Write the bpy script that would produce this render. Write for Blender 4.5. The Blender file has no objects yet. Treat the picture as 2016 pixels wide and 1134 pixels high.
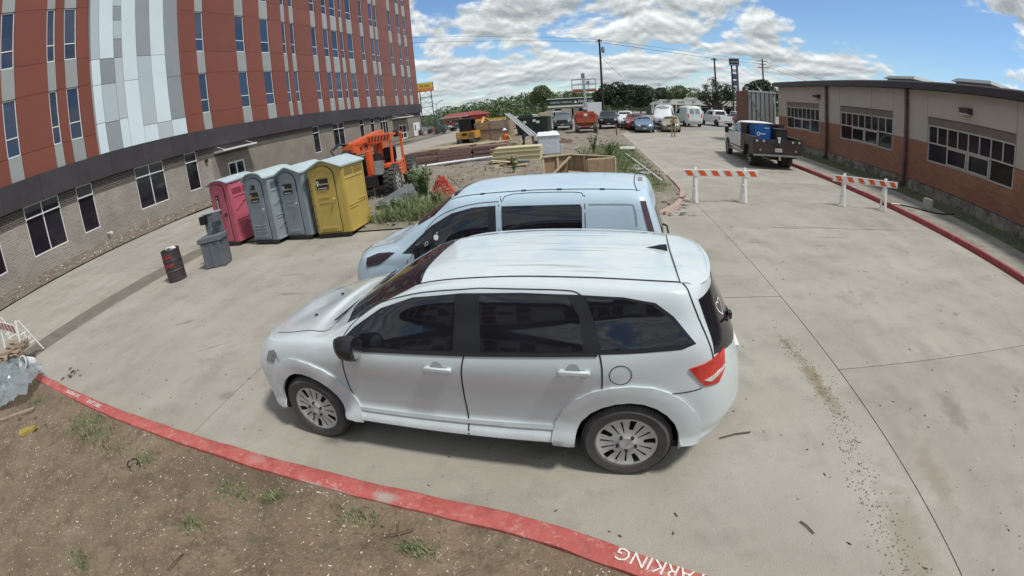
import bpy, bmesh, math, random
from mathutils import Vector, Matrix, noise as mnoise
from mathutils.bvhtree import BVHTree
from mathutils.geometry import delaunay_2d_cdt
sin, cos, pi, R = math.sin, math.cos, math.pi, math.radians
C = bpy.context.scene
COL = C.collection
random.seed(7)

# ------------------------------------------------------------------ camera (wide security lens, real barrel projection)
K1, K3, PITCH, ROLL, YAW, CAM_H = 1.1254, 0.0208, 0.393, -0.0964, R(11.5), 2.8
def m3(*r): return Matrix(r)
_a = pi/2 - PITCH
CM = (m3((cos(YAW), -sin(YAW), 0), (sin(YAW), cos(YAW), 0), (0, 0, 1)) @
      m3((1, 0, 0), (0, cos(_a), -sin(_a)), (0, sin(_a), cos(_a))) @
      m3((cos(ROLL), -sin(ROLL), 0), (sin(ROLL), cos(ROLL), 0), (0, 0, 1))).to_4x4()
CM.translation = Vector((0, 0, CAM_H))
cam = bpy.data.cameras.new('camera')
cam_ob = bpy.data.objects.new('camera', cam); COL.objects.link(cam_ob)
cam_ob.matrix_world = CM; C.camera = cam_ob
C.render.engine = 'CYCLES'
cam.type = 'PANO'; cam.clip_start = 0.05; cam.clip_end = 3000
cam.sensor_width = 36; cam.sensor_fit = 'HORIZONTAL'
q = cam if hasattr(cam, 'fisheye_polynomial_k1') else cam.cycles
q.panorama_type = 'FISHEYE_LENS_POLYNOMIAL'
q.fisheye_fov = pi
q.fisheye_polynomial_k0 = 0; q.fisheye_polynomial_k1 = -K1/18; q.fisheye_polynomial_k2 = 0
q.fisheye_polynomial_k3 = -K3/18**3; q.fisheye_polynomial_k4 = 0
C.cycles.use_denoising = True
try: C.cycles.denoiser = 'OPENIMAGEDENOISE'
except Exception: pass
C.cycles.max_bounces = 6; C.cycles.transparent_max_bounces = 8
C.cycles.sample_clamp_indirect = 4
C.view_settings.view_transform = 'Standard'; C.view_settings.look = 'None'
C.view_settings.gamma = 1; C.view_settings.use_curve_mapping = False
C.view_settings.exposure = 1.05

# ------------------------------------------------------------------ world: daylight sky with broken cumulus
SKYB = [(31, 12, 7, 4.5, -.28), (40, 11.5, 8, 5.5, -.30), (47, 8.5, 6, 4, -.24), (25, 14.5, 4, 2.6, -.16), (-17, 14.5, 2.6, 3, -.22), (-3, 15.5, 7, 1.8, -.20), (-14, 7.5, 3, 1.2, -.12), (3, 7.2, 4, .8, -.10), (14, 12, 2.5, 2, -.14),
        (19.5, 9.0, 2.0, 2.0, -.14), (-20, 9, 2, 2.5, -.10), (-8, 11.5, 8, 3, .10), (8, 12, 8, 3, .12), (29, 6.0, 7, 2.2, .14), (56, 17, 9, 4, .20), (60, 8, 6, 4, .20),
        (0, 4.5, 26, 2.0, .08), (26, 20, 7, 2.0, .22), (38, 21, 6, 2.0, .16)]
SKYOFF = (3.7, 1.2, 0.4)
SUN_EL, SUN_AZ = R(60), R(110)          # azimuth from +Y towards +X
wd = bpy.data.worlds.new('World'); C.world = wd; wd.use_nodes = True
nt = wd.node_tree; N = nt.nodes; Lk = nt.links; N.clear()
def nd(t, **k):
    n = N.new(t)
    for a, b in k.items(): setattr(n, a, b)
    return n
def setin(n, i, v):
    if hasattr(v, 'is_output') or hasattr(v, 'links'): Lk.new(v, n.inputs[i])
    else: n.inputs[i].default_value = v
def ma(op, a, b=None, c=None, clamp=False):
    n = nd('ShaderNodeMath', operation=op); n.use_clamp = clamp
    setin(n, 0, a)
    if b is not None: setin(n, 1, b)
    if c is not None: setin(n, 2, c)
    return n.outputs[0]
def vm(op, a, b=None):
    n = nd('ShaderNodeVectorMath', operation=op); setin(n, 0, a)
    if b is not None:
        if op == 'SCALE': setin(n, 3, b)
        else: setin(n, 1, b)
    return n.outputs[0]
tc = nd('ShaderNodeTexCoord'); dirv = tc.outputs['Generated']
sp = nd('ShaderNodeSeparateXYZ'); Lk.new(dirv, sp.inputs[0])
dx, dy, dz = sp.outputs
az = ma('ARCTAN2', dx, dy); el = ma('ARCSINE', ma('MAXIMUM', dz, 0.0))
hor = ma('SQRT', ma('ADD', ma('MULTIPLY', dx, dx), ma('ADD', ma('MULTIPLY', dy, dy), 1e-4)))
cb = nd('ShaderNodeCombineXYZ')
Lk.new(ma('MULTIPLY', ma('DIVIDE', dx, hor), 7.0), cb.inputs[0]); Lk.new(ma('MULTIPLY', ma('DIVIDE', dy, hor), 7.0), cb.inputs[1])
Lk.new(ma('MULTIPLY', ma('LOGARITHM', ma('ADD', el, 0.075), math.e), 3.6), cb.inputs[2])
base = cb.outputs[0]
def dens(vec):
    a = nd('ShaderNodeTexNoise'); a.inputs['Scale'].default_value = 1.0; a.inputs['Detail'].default_value = 6
    a.inputs['Roughness'].default_value = 0.56; a.inputs['Distortion'].default_value = 0.25
    Lk.new(vm('ADD', vec, SKYOFF), a.inputs['Vector'])
    return a.outputs[0]
n0 = dens(base); n1 = dens(vm('ADD', base, (0, 0, .15)))
vz = nd('ShaderNodeTexVoronoi'); vz.inputs['Scale'].default_value = 3.2; vz.feature = 'SMOOTH_F1'; vz.inputs['Smoothness'].default_value = 0.35
Lk.new(base, vz.inputs['Vector'])
d0 = ma('SUBTRACT', ma('ADD', n0, 0.09), ma('MULTIPLY', vz.outputs['Distance'], 0.15))
# where the photograph's large clouds and blue gaps lie: (azimuth, elevation, half-widths, weight) in degrees
def blob(a0, e0, wa, we, w):
    u = ma('DIVIDE', ma('SUBTRACT', az, R(a0)), R(wa)); v = ma('DIVIDE', ma('SUBTRACT', el, R(e0)), R(we))
    r2 = ma('ADD', ma('MULTIPLY', u, u), ma('MULTIPLY', v, v))
    return ma('MULTIPLY', ma('EXPONENT', ma('MULTIPLY', r2, -1.0)), w)
bias = None
for bb in SKYB:
    t_ = blob(*bb); bias = t_ if bias is None else ma('ADD', bias, t_)
dd = ma('ADD', d0, bias)
mr = nd('ShaderNodeMapRange'); mr.interpolation_type = 'SMOOTHSTEP'
Lk.new(dd, mr.inputs[0]); mr.inputs[1].default_value = 0.415; mr.inputs[2].default_value = 0.54
mask = mr.outputs[0]
lum = ma('ADD', 0.56, ma('MULTIPLY', ma('SUBTRACT', n0, n1), 3.2))
thick = nd('ShaderNodeMapRange'); Lk.new(dd, thick.inputs[0]); thick.inputs[1].default_value = .44; thick.inputs[2].default_value = .80
thick.inputs[3].default_value = .14; thick.inputs[4].default_value = -.12
lum = ma('ADD', lum, thick.outputs[0]); lum = ma('MINIMUM', ma('MAXIMUM', lum, 0.30), 0.95)
cr = nd('ShaderNodeValToRGB'); Lk.new(lum, cr.inputs[0])
cr.color_ramp.elements[0].position = .28; cr.color_ramp.elements[0].color = (.30, .34, .36, 1)
cr.color_ramp.elements[1].position = .95; cr.color_ramp.elements[1].color = (.90, .93, .93, 1)
e_ = cr.color_ramp.elements.new(.56); e_.color = (.52, .56, .57, 1)
sky = nd('ShaderNodeTexSky'); sky.sky_type = 'NISHITA'; sky.sun_disc = False
sky.sun_elevation = SUN_EL; sky.sun_rotation = SUN_AZ
sky.air_density = 1.0; sky.dust_density = 0.35; sky.ozone_density = 4.0
b1 = nd('ShaderNodeBackground'); sm = nd('ShaderNodeMixRGB'); sm.blend_type = 'MULTIPLY'; sm.inputs[0].default_value = 1; Lk.new(sky.outputs[0], sm.inputs[1]); sm.inputs[2].default_value = (.86, .97, 1.04, 1); Lk.new(sm.outputs[0], b1.inputs[0]); b1.inputs[1].default_value = 0.064
b2 = nd('ShaderNodeBackground'); Lk.new(cr.outputs[0], b2.inputs[0]); b2.inputs[1].default_value = 0.54
hz = ma('MULTIPLY', ma('EXPONENT', ma('MULTIPLY', el, -20.0)), 0.6)
hb = nd('ShaderNodeMixRGB'); Lk.new(hz, hb.inputs[0]); Lk.new(cr.outputs[0], hb.inputs[1]); hb.inputs[2].default_value = (.44, .53, .57, 1); Lk.new(hb.outputs[0], b2.inputs[0])
mask = ma('MAXIMUM', mask, ma('MULTIPLY', ma('EXPONENT', ma('MULTIPLY', el, -30.0)), 1.0))
mx = nd('ShaderNodeMixShader'); Lk.new(mask, mx.inputs[0]); Lk.new(b1.outputs[0], mx.inputs[1]); Lk.new(b2.outputs[0], mx.inputs[2])
wo = nd('ShaderNodeOutputWorld'); Lk.new(mx.outputs[0], wo.inputs[0])

sd = bpy.data.lights.new('sun', 'SUN'); sd.energy = 1.65; sd.angle = R(8); sd.color = (1, .965, .91)
so = bpy.data.objects.new('sun', sd); COL.objects.link(so)
_s = Vector((sin(SUN_AZ)*cos(SUN_EL), cos(SUN_AZ)*cos(SUN_EL), sin(SUN_EL)))
wd.cycles.sampling_method = 'MANUAL'; wd.cycles.sample_map_resolution = 512
so.rotation_euler = _s.to_track_quat('Z', 'Y').to_euler(); so.location = _s*60

# ------------------------------------------------------------------ materials
MATS = {}
def mat(name, col, rough=.7, metal=0., var=.12, scale=3., col2=None, bump=0., bscale=60., coat=0., speck=None, spec=.5, alpha=1., emit=None, stretch=None, obrand=0.):
    if name in MATS: return MATS[name]
    m = bpy.data.materials.new(name); m.use_nodes = True; MATS[name] = m
    t = m.node_tree; n = t.nodes; l = t.links; p = n['Principled BSDF']
    p.inputs['Roughness'].default_value = rough; p.inputs['Metallic'].default_value = metal
    p.inputs['Specular IOR Level'].default_value = spec
    if coat: p.inputs['Coat Weight'].default_value = coat; p.inputs['Coat Roughness'].default_value = .06
    if alpha < 1: p.inputs['Alpha'].default_value = alpha
    if emit: p.inputs['Emission Color'].default_value = (*emit[0], 1); p.inputs['Emission Strength'].default_value = emit[1]
    tx = n.new('ShaderNodeTexCoord'); vec = tx.outputs['Object']
    if stretch:
        mp = n.new('ShaderNodeMapping'); mp.inputs['Scale'].default_value = stretch; l.new(vec, mp.inputs[0]); vec = mp.outputs[0]
    nz = n.new('ShaderNodeTexNoise'); nz.inputs['Scale'].default_value = scale; nz.inputs['Detail'].default_value = 8; nz.inputs['Roughness'].default_value = .62
    l.new(vec, nz.inputs['Vector'])
    rp = n.new('ShaderNodeValToRGB'); l.new(nz.outputs[0], rp.inputs[0])
    c2 = col2 or tuple(min(1, c*(1+var)) for c in col)
    c1 = col if col2 else tuple(c*(1-var) for c in col)
    rp.color_ramp.elements[0].position = .32; rp.color_ramp.elements[0].color = (*c1, 1)
    rp.color_ramp.elements[1].position = .68; rp.color_ramp.elements[1].color = (*c2, 1)
    out = rp.outputs[0]
    if speck:
        sc_, th, scol = speck
        vz = n.new('ShaderNodeTexNoise'); vz.inputs['Scale'].default_value = sc_; vz.inputs['Detail'].default_value = 4; vz.inputs['Roughness'].default_value = .7
        l.new(vec, vz.inputs['Vector'])
        mrn = n.new('ShaderNodeMapRange'); l.new(vz.outputs[0], mrn.inputs[0]); mrn.inputs[1].default_value = th; mrn.inputs[2].default_value = th+.05
        mxn = n.new('ShaderNodeMixRGB'); l.new(mrn.outputs[0], mxn.inputs[0]); l.new(out, mxn.inputs[1]); mxn.inputs[2].default_value = (*scol, 1)
        out = mxn.outputs[0]
    if obrand:
        oi = n.new('ShaderNodeObjectInfo'); mr2 = n.new('ShaderNodeMapRange'); l.new(oi.outputs['Random'], mr2.inputs[0])
        mr2.inputs[3].default_value = 1-obrand; mr2.inputs[4].default_value = 1+obrand
        hs = n.new('ShaderNodeHueSaturation'); l.new(out, hs.inputs['Color']); l.new(mr2.outputs[0], hs.inputs['Value']); out = hs.outputs[0]
    l.new(out, p.inputs['Base Color'])
    if bump:
        bz = n.new('ShaderNodeTexNoise'); bz.inputs['Scale'].default_value = bscale; bz.inputs['Detail'].default_value = 6; l.new(vec, bz.inputs['Vector'])
        bn = n.new('ShaderNodeBump'); bn.inputs['Strength'].default_value = bump; bn.inputs['Distance'].default_value = .02
        l.new(bz.outputs[0], bn.inputs['Height']); l.new(bn.outputs[0], p.inputs['Normal'])
    return m

def nodes_of(m):
    t = m.node_tree; return t.nodes, t.links, t.nodes['Principled BSDF']
def basecol_link(m): return m.node_tree.nodes['Principled BSDF'].inputs['Base Color'].links[0].from_socket
def overlay(m, maskfn, col, fac=1.):
    """mix col over the base colour where maskfn(nodes, links) -> 0..1 socket says (stains, paint chips, mortar)"""
    n, l, p = nodes_of(m); src = basecol_link(m); k = maskfn(n, l)
    if fac != 1:
        f = n.new('ShaderNodeMath'); f.operation = 'MULTIPLY'; l.new(k, f.inputs[0]); f.inputs[1].default_value = fac; k = f.outputs[0]
    x = n.new('ShaderNodeMixRGB'); l.new(k, x.inputs[0]); l.new(src, x.inputs[1]); x.inputs[2].default_value = (*col, 1)
    l.new(x.outputs[0], p.inputs['Base Color'])
def noisemask(scale, lo, hi, detail=6, rough=.6, stretch=None, off=(0, 0, 0), dist=0.):
    def f(n, l):
        tx = n.new('ShaderNodeTexCoord'); mp = n.new('ShaderNodeMapping'); l.new(tx.outputs['Object'], mp.inputs[0])
        if stretch: mp.inputs['Scale'].default_value = stretch
        mp.inputs['Location'].default_value = off
        z = n.new('ShaderNodeTexNoise'); z.inputs['Scale'].default_value = scale; z.inputs['Detail'].default_value = detail
        z.inputs['Roughness'].default_value = rough; z.inputs['Distortion'].default_value = dist; l.new(mp.outputs[0], z.inputs['Vector'])
        r = n.new('ShaderNodeMapRange'); l.new(z.outputs[0], r.inputs[0]); r.inputs[1].default_value = lo; r.inputs[2].default_value = hi
        return r.outputs[0]
    return f
def spots(lst):
    """soft ellipses in object x,y: (x, y, rx, ry, angle deg) roughened by noise"""
    def f(n, l):
        tx = n.new('ShaderNodeTexCoord'); tot = None
        z = n.new('ShaderNodeTexNoise'); z.inputs['Scale'].default_value = 7; z.inputs['Detail'].default_value = 7; l.new(tx.outputs['Object'], z.inputs['Vector'])
        for (x, y, rx, ry, a) in lst:
            mp = n.new('ShaderNodeMapping'); mp.vector_type = 'TEXTURE'; l.new(tx.outputs['Object'], mp.inputs[0])
            mp.inputs['Location'].default_value = (x, y, 0); mp.inputs['Rotation'].default_value = (0, 0, R(a)); mp.inputs['Scale'].default_value = (rx, ry, 50)
            g = n.new('ShaderNodeTexGradient'); g.gradient_type = 'SPHERICAL'; l.new(mp.outputs[0], g.inputs[0])
            if tot is None: tot = g.outputs[1]
            else:
                mxx = n.new('ShaderNodeMath'); mxx.operation = 'MAXIMUM'; l.new(tot, mxx.inputs[0]); l.new(g.outputs[1], mxx.inputs[1]); tot = mxx.outputs[0]
        s = n.new('ShaderNodeMath'); s.operation = 'MULTIPLY_ADD'; l.new(z.outputs[0], s.inputs[0]); s.inputs[1].default_value = 1.4; s.inputs[2].default_value = -.95
        ad = n.new('ShaderNodeMath'); ad.operation = 'ADD'; l.new(s.outputs[0], ad.inputs[0]); l.new(tot, ad.inputs[1])
        r = n.new('ShaderNodeMapRange'); l.new(ad.outputs[0], r.inputs[0]); r.inputs[1].default_value = .0; r.inputs[2].default_value = .55
        ml = n.new('ShaderNodeMath'); ml.operation = 'MULTIPLY'; l.new(r.outputs[0], ml.inputs[0])
        st = n.new('ShaderNodeMapRange'); l.new(tot, st.inputs[0]); st.inputs[1].default_value = 0; st.inputs[2].default_value = .15
        l.new(st.outputs[0], ml.inputs[1])
        return ml.outputs[0]
    return f

# ------------------------------------------------------------------ mesh helpers
class MB:
    def __init__(s): s.v = []; s.f = []; s.m = []; s.M = None
    def add(s, vs, fs, m=0):
        o = len(s.v)
        for v in vs:
            v = Vector(v)
            s.v.append(tuple(s.M @ v) if s.M is not None else tuple(v))
        for f in fs: s.f.append([o+i for i in f]); s.m.append(m)
        return s
    def box(s, x0, x1, y0, y1, z0, z1, m=0):
        return s.add([(x0,y0,z0),(x1,y0,z0),(x1,y1,z0),(x0,y1,z0),(x0,y0,z1),(x1,y0,z1),(x1,y1,z1),(x0,y1,z1)],
                     [(3,2,1,0),(4,5,6,7),(0,1,5,4),(1,2,6,5),(2,3,7,6),(3,0,4,7)], m)
    def cbox(s, c, d, rz=0, ry=0, rx=0, m=0):
        M = Matrix.Translation(c) @ Matrix.Rotation(rz, 4, 'Z') @ Matrix.Rotation(ry, 4, 'Y') @ Matrix.Rotation(rx, 4, 'X')
        x, y, z = d[0]/2, d[1]/2, d[2]/2
        vs = [M @ Vector(v) for v in [(-x,-y,-z),(x,-y,-z),(x,y,-z),(-x,y,-z),(-x,-y,z),(x,-y,z),(x,y,z),(-x,y,z)]]
        return s.add(vs, [(3,2,1,0),(4,5,6,7),(0,1,5,4),(1,2,6,5),(2,3,7,6),(3,0,4,7)], m)
    def tube(s, a, b, r, r2=None, n=8, m=0, cap=True):
        a = Vector(a); b = Vector(b); r2 = r if r2 is None else r2
        d = (b-a).normalized(); u = d.orthogonal().normalized(); w = d.cross(u)
        vs = [a+(u*cos(2*pi*i/n)+w*sin(2*pi*i/n))*r for i in range(n)] + [b+(u*cos(2*pi*i/n)+w*sin(2*pi*i/n))*r2 for i in range(n)]
        fs = [(i, (i+1) % n, n+(i+1) % n, n+i) for i in range(n)]
        if cap: fs += [tuple(range(n))[::-1], tuple(range(n, 2*n))]
        return s.add(vs, fs, m)
    def path(s, pts, r, n=6, m=0):
        for a, b in zip(pts, pts[1:]): s.tube(a, b, r, n=n, m=m)
        return s
    def bar(s, a, b, w, h, m=0, up=(0, 0, 1)):
        a = Vector(a); b = Vector(b); d = (b-a).normalized(); u = Vector(up)
        if abs(d.dot(u)) > .98: u = Vector((1, 0, 0))
        x = d.cross(u).normalized(); z = x.cross(d).normalized()
        vs = [p+x*i*w/2+z*j*h/2 for p in (a, b) for i, j in ((-1,-1),(1,-1),(1,1),(-1,1))]
        return s.add(vs, [(0,1,2,3),(7,6,5,4),(0,4,5,1),(1,5,6,2),(2,6,7,3),(3,7,4,0)], m)
    def prism(s, poly, z0, z1, m=0, axis='Z'):
        n = len(poly)
        P = {'Z': lambda p, z: (p[0], p[1], z), 'Y': lambda p, z: (p[0], z, p[1]), 'X': lambda p, z: (z, p[0], p[1])}[axis]
        vs = [P(p, z0) for p in poly]+[P(p, z1) for p in poly]
        return s.add(vs, [tuple(range(n))[::-1], tuple(range(n, 2*n))]+[(i, (i+1) % n, n+(i+1) % n, n+i) for i in range(n)], m)
    def lathe(s, prof, n=24, m=0, axis='Z', c=(0, 0, 0)):
        vs = []; fs = []
        for i in range(n):
            a = 2*pi*i/n
            for r, z in prof:
                p = {'Z': (r*cos(a), r*sin(a), z), 'Y': (r*cos(a), z, r*sin(a)), 'X': (z, r*cos(a), r*sin(a))}[axis]
                vs.append((p[0]+c[0], p[1]+c[1], p[2]+c[2]))
        k = len(prof)
        for i in range(n):
            j = (i+1) % n
            for t in range(k-1): fs.append((i*k+t, j*k+t, j*k+t+1, i*k+t+1))
        return s.add(vs, fs, m)
    def mesh(s, name, mats, smooth=None, bevel=0):
        me = bpy.data.meshes.new(name); me.from_pydata(s.v, [], s.f)
        for mm in mats: me.materials.append(mm)
        if len(mats) > 1: me.polygons.foreach_set('material_index', s.m)
        me.update()
        bm = bmesh.new(); bm.from_mesh(me)
        bmesh.ops.recalc_face_normals(bm, faces=bm.faces)
        if bevel:
            bmesh.ops.remove_doubles(bm, verts=bm.verts, dist=1e-5)
            bmesh.ops.bevel(bm, geom=[e for e in bm.edges if len(e.link_faces) == 2 and e.calc_face_angle(0) > .6], offset=bevel, segments=2 if bevel > .008 else 1, affect='EDGES', clamp_overlap=True)
        bm.to_mesh(me); bm.free()
        if smooth is not None: smooth_mesh(me, smooth)
        return me
    def build(s, name, mats, parent=None, w=False, smooth=None, bevel=0, loc=None):
        if not isinstance(mats, (list, tuple)): mats = [mats]
        return link(name, s.mesh(name, mats, smooth, bevel), parent, w, loc)
def smooth_mesh(me, ang=35):
    me.polygons.foreach_set('use_smooth', [True]*len(me.polygons))
    me.set_sharp_from_angle(angle=R(ang))
def link(name, data, parent=None, w=False, loc=None, rz=0):
    o = bpy.data.objects.new(name, data); COL.objects.link(o)
    if parent is not None:
        o.parent = parent
        if w: o.location = -parent.location
    if loc is not None: o.location = Vector(loc) - (parent.location if (w and parent is not None) else Vector((0, 0, 0)))
    if rz: o.rotation_euler.z = rz
    return o
def thing(name, label, cat, loc=(0, 0, 0), rz=0, group=None):
    o = bpy.data.objects.new(name, None); COL.objects.link(o); o.location = loc; o.rotation_euler.z = rz
    o.empty_display_size = .2
    return tag(o, label, cat, group)
def tag(o, label, cat, group=None):
    o['label'] = label; o['category'] = cat
    if group: o['group'] = group
    return o
def struct(o): o['kind'] = 'structure'; return o
def stuff(o): o['kind'] = 'stuff'; return o
def dup(root, loc, rz=None, label=None, group=None, parent=None):
    c = root.copy(); COL.objects.link(c); c.location = loc
    if rz is not None: c.rotation_euler.z = rz
    if label: c['label'] = label
    if group: c['group'] = group
    if parent is not None: c.parent = parent
    def rec(a, b):
        for ch in list(a.children):
            k = ch.copy(); COL.objects.link(k); k.parent = b; rec(ch, k)
    rec(root, c)
    return c
def text_mesh(name, s, size, m, parent=None, M=None, extrude=.003, align='CENTER', sx=1.):
    cu = bpy.data.curves.new(name, 'FONT'); cu.body = s; cu.size = size; cu.extrude = extrude; cu.align_x = align; cu.align_y = 'CENTER'; cu.resolution_u = 2
    o = bpy.data.objects.new('tmp', cu); COL.objects.link(o)
    me = bpy.data.meshes.new_from_object(o.evaluated_get(bpy.context.evaluated_depsgraph_get()))
    bpy.data.objects.remove(o); bpy.data.curves.remove(cu)
    if sx != 1: me.transform(Matrix.Diagonal((sx, 1, 1, 1)))
    if M is not None: me.transform(M)
    me.name = name; me.materials.clear(); me.materials.append(m)
    return link(name, me, parent)
def frameM(o, x, y):
    """matrix whose X and Y axes are x, y (text right and text up), origin o"""
    x = Vector(x).normalized(); y = Vector(y).normalized(); z = x.cross(y); y = z.cross(x)
    M = Matrix((x, y, z)).transposed().to_4x4(); M.translation = Vector(o); return M
def azel(az, dist, z=0.):
    return Vector((dist*sin(R(az)), dist*cos(R(az)), z))
# ------------------------------------------------------------------ palette
CONC = mat('concrete', (.270,.248,.205), rough=.9, scale=.75, col2=(.340,.316,.265), bump=.35, bscale=70, obrand=.045, speck=(23, .66, (.17,.155,.135)))
overlay(CONC, noisemask(1.6, .50, .78, 9, .7), (.19,.17,.14), .75)
overlay(CONC, noisemask(.9, .55, .72, 9, .65, stretch=(1, .35, 1), off=(0, 7, 0)), (.215,.19,.155), .7)
overlay(CONC, noisemask(.35, .52, .75, 5, .5, off=(4, 2, 0)), (.40,.385,.35), .5)
overlay(CONC, noisemask(34, .63, .68, 5, .75), (.10,.09,.08), .8)
overlay(CONC, noisemask(8, .55, .75, 9, .8, off=(5, 5, 0)), (.40,.385,.35), .45)
overlay(CONC, spots([(2.5,3.8,.16,1.0,2),(2.42,4.7,.08,.35,5)]), (.20,.165,.105), .9)
overlay(CONC, spots([(2.55,1.6,.42,1.3,-8),(3.2,2.2,.25,1.0,-12),(2.75,-.2,.5,1.6,-6)]), (.225,.19,.14), .6)
overlay(CONC, spots([(-5.7,6.55,.75,.10,-3),(-4.5,3.3,.22,.20,20),(-6.4,7.6,.5,.08,10),(-.4,2.95,.35,.16,5),(5.5,9.2,.6,.07,0),(4.9,8.6,.3,.10,0),(-1.9,3.6,3.6,.55,-4),(8,18.6,1.6,.3,0),(5.2,7.1,.10,.08,0),(6.1,5.2,.14,.10,30),(4.3,6.2,.09,.12,0),(7.2,8.2,.12,.08,0),(5.6,3.1,.12,.16,10),(4.1,3.0,.25,.6,-15),(6.8,12.6,.4,.12,20),(3.5,8.8,.5,.06,0),(-7.6,5.2,.5,.12,35),(-8.9,6.9,.3,.06,20),(-5.9,4.4,.6,.05,40),(4.4,26,.15,1.5,35),(5.3,10.05,1.2,.06,0)]), (.175,.16,.14), .7)
DIRT = mat('dirt', (.135,.095,.058), rough=1, scale=1.6, col2=(.225,.17,.112), bump=.9, bscale=35, speck=(45, .64, (.42,.39,.34)))
overlay(DIRT, noisemask(.8, .50, .66, 8, .65), (.085,.060,.036), .8)
overlay(DIRT, noisemask(4, .50, .62, 9, .75, off=(2, 2, 0)), (.10,.072,.045), .75)
overlay(DIRT, noisemask(2.2, .55, .68, 9, .75, off=(7, 2, 0)), (.26,.215,.155), .6)
overlay(DIRT, noisemask(22, .58, .64, 7, .75), (.34,.295,.225), .6)
overlay(DIRT, noisemask(30, .58, .64, 7, .75, off=(3, 9, 0)), (.06,.042,.028), .7)
overlay(DIRT, noisemask(5, .60, .72, 6, .6, off=(9, 1, 0)), (.085,.095,.045), .7)
RUBBLE = mat('dirt_rubble', (.155,.128,.098), rough=1, scale=1.1, col2=(.265,.23,.185), bump=1, bscale=22, speck=(20, .62, (.46,.43,.38)))
overlay(RUBBLE, noisemask(2.2, .56, .66, 8, .65, stretch=(.5, 1.6, 1)), (.13,.105,.075), .85)
overlay(RUBBLE, spots([(1.3,22,1.6,8,3),(1.6,16.5,1.5,4,10),(-5.2,12,1.8,1.8,0)]), (.085,.12,.04), .95)
SITED = mat('trench_soil', (.115,.088,.062), rough=1, scale=1.4, col2=(.20,.165,.125), bump=1, bscale=15)
overlay(SITED, noisemask(2, .52, .62, 9, .8), (.075,.055,.04), .8)
MUD = mat('mud', (.125,.108,.085), rough=.75, scale=2.5, col2=(.185,.165,.132), bump=.3, bscale=30)
CURBRED = mat('red_kerb_paint', (.36,.066,.055), rough=.8, scale=6, col2=(.43,.12,.10), bump=.35, bscale=45)
overlay(CURBRED, noisemask(11, .545, .60, 9, .85, off=(3, 0, 0)), (.46,.27,.235), .75)
overlay(CURBRED, noisemask(3, .52, .62, 8, .8, off=(1, 5, 0)), (.25,.06,.055), .55)
overlay(CURBRED, noisemask(5, .63, .655, 9, .8, off=(8, 3, 0)), (.36,.34,.30), .95)
overlay(CURBRED, noisemask(1.4, .60, .66, 8, .7), (.44,.22,.20), .6)
overlay(CURBRED, spots([(-1.62,2.10,.17,.11,-8),(-2.2,2.08,.45,.04,-5),(-.9,1.90,.3,.03,-15)]), (.33,.30,.265), .9)
CURBRED2 = mat('dull_red_kerb_paint', (.25,.040,.042), rough=.8, scale=4, col2=(.33,.08,.075), bump=.35, bscale=45)
overlay(CURBRED2, noisemask(7, .58, .64, 9, .85), (.36,.27,.24), .8)
PINKCURB = mat('faded_red_kerb_paint', (.33,.215,.18), rough=.85, scale=3, col2=(.38,.31,.265), bump=.3)
CONC2 = mat('plain_concrete', (.29,.28,.25), rough=.9, scale=2, col2=(.38,.365,.33), bump=.3, bscale=60, obrand=.05, speck=(9, .66, (.2,.19,.17)))
PAVE = mat('dirty_pavement', (.215,.195,.16), rough=.95, scale=1.2, col2=(.30,.28,.24), bump=.4, bscale=40, obrand=.06, speck=(12, .60, (.13,.115,.09)))
overlay(PAVE, noisemask(1.4, .50, .66, 9, .7), (.15,.13,.10), .8)
GRASSG = mat('short_grass_soil', (.065,.075,.035), rough=1, scale=2, col2=(.13,.11,.07), bump=.8, bscale=40)
GRASS = mat('grass_blade', (.055,.095,.022), rough=.8, scale=1.5, col2=(.12,.16,.045))
GRASSW = mat('weed_grass_blade', (.085,.13,.04), rough=.8, scale=5, col2=(.24,.27,.13))
DRYGRASS = mat('dry_straw', (.30,.25,.15), rough=.9, scale=8, col2=(.42,.37,.25))
CHIP = mat('pale_gravel', (.44,.40,.33), rough=.9, scale=9, col2=(.66,.62,.55))
DARKBIT = mat('dark_debris', (.05,.042,.035), rough=.9, scale=9, col2=(.11,.09,.07))
FARG = mat('far_ground', (.15,.15,.09), rough=1, scale=.05, col2=(.22,.20,.15))
ASPH = mat('old_asphalt', (.20,.19,.175), rough=.95, scale=.3, col2=(.27,.26,.24), bump=.2)
WHITEP = mat('white_road_paint', (.66,.62,.58), rough=.8, scale=20, var=.1)
overlay(WHITEP, noisemask(30, .56, .62, 6, .7), (.42,.12,.11), .9)

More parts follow.
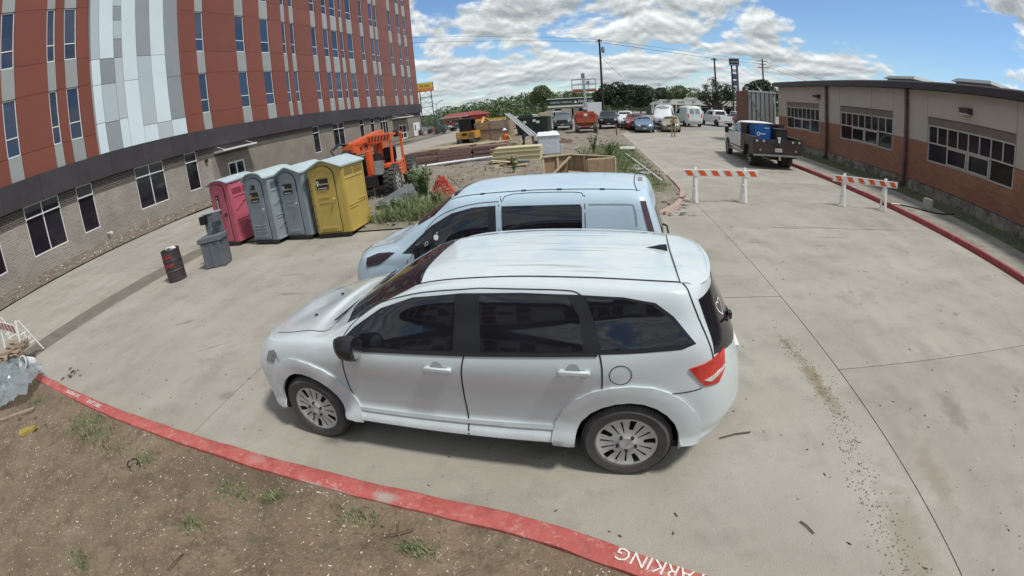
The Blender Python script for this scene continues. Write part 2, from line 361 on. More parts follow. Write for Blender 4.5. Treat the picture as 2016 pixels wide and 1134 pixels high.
# ------------------------------------------------------------------ ground
struct(MB().box(-900, 900, -300, 1500, -1.2, -.09).build('ground', FARG))
def lerp_tab(tab, t):
    if t <= tab[0][0]: return tab[0][1]
    for (a, va), (b, vb) in zip(tab, tab[1:]):
        if t <= b: return va+(vb-va)*(t-a)/(b-a)
    return tab[-1][1]
def relief(name, x0, x1, y0f, y1f, step, z0, amp, m, fr=1.2, rag=0., edge=.25, zf=None):
    nx = max(2, int((x1-x0)/step)); vs = []; fs = []
    ylen = max(y1f(x0+(x1-x0)*i/nx)-y0f(x0+(x1-x0)*i/nx) for i in range(nx+1)); ny = max(2, int(ylen/step))
    for i in range(nx+1):
        x = x0+(x1-x0)*i/nx; a = y0f(x); b = y1f(x)
        for j in range(ny+1):
            y = a+(b-a)*j/ny
            h = mnoise.fractal(Vector((x*fr, y*fr, .3)), .9, 2.1, 5)
            e = min(1, min(j, ny-j)*((b-a)/ny)/edge, min(i, nx-i)*((x1-x0)/nx)/edge)
            vs.append((x, y, z0+(zf(x, y) if zf else 0)+h*amp*(.15+.85*e)))
    for i in range(nx):
        for j in range(ny):
            k = i*(ny+1)+j; fs.append((k, k+ny+1, k+ny+2, k+1))
    mb = MB(); mb.add(vs, fs); o = struct(mb.build(name, m)); smooth_mesh(o.data, 80); return o

lot = struct(link('parking_lot', None)); GAP = .006
def slab(name, par, x0, x1, y0, y1, m=CONC, z=0., t=.16, poly=None):
    p = poly or [(x0+GAP, y0+GAP), (x1-GAP, y0+GAP), (x1-GAP, y1-GAP), (x0+GAP, y1-GAP)]
    return MB().prism(p, z-t, z+random.uniform(-.002, .002)).build(name, m, par)
for x0, x1, y0, y1 in ((-12.05, -4.42, -1, 10.75), (-4.42, 2.9, -1, 6.1), (-4.42, 2.9, 6.1, 10.75)): slab('concrete_slab', lot, x0, x1, y0, y1)
for y0, y1 in ((-9, -2), (-2, 4.03), (4.03, 9.95), (9.95, 16), (16, 22), (22, 28), (28, 34), (34, 40), (40, 46)):
    slab('concrete_slab', lot, 2.9, 9.88, y0, y1)
for y0, y1 in ((31.6, 38), (38, 46)): slab('concrete_slab', lot, 9.88, 24, y0, y1)
slab('concrete_slab', lot, 0, 0, 0, 0, poly=[(1.2, 10.75+GAP), (2.9-GAP, 10.75+GAP), (2.9-GAP, 15.4), (2.7, 15.4)])
JOINT = mat('joint_dirt', (.14,.13,.11), rough=1)
struct(MB().box(-12.1, 26, -9, 46.1, -.08, -.022).build('lot_base', JOINT))
struct(MB().prism([(-11, 48.5), (3, 46.1), (70, 46.1), (70, 150), (-80, 150), (-80, 100), (-21, 70)], -.1, -.004).build('far_parking_lot', ASPH))
drive = struct(link('service_drive', None))
DL = [(-12, -24.1), (16, -24.1), (24, -22.6), (36, -21.4), (100, -21)]
DR = [(-12, -13.35), (10.5, -13.3), (12.5, -12.4), (16.6, -9.3), (22, -9.9), (27, -11.4), (36, -14.6), (43, -14.2), (47, -12), (60, -14)]
y = -12.
while y < 70:
    y2 = y+5.2; mid = (y+y2)/2
    def brk(tab): return [(lerp_tab(tab, yy), yy) for yy in [y+GAP]+[t for t, _ in tab if y+GAP < t < y2-GAP]+[y2-GAP]]
    slab('concrete_slab', drive, 0, 0, 0, 0, poly=brk(DR)+brk(DL)[::-1])
    y = y2
struct(MB().box(-24, -9, -12, 70, -.085, -.03).build('drive_base', JOINT))
relief('mud_strip', -13.45, -12.0, lambda x: -6, lambda x: 10.9, .08, -.012, .022, MUD, 2.5)
relief('building_dirt_strip', -29.1, -23.6, lambda x: -10, lambda x: 60, .28, .06, .12, SITED, 1.3)
def dxl(y): return lerp_tab(DR, y)
# construction dirt: built in bands so that its left edge follows the drive
vs = []; fs = []; NX, NY = 90, 250
for j in range(NY+1):
    y = 10.75+(49-10.75)*j/NY; xa = max(dxl(y)-.35, -15.5) if y > 10.9 else -12; xb = 2.86 if y > 15 else lerp_tab([(10.7, 1.35), (11.0, 1.62), (11.72, 2.05), (12.45, 2.4), (13.9, 2.78), (15, 2.88)], y)
    if y > 42: xb = 2.86+(y-42)*.25
    for i in range(NX+1):
        x = xa+(xb-xa)*i/NX; ed = min(1, min(i, NX-i)/5, j/4)
        h = mnoise.fractal(Vector((x*.9, y*.9, 1.3)), .8, 2.1, 6)
        heap = .22*math.exp(-((x+4)**2/9+(y-17.5)**2/6))+.12*math.exp(-((x+5)**2/8+(y-12.6)**2/2))
        vs.append((x, y, .035+(h*.09+heap+.02)*ed))
for j in range(NY):
    for i in range(NX):
        k = j*(NX+1)+i; fs.append((k, k+1, k+NX+2, k+NX+1))
mb = MB(); mb.add(vs, fs); o = struct(mb.build('construction_dirt', RUBBLE)); smooth_mesh(o.data, 80)
def gz(x, y):
    h = mnoise.fractal(Vector((x*.9, y*.9, 1.3)), .8, 2.1, 6)
    return .055+h*.09+.22*math.exp(-((x+4)**2/9+(y-17.5)**2/6))+.12*math.exp(-((x+5)**2/8+(y-12.6)**2/2))

# near kerb and dirt bank under the camera
KO = [(-11.6, 2.62), (-9.49, 2.60), (-8.2, 2.56), (-6.9, 2.53), (-4.46, 2.50), (-3.3, 2.47), (-2.08, 2.41), (-1.1, 2.29), (-.43, 2.15), (.19, 1.90), (.8, 1.61), (1.5, 1.23), (2.4, .68), (3.6, -.1), (5, -1.2), (8, -4)]
def smoothline(pts, n=10):
    out = []
    for i in range(len(pts)-1):
        p0 = pts[max(i-1, 0)]; p1 = pts[i]; p2 = pts[i+1]; p3 = pts[min(i+2, len(pts)-1)]
        for k in range(n):
            t = k/n
            out.append(tuple(.5*((2*b)+(-a+c)*t+(2*a-5*b+4*c-d)*t*t+(-a+3*b-3*c+d)*t**3) for a, b, c, d in zip(p0, p1, p2, p3)))
    return out+[pts[-1]]
def sweep(name, line, prof, m, jitter=.006, z=0., closed=False):
    """prof: (offset to the left of travel, height)"""
    vs = []; fs = []; k = len(prof)
    for i, p in enumerate(line):
        a = Vector(line[max(i-1, 0)]); b = Vector(line[min(i+1, len(line)-1)]); d = (b-a).normalized(); nrm = Vector((-d.y, d.x))
        for t, (o_, h) in enumerate(prof):
            jj = mnoise.noise(Vector((p[0]*3, p[1]*3, t*1.7)))*jitter*2
            vs.append((p[0]+nrm.x*(o_+jj), p[1]+nrm.y*(o_+jj), z+h+jj*.7))
    for i in range(len(line)-1):
        for t in range(k-1):
            a = i*k+t; fs.append((a, a+1, a+k+1, a+k))
    mb = MB(); mb.add(vs, fs); o = mb.build(name, m); smooth_mesh(o.data, 50); return o
KO = [(x*.947, y*.947+.05*max(0, min(1, (x+2)/2))) if y > 0 else (x, y) for x, y in KO]
KL = smoothline(KO, 12)
kerb = struct(sweep('near_kerb', KL, [(.035, .004), (.0, .006), (-.010, .10), (-.02, .132), (-.042, .146), (-.18, .148), (-.203, .138), (-.212, .02)], CURBRED))
kob = [(x, y) for x, y in KL]
def kerb_y(x):
    for (xa, ya), (xb, yb) in zip(kob, kob[1:]):
        if xa <= x <= xb: return ya+(yb-ya)*(x-xa)/(xb-xa)
    return 2.62 if x < -11.6 else -4
def slope(x): return 1.0 if x < -1.5 else 1.0+.13*min(1, (x+1.5)/1.8)
relief('dirt_bank', -19, 6.2, lambda x: -5., lambda x: kerb_y(x)-.20*slope(x), .045, .118, .042, DIRT, 3.0, edge=.12,
       zf=lambda x, y: .02*max(0, min(1, (kerb_y(x)-.5-y)))+.05*mnoise.noise(Vector((x*.35, y*.35, 5))))
CRK = mat('crack_dirt', (.09,.08,.065), rough=1)
for cpts in ([(4.2, 9.93), (4.9, 9.90), (5.6, 9.96), (6.6, 9.93), (8.2, 9.95)], [(5.0, 28.5), (4.6, 27.4), (4.9, 26.2), (5.5, 25.0), (5.9, 24.1)], [(-4.4, 5.0), (-3.6, 6.6), (-3.3, 8.1)], [(6.9, 3.0), (7.3, 2.2), (7.35, 1.7)], [(8.9, 17.9), (6.3, 18.2), (4.2, 17.7), (3.0, 17.9)]):
    ln = smoothline(cpts, 9); sm_ = MB()
    for a_, b_ in zip(ln, ln[1:]):
        j_ = random.uniform(-.012, .012); wd_ = random.uniform(.004, .013); sm_.add([(a_[0]-wd_, a_[1]-wd_+j_, .0042), (a_[0]+wd_, a_[1]+wd_+j_, .0042), (b_[0]+wd_, b_[1]+wd_, .0042), (b_[0]-wd_, b_[1]-wd_, .0042)], [(0, 1, 2, 3)])
    sm_.build('crack', CRK, lot)
text_mesh('kerb_lettering', 'NO PARKING', .15, WHITEP, kerb, frameM((.58, 1.575, .153), (-.90, .42, 0), (-.42, -.90, 0)), extrude=.0015, sx=1.0)
text_mesh('kerb_lettering', 'FIRE LANE', .12, WHITEP, kerb, frameM((-6.75, 2.285, .153), (-1, .01, 0), (0, -1, 0)), extrude=.0015, sx=.95)
text_mesh('kerb_lettering', 'NO PARKING', .12, WHITEP, kerb, frameM((-7.7, 2.31, .153), (-1, .01, 0), (0, -1, 0)), extrude=.0015, sx=.85)
isl = [(2.95, 42), (2.95, 30), (2.95, 20), (2.95, 15.2), (2.87, 13.9), (2.5, 12.45), (2.12, 11.65), (1.6, 11.0), (.9, 10.78), (-1, 10.76), (-4, 10.78), (-6.2, 10.8), (-12, 10.8)]
IL = smoothline(isl, 8)
struct(sweep('island_kerb', IL[20:76], [(.05, .003), (0, .006), (-.01, .07), (-.03, .085), (-.14, .085), (-.16, .02)], PINKCURB, .01))
struct(sweep('island_edge', IL[:21], [(.02, .0), (0, .02), (-.10, .03), (-.13, .0)], CONC2, .01))
# right-hand kerb, pavement, verge
struct(MB().box(13.2, 14, -9, 31.7, -.08, .02).build('verge_base', GRASSG))
rk = struct(sweep('right_kerb', [(9.86, 22.5-.5*i) for i in range(62)], [(-.03, .002), (0, .004), (.012, .11), (.03, .138), (.14, .14), (.17, .136), (.17, .0)], CURBRED2))
struct(sweep('right_kerb_bare', [(9.86, 31.6-.5*i) for i in range(19)], [(0, .0), (.012, .11), (.04, .135), (.17, .135), (.17, .0)], CONC2))
text_mesh('kerb_lettering', 'FIRE LANE', .17, WHITEP, rk, frameM((9.945, 14.9, .146), (0, -1, 0), (1, 0, 0)), extrude=.0015)
text_mesh('kerb_lettering', 'FIRE LANE', .17, WHITEP, rk, frameM((9.945, 6.1, .146), (0, -1, 0), (1, 0, 0)), extrude=.0015)
pv = struct(link('pavement', None)); y = -9.
while y < 31.5:
    slab('paving_slab', pv, 10.035, 12.05, y, min(y+2.9, 31.6), PAVE, .13, .15); y += 2.9
relief('grass_verge', 12.04, 13.76, lambda x: -9, lambda x: 31.6, .12, .10, .035, GRASSG, 2.)

# ------------------------------------------------------------------ loose stones, debris and grass (nobody could count them)
def scatter(name, m, n, region, size, flat=.5, zf=lambda x, y: 0, elong=1.):
    mb = MB()
    for _ in range(n):
        x, y = region(); s = random.uniform(*size); a = random.uniform(0, pi); z = zf(x, y)
        e = random.uniform(1, elong)
        pts = []
        for k in range(5):
            t = a+2*pi*k/5+random.uniform(-.3, .3); rr = s*random.uniform(.6, 1)
            u = rr*cos(t)*e; w_ = rr*sin(t)/e**.5
            pts.append((x+u*cos(a)-w_*sin(a), y+u*sin(a)+w_*cos(a), z))
        pts.append((x+random.uniform(-.2, .2)*s, y+random.uniform(-.2, .2)*s, z+s*flat*random.uniform(.6, 1.2)))
        mb.add(pts, [(k, (k+1) % 5, 5) for k in range(5)])
    return stuff(mb.build(name, m))
def bankz(x, y): return .10+.042*mnoise.fractal(Vector((x*3.0, y*3.0, .3)), .9, 2.1, 5)+.02*max(0, min(1, (kerb_y(x)-.5-y)))+.05*mnoise.noise(Vector((x*.35, y*.35, 5)))+.014
def bank_region(pw=1.):
    def f():
        while True:
            x = random.uniform(-11, 2.6); y = random.uniform(-1.6, 2.4)
            if y < kerb_y(x)-.25: return x, y
    return f
tag(scatter('bank_gravel', CHIP, 7000, bank_region(), (.004, .015), .6, bankz, 1.8), 'pale gravel strewn over the bare brown dirt bank', 'gravel')
tag(scatter('bank_straw', DRYGRASS, 1500, bank_region(), (.007, .022), .25, bankz, 4.5), 'dry straw and wood chips strewn over the brown dirt bank', 'straw')
tag(scatter('bank_clods', mat('dirt_clod', (.11,.08,.05), rough=1, scale=7, col2=(.20,.155,.105)), 5200, bank_region(), (.008, .03), .6, bankz, 1.5), 'brown soil clods over the dirt bank', 'clods')
tag(scatter('bank_bark', DARKBIT, 900, bank_region(), (.006, .022), .4, bankz, 2.5), 'dark bark scraps scattered over the brown dirt bank', 'debris')
def lot_region():
    while True:
        x = random.uniform(-11.5, 9.6); y = random.uniform(.2, 11) if random.random() < .8 else random.uniform(11, 24)
        if x > 2.9 and random.random() < .0: continue
        if y > kerb_y(x)+.12 and not (x < 2.8 and y > 10.6): return x, y
tag(scatter('lot_debris', DARKBIT, 900, lot_region, (.004, .018), .5, lambda x, y: .002, 2.2), 'small dark pebbles and leaf scraps scattered on the concrete lot', 'debris')
def track_region():
    t = random.random(); x = random.gauss(2.45+.1*sin(t*9), .09); return x+random.gauss(0, .10*t), 4.8-5.6*t
tag(scatter('track_gravel', mat('mud_crumbs', (.20,.17,.125), rough=1), 900, track_region, (.004, .012), .5, lambda x, y: .002, 1.6), 'dried mud crumbs along the joint right of the white SUV', 'mud crumbs')
tag(scatter('kerb_gravel', mat('kerb_crumbs', (.33,.30,.25), rough=1, scale=9, col2=(.48,.45,.40)), 500, lambda: (lambda x: (x, kerb_y(x)-.22*slope(x)-abs(random.gauss(0, .06))))(random.uniform(-9, 2)), (.004, .013), .6, lambda x, y: bankz(x, y), 1.6), 'crumbled pale concrete along the dirt side of the red kerb', 'gravel')
def site_region():
    while True:
        x = random.uniform(-10.5, 2.7); y = 11+37*random.random()**1.6
        if x > dxl(y)+.3: return x, y
tag(scatter('site_rubble', mat('grey_rubble', (.27,.245,.205), rough=1, scale=3, col2=(.40,.37,.32)), 2000, site_region, (.02, .06), .5, gz, 2.4), 'broken stones and rubble over the construction dirt', 'rubble')
tag(scatter('site_clods', DARKBIT, 1300, site_region, (.02, .09), .5, gz, 2.6), 'dark clods and scraps over the construction dirt', 'clods')
tag(scatter('strip_rubble', CHIP, 420, lambda: (random.uniform(-28.8, -24.2), random.uniform(-2, 32)), (.03, .09), .5, lambda x, y: .07, 2), 'rubble in the dirt strip along the tall building', 'rubble')
tag(scatter('strip_clods', MUD, 1600, lambda: (random.uniform(-28.9, -24.0), random.uniform(-2, 34)), (.04, .14), .6, lambda x, y: .06, 2), 'brown clods in the dirt strip along the tall building', 'clods')
def blades(name, m, n, region, h, w_, zf, lean=.5):
    mb = MB()
    for _ in range(n):
        x, y = region(); z = zf(x, y); hh = random.uniform(*h); a = random.uniform(0, 2*pi); l_ = random.uniform(.1, lean)*hh
        px, py = cos(a+pi/2)*w_*hh, sin(a+pi/2)*w_*hh
        mb.add([(x-px, y-py, z-.01), (x+px, y+py, z-.01), (x+cos(a)*l_*.4+px*.7, y+sin(a)*l_*.4+py*.7, z+hh*.6), (x+cos(a)*l_*.4-px*.7, y+sin(a)*l_*.4-py*.7, z+hh*.6), (x+cos(a)*l_, y+sin(a)*l_, z+hh)], [(0, 1, 2, 3), (3, 2, 4)])
    return stuff(mb.build(name, m))
TUFTS = [(-6.6, 1.95, .22), (-5.9, 1.85, .2), (-6.2, 2.0, .25), (-4.6, 1.9, .10), (-3.2, 1.35, .10), (-1.75, 1.95, .10), (-3.1, 1.9, .1), (-2.6, 1.95, .07), (-1.4, .75, .14), (-5.4, 1.8, .15), (.2, 1.2, .12), (-3.0, .1, .15), (-8.7, 1.9, .12), (-1.2, 1.75, .07), (-4.2, .4, .08), (-.2, 1.5, .1), (-1.0, .2, .12), (-2.2, .0, .1), (.5, .9, .09)]
TUFTS = [(x, y-.10, r*1.15) for x, y, r in TUFTS]+[(-6.2, 1.85, .3)]*3
def tuft_region():
    c = random.choice(TUFTS); x = random.gauss(c[0], c[2]); return x, min(random.gauss(c[1], c[2]*.6), kerb_y(x)-.26)
tag(blades('bank_grass', GRASSW, 4200, tuft_region, (.02, .07), .09, bankz, .9), 'sparse green grass tufts on the dirt bank by the red kerb', 'grass')
def isl_region():
    while True:
        y = random.uniform(14, 29); x = random.gauss(1.2, .75)
        if -1.2 < x < 2.6: return x, y
tag(blades('island_grass', GRASSW, 13000, isl_region, (.05, .16), .07, gz, .8), 'green grass on the island strip beside the drive lane', 'grass')
tag(blades('potty_weeds', GRASSW, 3200, lambda: ((lambda t, r: (-5.2+t*1.5+r*.3, 11.15+abs(r)*1.6+abs(t)*.2))(random.uniform(-.75, 1), random.random())), (.08, .40), .035, gz, 1.3), 'tall green weeds between the yellow toilet and the white van', 'weeds')
tag(blades('pile_weeds', DRYGRASS, 2500, lambda: (random.uniform(-8, 0), random.uniform(12.5, 19)), (.04, .2), .05, gz, 1.1), 'dry weeds over the dirt between the van and the lumber piles', 'weeds')
tag(blades('verge_grass', GRASSW, 9000, lambda: (random.uniform(12.15, 13.6), random.uniform(3, 31)), (.03, .10), .09, lambda x, y: .10, .8), 'thin grass along the foot of the brick building', 'grass')
# ------------------------------------------------------------------ building materials
def brickmat(name, c1, c2, mortar, bw, bh, msize=.012, tint=None, bump=.4):
    m = bpy.data.materials.new(name); m.use_nodes = True; n = m.node_tree.nodes; l = m.node_tree.links; p = n['Principled BSDF']; p.inputs['Roughness'].default_value = .9
    g = n.new('ShaderNodeNewGeometry'); s = n.new('ShaderNodeSeparateXYZ'); l.new(g.outputs['Position'], s.inputs[0])
    a = n.new('ShaderNodeMath'); a.operation = 'ADD'; l.new(s.outputs[0], a.inputs[0]); l.new(s.outputs[1], a.inputs[1])
    c = n.new('ShaderNodeCombineXYZ'); l.new(a.outputs[0], c.inputs[0]); l.new(s.outputs[2], c.inputs[1])
    b = n.new('ShaderNodeTexBrick'); l.new(c.outputs[0], b.inputs['Vector']); b.inputs['Scale'].default_value = 1
    b.inputs['Brick Width'].default_value = bw; b.inputs['Row Height'].default_value = bh; b.inputs['Mortar Size'].default_value = msize; b.inputs['Mortar Smooth'].default_value = .2
    b.inputs['Color1'].default_value = (*c1, 1); b.inputs['Color2'].default_value = (*c2, 1); b.inputs['Mortar'].default_value = (*mortar, 1); b.inputs['Bias'].default_value = 0
    z = n.new('ShaderNodeTexNoise'); z.inputs['Scale'].default_value = .6; z.inputs['Detail'].default_value = 8; l.new(g.outputs['Position'], z.inputs['Vector'])
    r = n.new('ShaderNodeMapRange'); l.new(z.outputs[0], r.inputs[0]); r.inputs[1].default_value = .3; r.inputs[2].default_value = .7; r.inputs[3].default_value = .84; r.inputs[4].default_value = 1.14
    h = n.new('ShaderNodeHueSaturation'); l.new(b.outputs[0], h.inputs['Color']); l.new(r.outputs[0], h.inputs['Value']); l.new(h.outputs[0], p.inputs['Base Color'])
    bu = n.new('ShaderNodeBump'); bu.inputs['Strength'].default_value = bump; bu.inputs['Distance'].default_value = .01; bu.invert = True
    l.new(b.outputs['Fac'], bu.inputs['Height']); l.new(bu.outputs[0], p.inputs['Normal'])
    MATS[name] = m; return m
TANBR = brickmat('tan_grey_brick', (.235,.20,.165), (.285,.25,.205), (.34,.32,.29), .42, .135, .018)
DKBR = brickmat('dark_brown_brick', (.050,.038,.035), (.072,.056,.05), (.19,.175,.16), .42, .135, .018)
TANBLK = brickmat('tan_block', (.205,.182,.152), (.22,.195,.163), (.19,.168,.14), .8, .4, .01)
DKBLK = brickmat('dark_block', (.085,.074,.066), (.10,.086,.076), (.08,.07,.06), .8, .4, .01)
BRICKR = brickmat('orange_brick', (.265,.12,.075), (.33,.157,.10), (.30,.19,.13), .30, .10, .008)
FOUND = mat('stained_foundation', (.20,.18,.15), rough=.95, scale=1.6, col2=(.34,.32,.28), bump=.5, stretch=(1, 1, .5))
overlay(FOUND, noisemask(2.2, .46, .60, 9, .8), (.055,.05,.04), .9)
STUCCO = mat('beige_panel_siding', (.40,.365,.325), rough=.85, scale=.7, col2=(.45,.41,.37))
FASCIA = mat('dark_brown_metal', (.034,.028,.033), rough=.5, scale=1.2, col2=(.048,.040,.046), obrand=.12)
REDP = mat('red_brown_metal_panel', (.178,.055,.036), rough=.42, scale=.3, col2=(.205,.065,.042), obrand=.07, spec=.35)
SPAN = mat('grey_green_spandrel', (.27,.285,.275), rough=.5, scale=.6, col2=(.31,.325,.315), obrand=.06)
PW = mat('pale_metal_panel', (.57,.655,.69), rough=.38, scale=.4, col2=(.62,.70,.735), obrand=.04)
PG = mat('mid_grey_metal_panel', (.40,.46,.485), rough=.4, scale=.4, col2=(.43,.49,.515), obrand=.04)
PD = mat('dark_grey_metal_panel', (.235,.255,.265), rough=.45, scale=.4, col2=(.265,.285,.295), obrand=.06)
WFRAME = mat('white_window_frame', (.62,.62,.61), rough=.45, var=.06)
FRAME2 = mat('tan_aluminium_frame', (.44,.42,.39), rough=.4, var=.08)
GLASS = mat('dark_blue_window_glass', (.025,.042,.085), rough=.06, var=.2, scale=.3, spec=.7, obrand=.35)
GLASSG = mat('dark_ground_floor_glass', (.018,.016,.022), rough=.05, var=.3, scale=.4, spec=.55, obrand=.3)
GLASSR = mat('dark_school_glass', (.020,.018,.025), rough=.09, var=.3, scale=.8, spec=.35, obrand=.35)
WPAINT = mat('white_paint', (.70,.71,.70), rough=.5, var=.05)
BLACKM = mat('black_metal', (.02,.02,.022), rough=.45, var=.2)
GREYM = mat('grey_metal', (.30,.31,.32), rough=.4, metal=.5, var=.15)
PIPEM = mat('maroon_downpipe_metal', (.115,.062,.058), rough=.4, var=.2, scale=2)
PANELB = mat('brown_window_panel', (.16,.135,.12), rough=.6, var=.1)

def wall_open(mb, P, u0, u1, v0, v1, ops, m=0, rev=.14, mr_=None):
    us = sorted({u0, u1, *[t for o in ops for t in o[:2] if u0 < t < u1]}); vs_ = sorted({v0, v1, *[t for o in ops for t in o[2:4] if v0 < t < v1]})
    for a, b in zip(us, us[1:]):
        for c, d in zip(vs_, vs_[1:]):
            if any(o[0] <= (a+b)/2 <= o[1] and o[2] <= (c+d)/2 <= o[3] for o in ops): continue
            mb.add([P(a, c, 0), P(b, c, 0), P(b, d, 0), P(a, d, 0)], [(0, 1, 2, 3)], m)
    for o in ops:
        a, b, c, d = max(o[0], u0), min(o[1], u1), max(o[2], v0), min(o[3], v1)
        if c >= d or a >= b: continue
        sides = [((a, c), (a, d)), ((b, c), (b, d))]
        if c > v0 or True: sides.append(((a, c), (b, c)))
        if o[3] <= v1: sides.append(((a, d), (b, d)))
        for p, q_ in sides: mb.add([P(*p, 0), P(*q_, 0), P(*q_, -rev), P(*p, -rev)], [(0, 1, 2, 3)], m if mr_ is None else mr_)
WCACHE = {}
def window(par, L, P, w, h, bars_u, bars_v, fm, gm, ft=.06, name='window', fd=.06, inner=()):
    """frame mesh centred low at local 0: u along, v up, d outward, panes as sub-parts; placed at L"""
    key = (round(w, 2), round(h, 2), tuple(bars_u), tuple(bars_v), fm.name, gm.name, name)
    if key not in WCACHE:
        mb = MB()
        def bx(a, b, c, d, e=0, f=fd):
            vs = [P(u, v, x) for x in (e, f) for u, v in ((a, c), (b, c), (b, d), (a, d))]
            mb.add(vs, [(3,2,1,0),(4,5,6,7),(0,1,5,4),(1,2,6,5),(2,3,7,6),(3,0,4,7)])
        bx(0, w, 0, ft); bx(0, w, h-ft, h); bx(0, ft, ft, h-ft); bx(w-ft, w, ft, h-ft)
        for v in bars_v: bx(ft, w-ft, v-ft/2, v+ft/2, .002, fd-.003)
        for (u, va, vb) in bars_u: bx(u-ft/2, u+ft/2, max(va, ft), min(vb, h-ft), .004, fd-.006)
        vsp = [0]+list(bars_v)+[h]; panes = []
        for va, vb in zip(vsp, vsp[1:]):
            usp = [0]+sorted({u for (u, p, q_) in bars_u if p < (va+vb)/2 < q_})+[w]
            for ua, ub in zip(usp, usp[1:]):
                e = ft/2; pb = MB(); a, b, c, d = ua+e, ub-e, va+e, vb-e
                t = random.uniform(-.004, .004)
                pb.add([P(a, c, .018+t), P(b, c, .018-t), P(b, d, .02-t), P(a, d, .02+t), P(a, c, .006), P(b, c, .006), P(b, d, .006), P(a, d, .006)], [(0,1,2,3),(7,6,5,4),(0,4,5,1),(1,5,6,2),(2,6,7,3),(3,7,4,0)])
                panes.append(pb.mesh('pane', [gm]))
        WCACHE[key] = (mb.mesh(name, [fm]), panes)
    fme, panes = WCACHE[key]
    o = link(name, fme, par); o.location = Vector(L)-par.location
    for pm in panes: link('pane', pm, o)
    return o

# ------------------------------------------------------------------ tall building on the left
PL = lambda u, v, d: (-29+d, u, v)
P0 = lambda u, v, d: (d, u, v)
hb = thing('tall_building', 'tall building with red brown panels, slot windows and tan brick ground floor', 'building', (-29, 36, 0))
GW = [(4.5, 7.6, 2), (9.7, 12.44, 2), (13.83, 15.2, 1), (18.97, 21.8, 2), (24.04, 25.39, 1), (42.86, 44.17, 1), (47.2, 49.9, 2), (54.1, 55.25, 1), (57.3, 58.43, 1), (60.3, 63.0, 3)]
ops = [(a, b, 1.07, 4.05) for a, b, _ in GW]; dops = [(28.9, 31.1, 0, 2.42), (66.9, 69.9, 0, 2.35), (73.0, 76.0, 0, 2.4)]
B1 = -12; mid = 27.0
mb = MB()
wall_open(mb, PL, B1, mid, 0, 3.2, ops); wall_open(mb, PL, mid, 77, 0, 3.2, ops+dops, 1)
mb.box(-46, -29.3, B1, 77, 0, 4.04, 1); mb.box(-29.3, -29.0, 76.8, 77, 0, 4.0, 1)
mb.build('brick_wall', [TANBR, TANBLK], hb, True)
mb = MB()
PL2 = lambda u, v, d: (-28.985+d, u, v)
wall_open(mb, PL2, B1, mid, 3.2, 4.06, ops); wall_open(mb, PL2, mid, 77, 3.2, 4.06, [o for o in ops], 1)
mb.build('brick_band', [DKBR, DKBLK], hb, True)
for a, b, k in GW:
    w_ = b-a; bu = [(w_*i/k, 0, 2.98) for i in range(1, k)]
    window(hb, (-29.10, a, 1.07), P0, w_, 2.98, bu, [2.24], WFRAME, GLASSG, .075)
y = B1
while y < 77:
    y2 = min(y+2.9, 77.25); MB().box(-29.3, -28.72, y+.008, y2-.008, 4.06, 5.56).build('fascia_panel', FASCIA, hb, True); y = y2
MB().box(-29.35, -28.76, B1, 77.2, 4.075, 5.54).build('fascia_backing', BLACKM, hb, True)
for (a, b, z) in ((28.9, 31.1, 2.42), (66.9, 69.9, 2.35)):
    d = window(hb, (-29.1, a, 0.02), P0, b-a, z, [((b-a)/2, 0, z)], [1.0], WPAINT, GLASSG, .16, 'glass_door')
dm = MB().box(-29.06, -29.0, 73.02, 75.98, .02, 2.38).build('white_door', WPAINT, hb, True)
MB().box(-28.995, -28.98, 73.6, 74.0, 1.0, 2.0).build('door_glass', GLASSG, dm)
for a, b in ((27.4, 31.8), (64.4, 70.4)):
    mb = MB().box(-28.98, -27.75, a, b, 3.46, 3.60)
    for i in range(9): t = a+.1+(b-a-.2)*i/8; mb.box(-28.9, -27.8, t, t+.05, 3.40, 3.455)
    mb.tube((-28.95, a+.3, 4.0), (-27.9, a+.3, 3.6), .02); mb.tube((-28.95, b-.3, 4.0), (-27.9, b-.3, 3.6), .02)
    mb.build('canopy', WFRAME, hb, True)
MB().box(-28.98, -28.8, 26.2, 26.45, 2.95, 3.2).build('wall_lamp', BLACKM, hb, True)
# upper facade: panels, spandrels and windows between the joints
TOP = 27.6
ZR = [5.57, 7.0, 10.4, 12.3, 15.9, 17.8, 21.4, 23.3, TOP]
COLS = [(-9.5, -8.6), (-5.2, -4.0), (-1.2, -.3), (1.3, 2.6), (5.4, 6.3), (9.29, 10.3), (12.81, 13.48), (14.21, 15.22), (26.86, 27.82), (31.94, 33.21), (35.6, 36.97), (39.21, 39.88), (40.71, 41.49), (44.86, 45.88), (47.43, 48.57), (49.31, 50.79), (51.46, 52.31), (53.32, 54.86), (57.1, 58.19), (60.18, 61.43), (61.89, 62.94), (66.83, 68.04), (70.34, 71.67), (72.97, 74.38)]
edges = []; prev = B1
for a, b in COLS:
    if prev < 16.25 < a: edges += [(prev, 16.25), (24.65, 24.95), (24.95, a)]
    else: edges.append((prev, a))
    prev = b
edges.append((prev, 77.0))
MB().box(-46, -29.35, B1, 76.9, 4.05, TOP+.2).build('upper_wall', mat('panel_backing', (.05,.03,.028), rough=.8), hb, True)
def panel(name, m, a, b, c, d, x0=-29.3, x1=-29.0, g=.011):
    key = (name, m.name, round(b-a, 2), round(d-c, 2), round(x1-x0, 3))
    if key not in WCACHE: WCACHE[key] = MB().box(0, x1-x0, g, b-a-g, g, d-c-g).mesh(name, [m])
    o = link(name, WCACHE[key], hb); o.location = Vector((x0, a, c))-hb.location
for a, b in edges:
    if a == 24.65: panel('wall_panel', REDP, a, b, 5.57, TOP, -29.3, -28.72); continue
    for c, d in zip(ZR, ZR[1:]):
        panel('wall_panel', REDP, a, b, c, d)
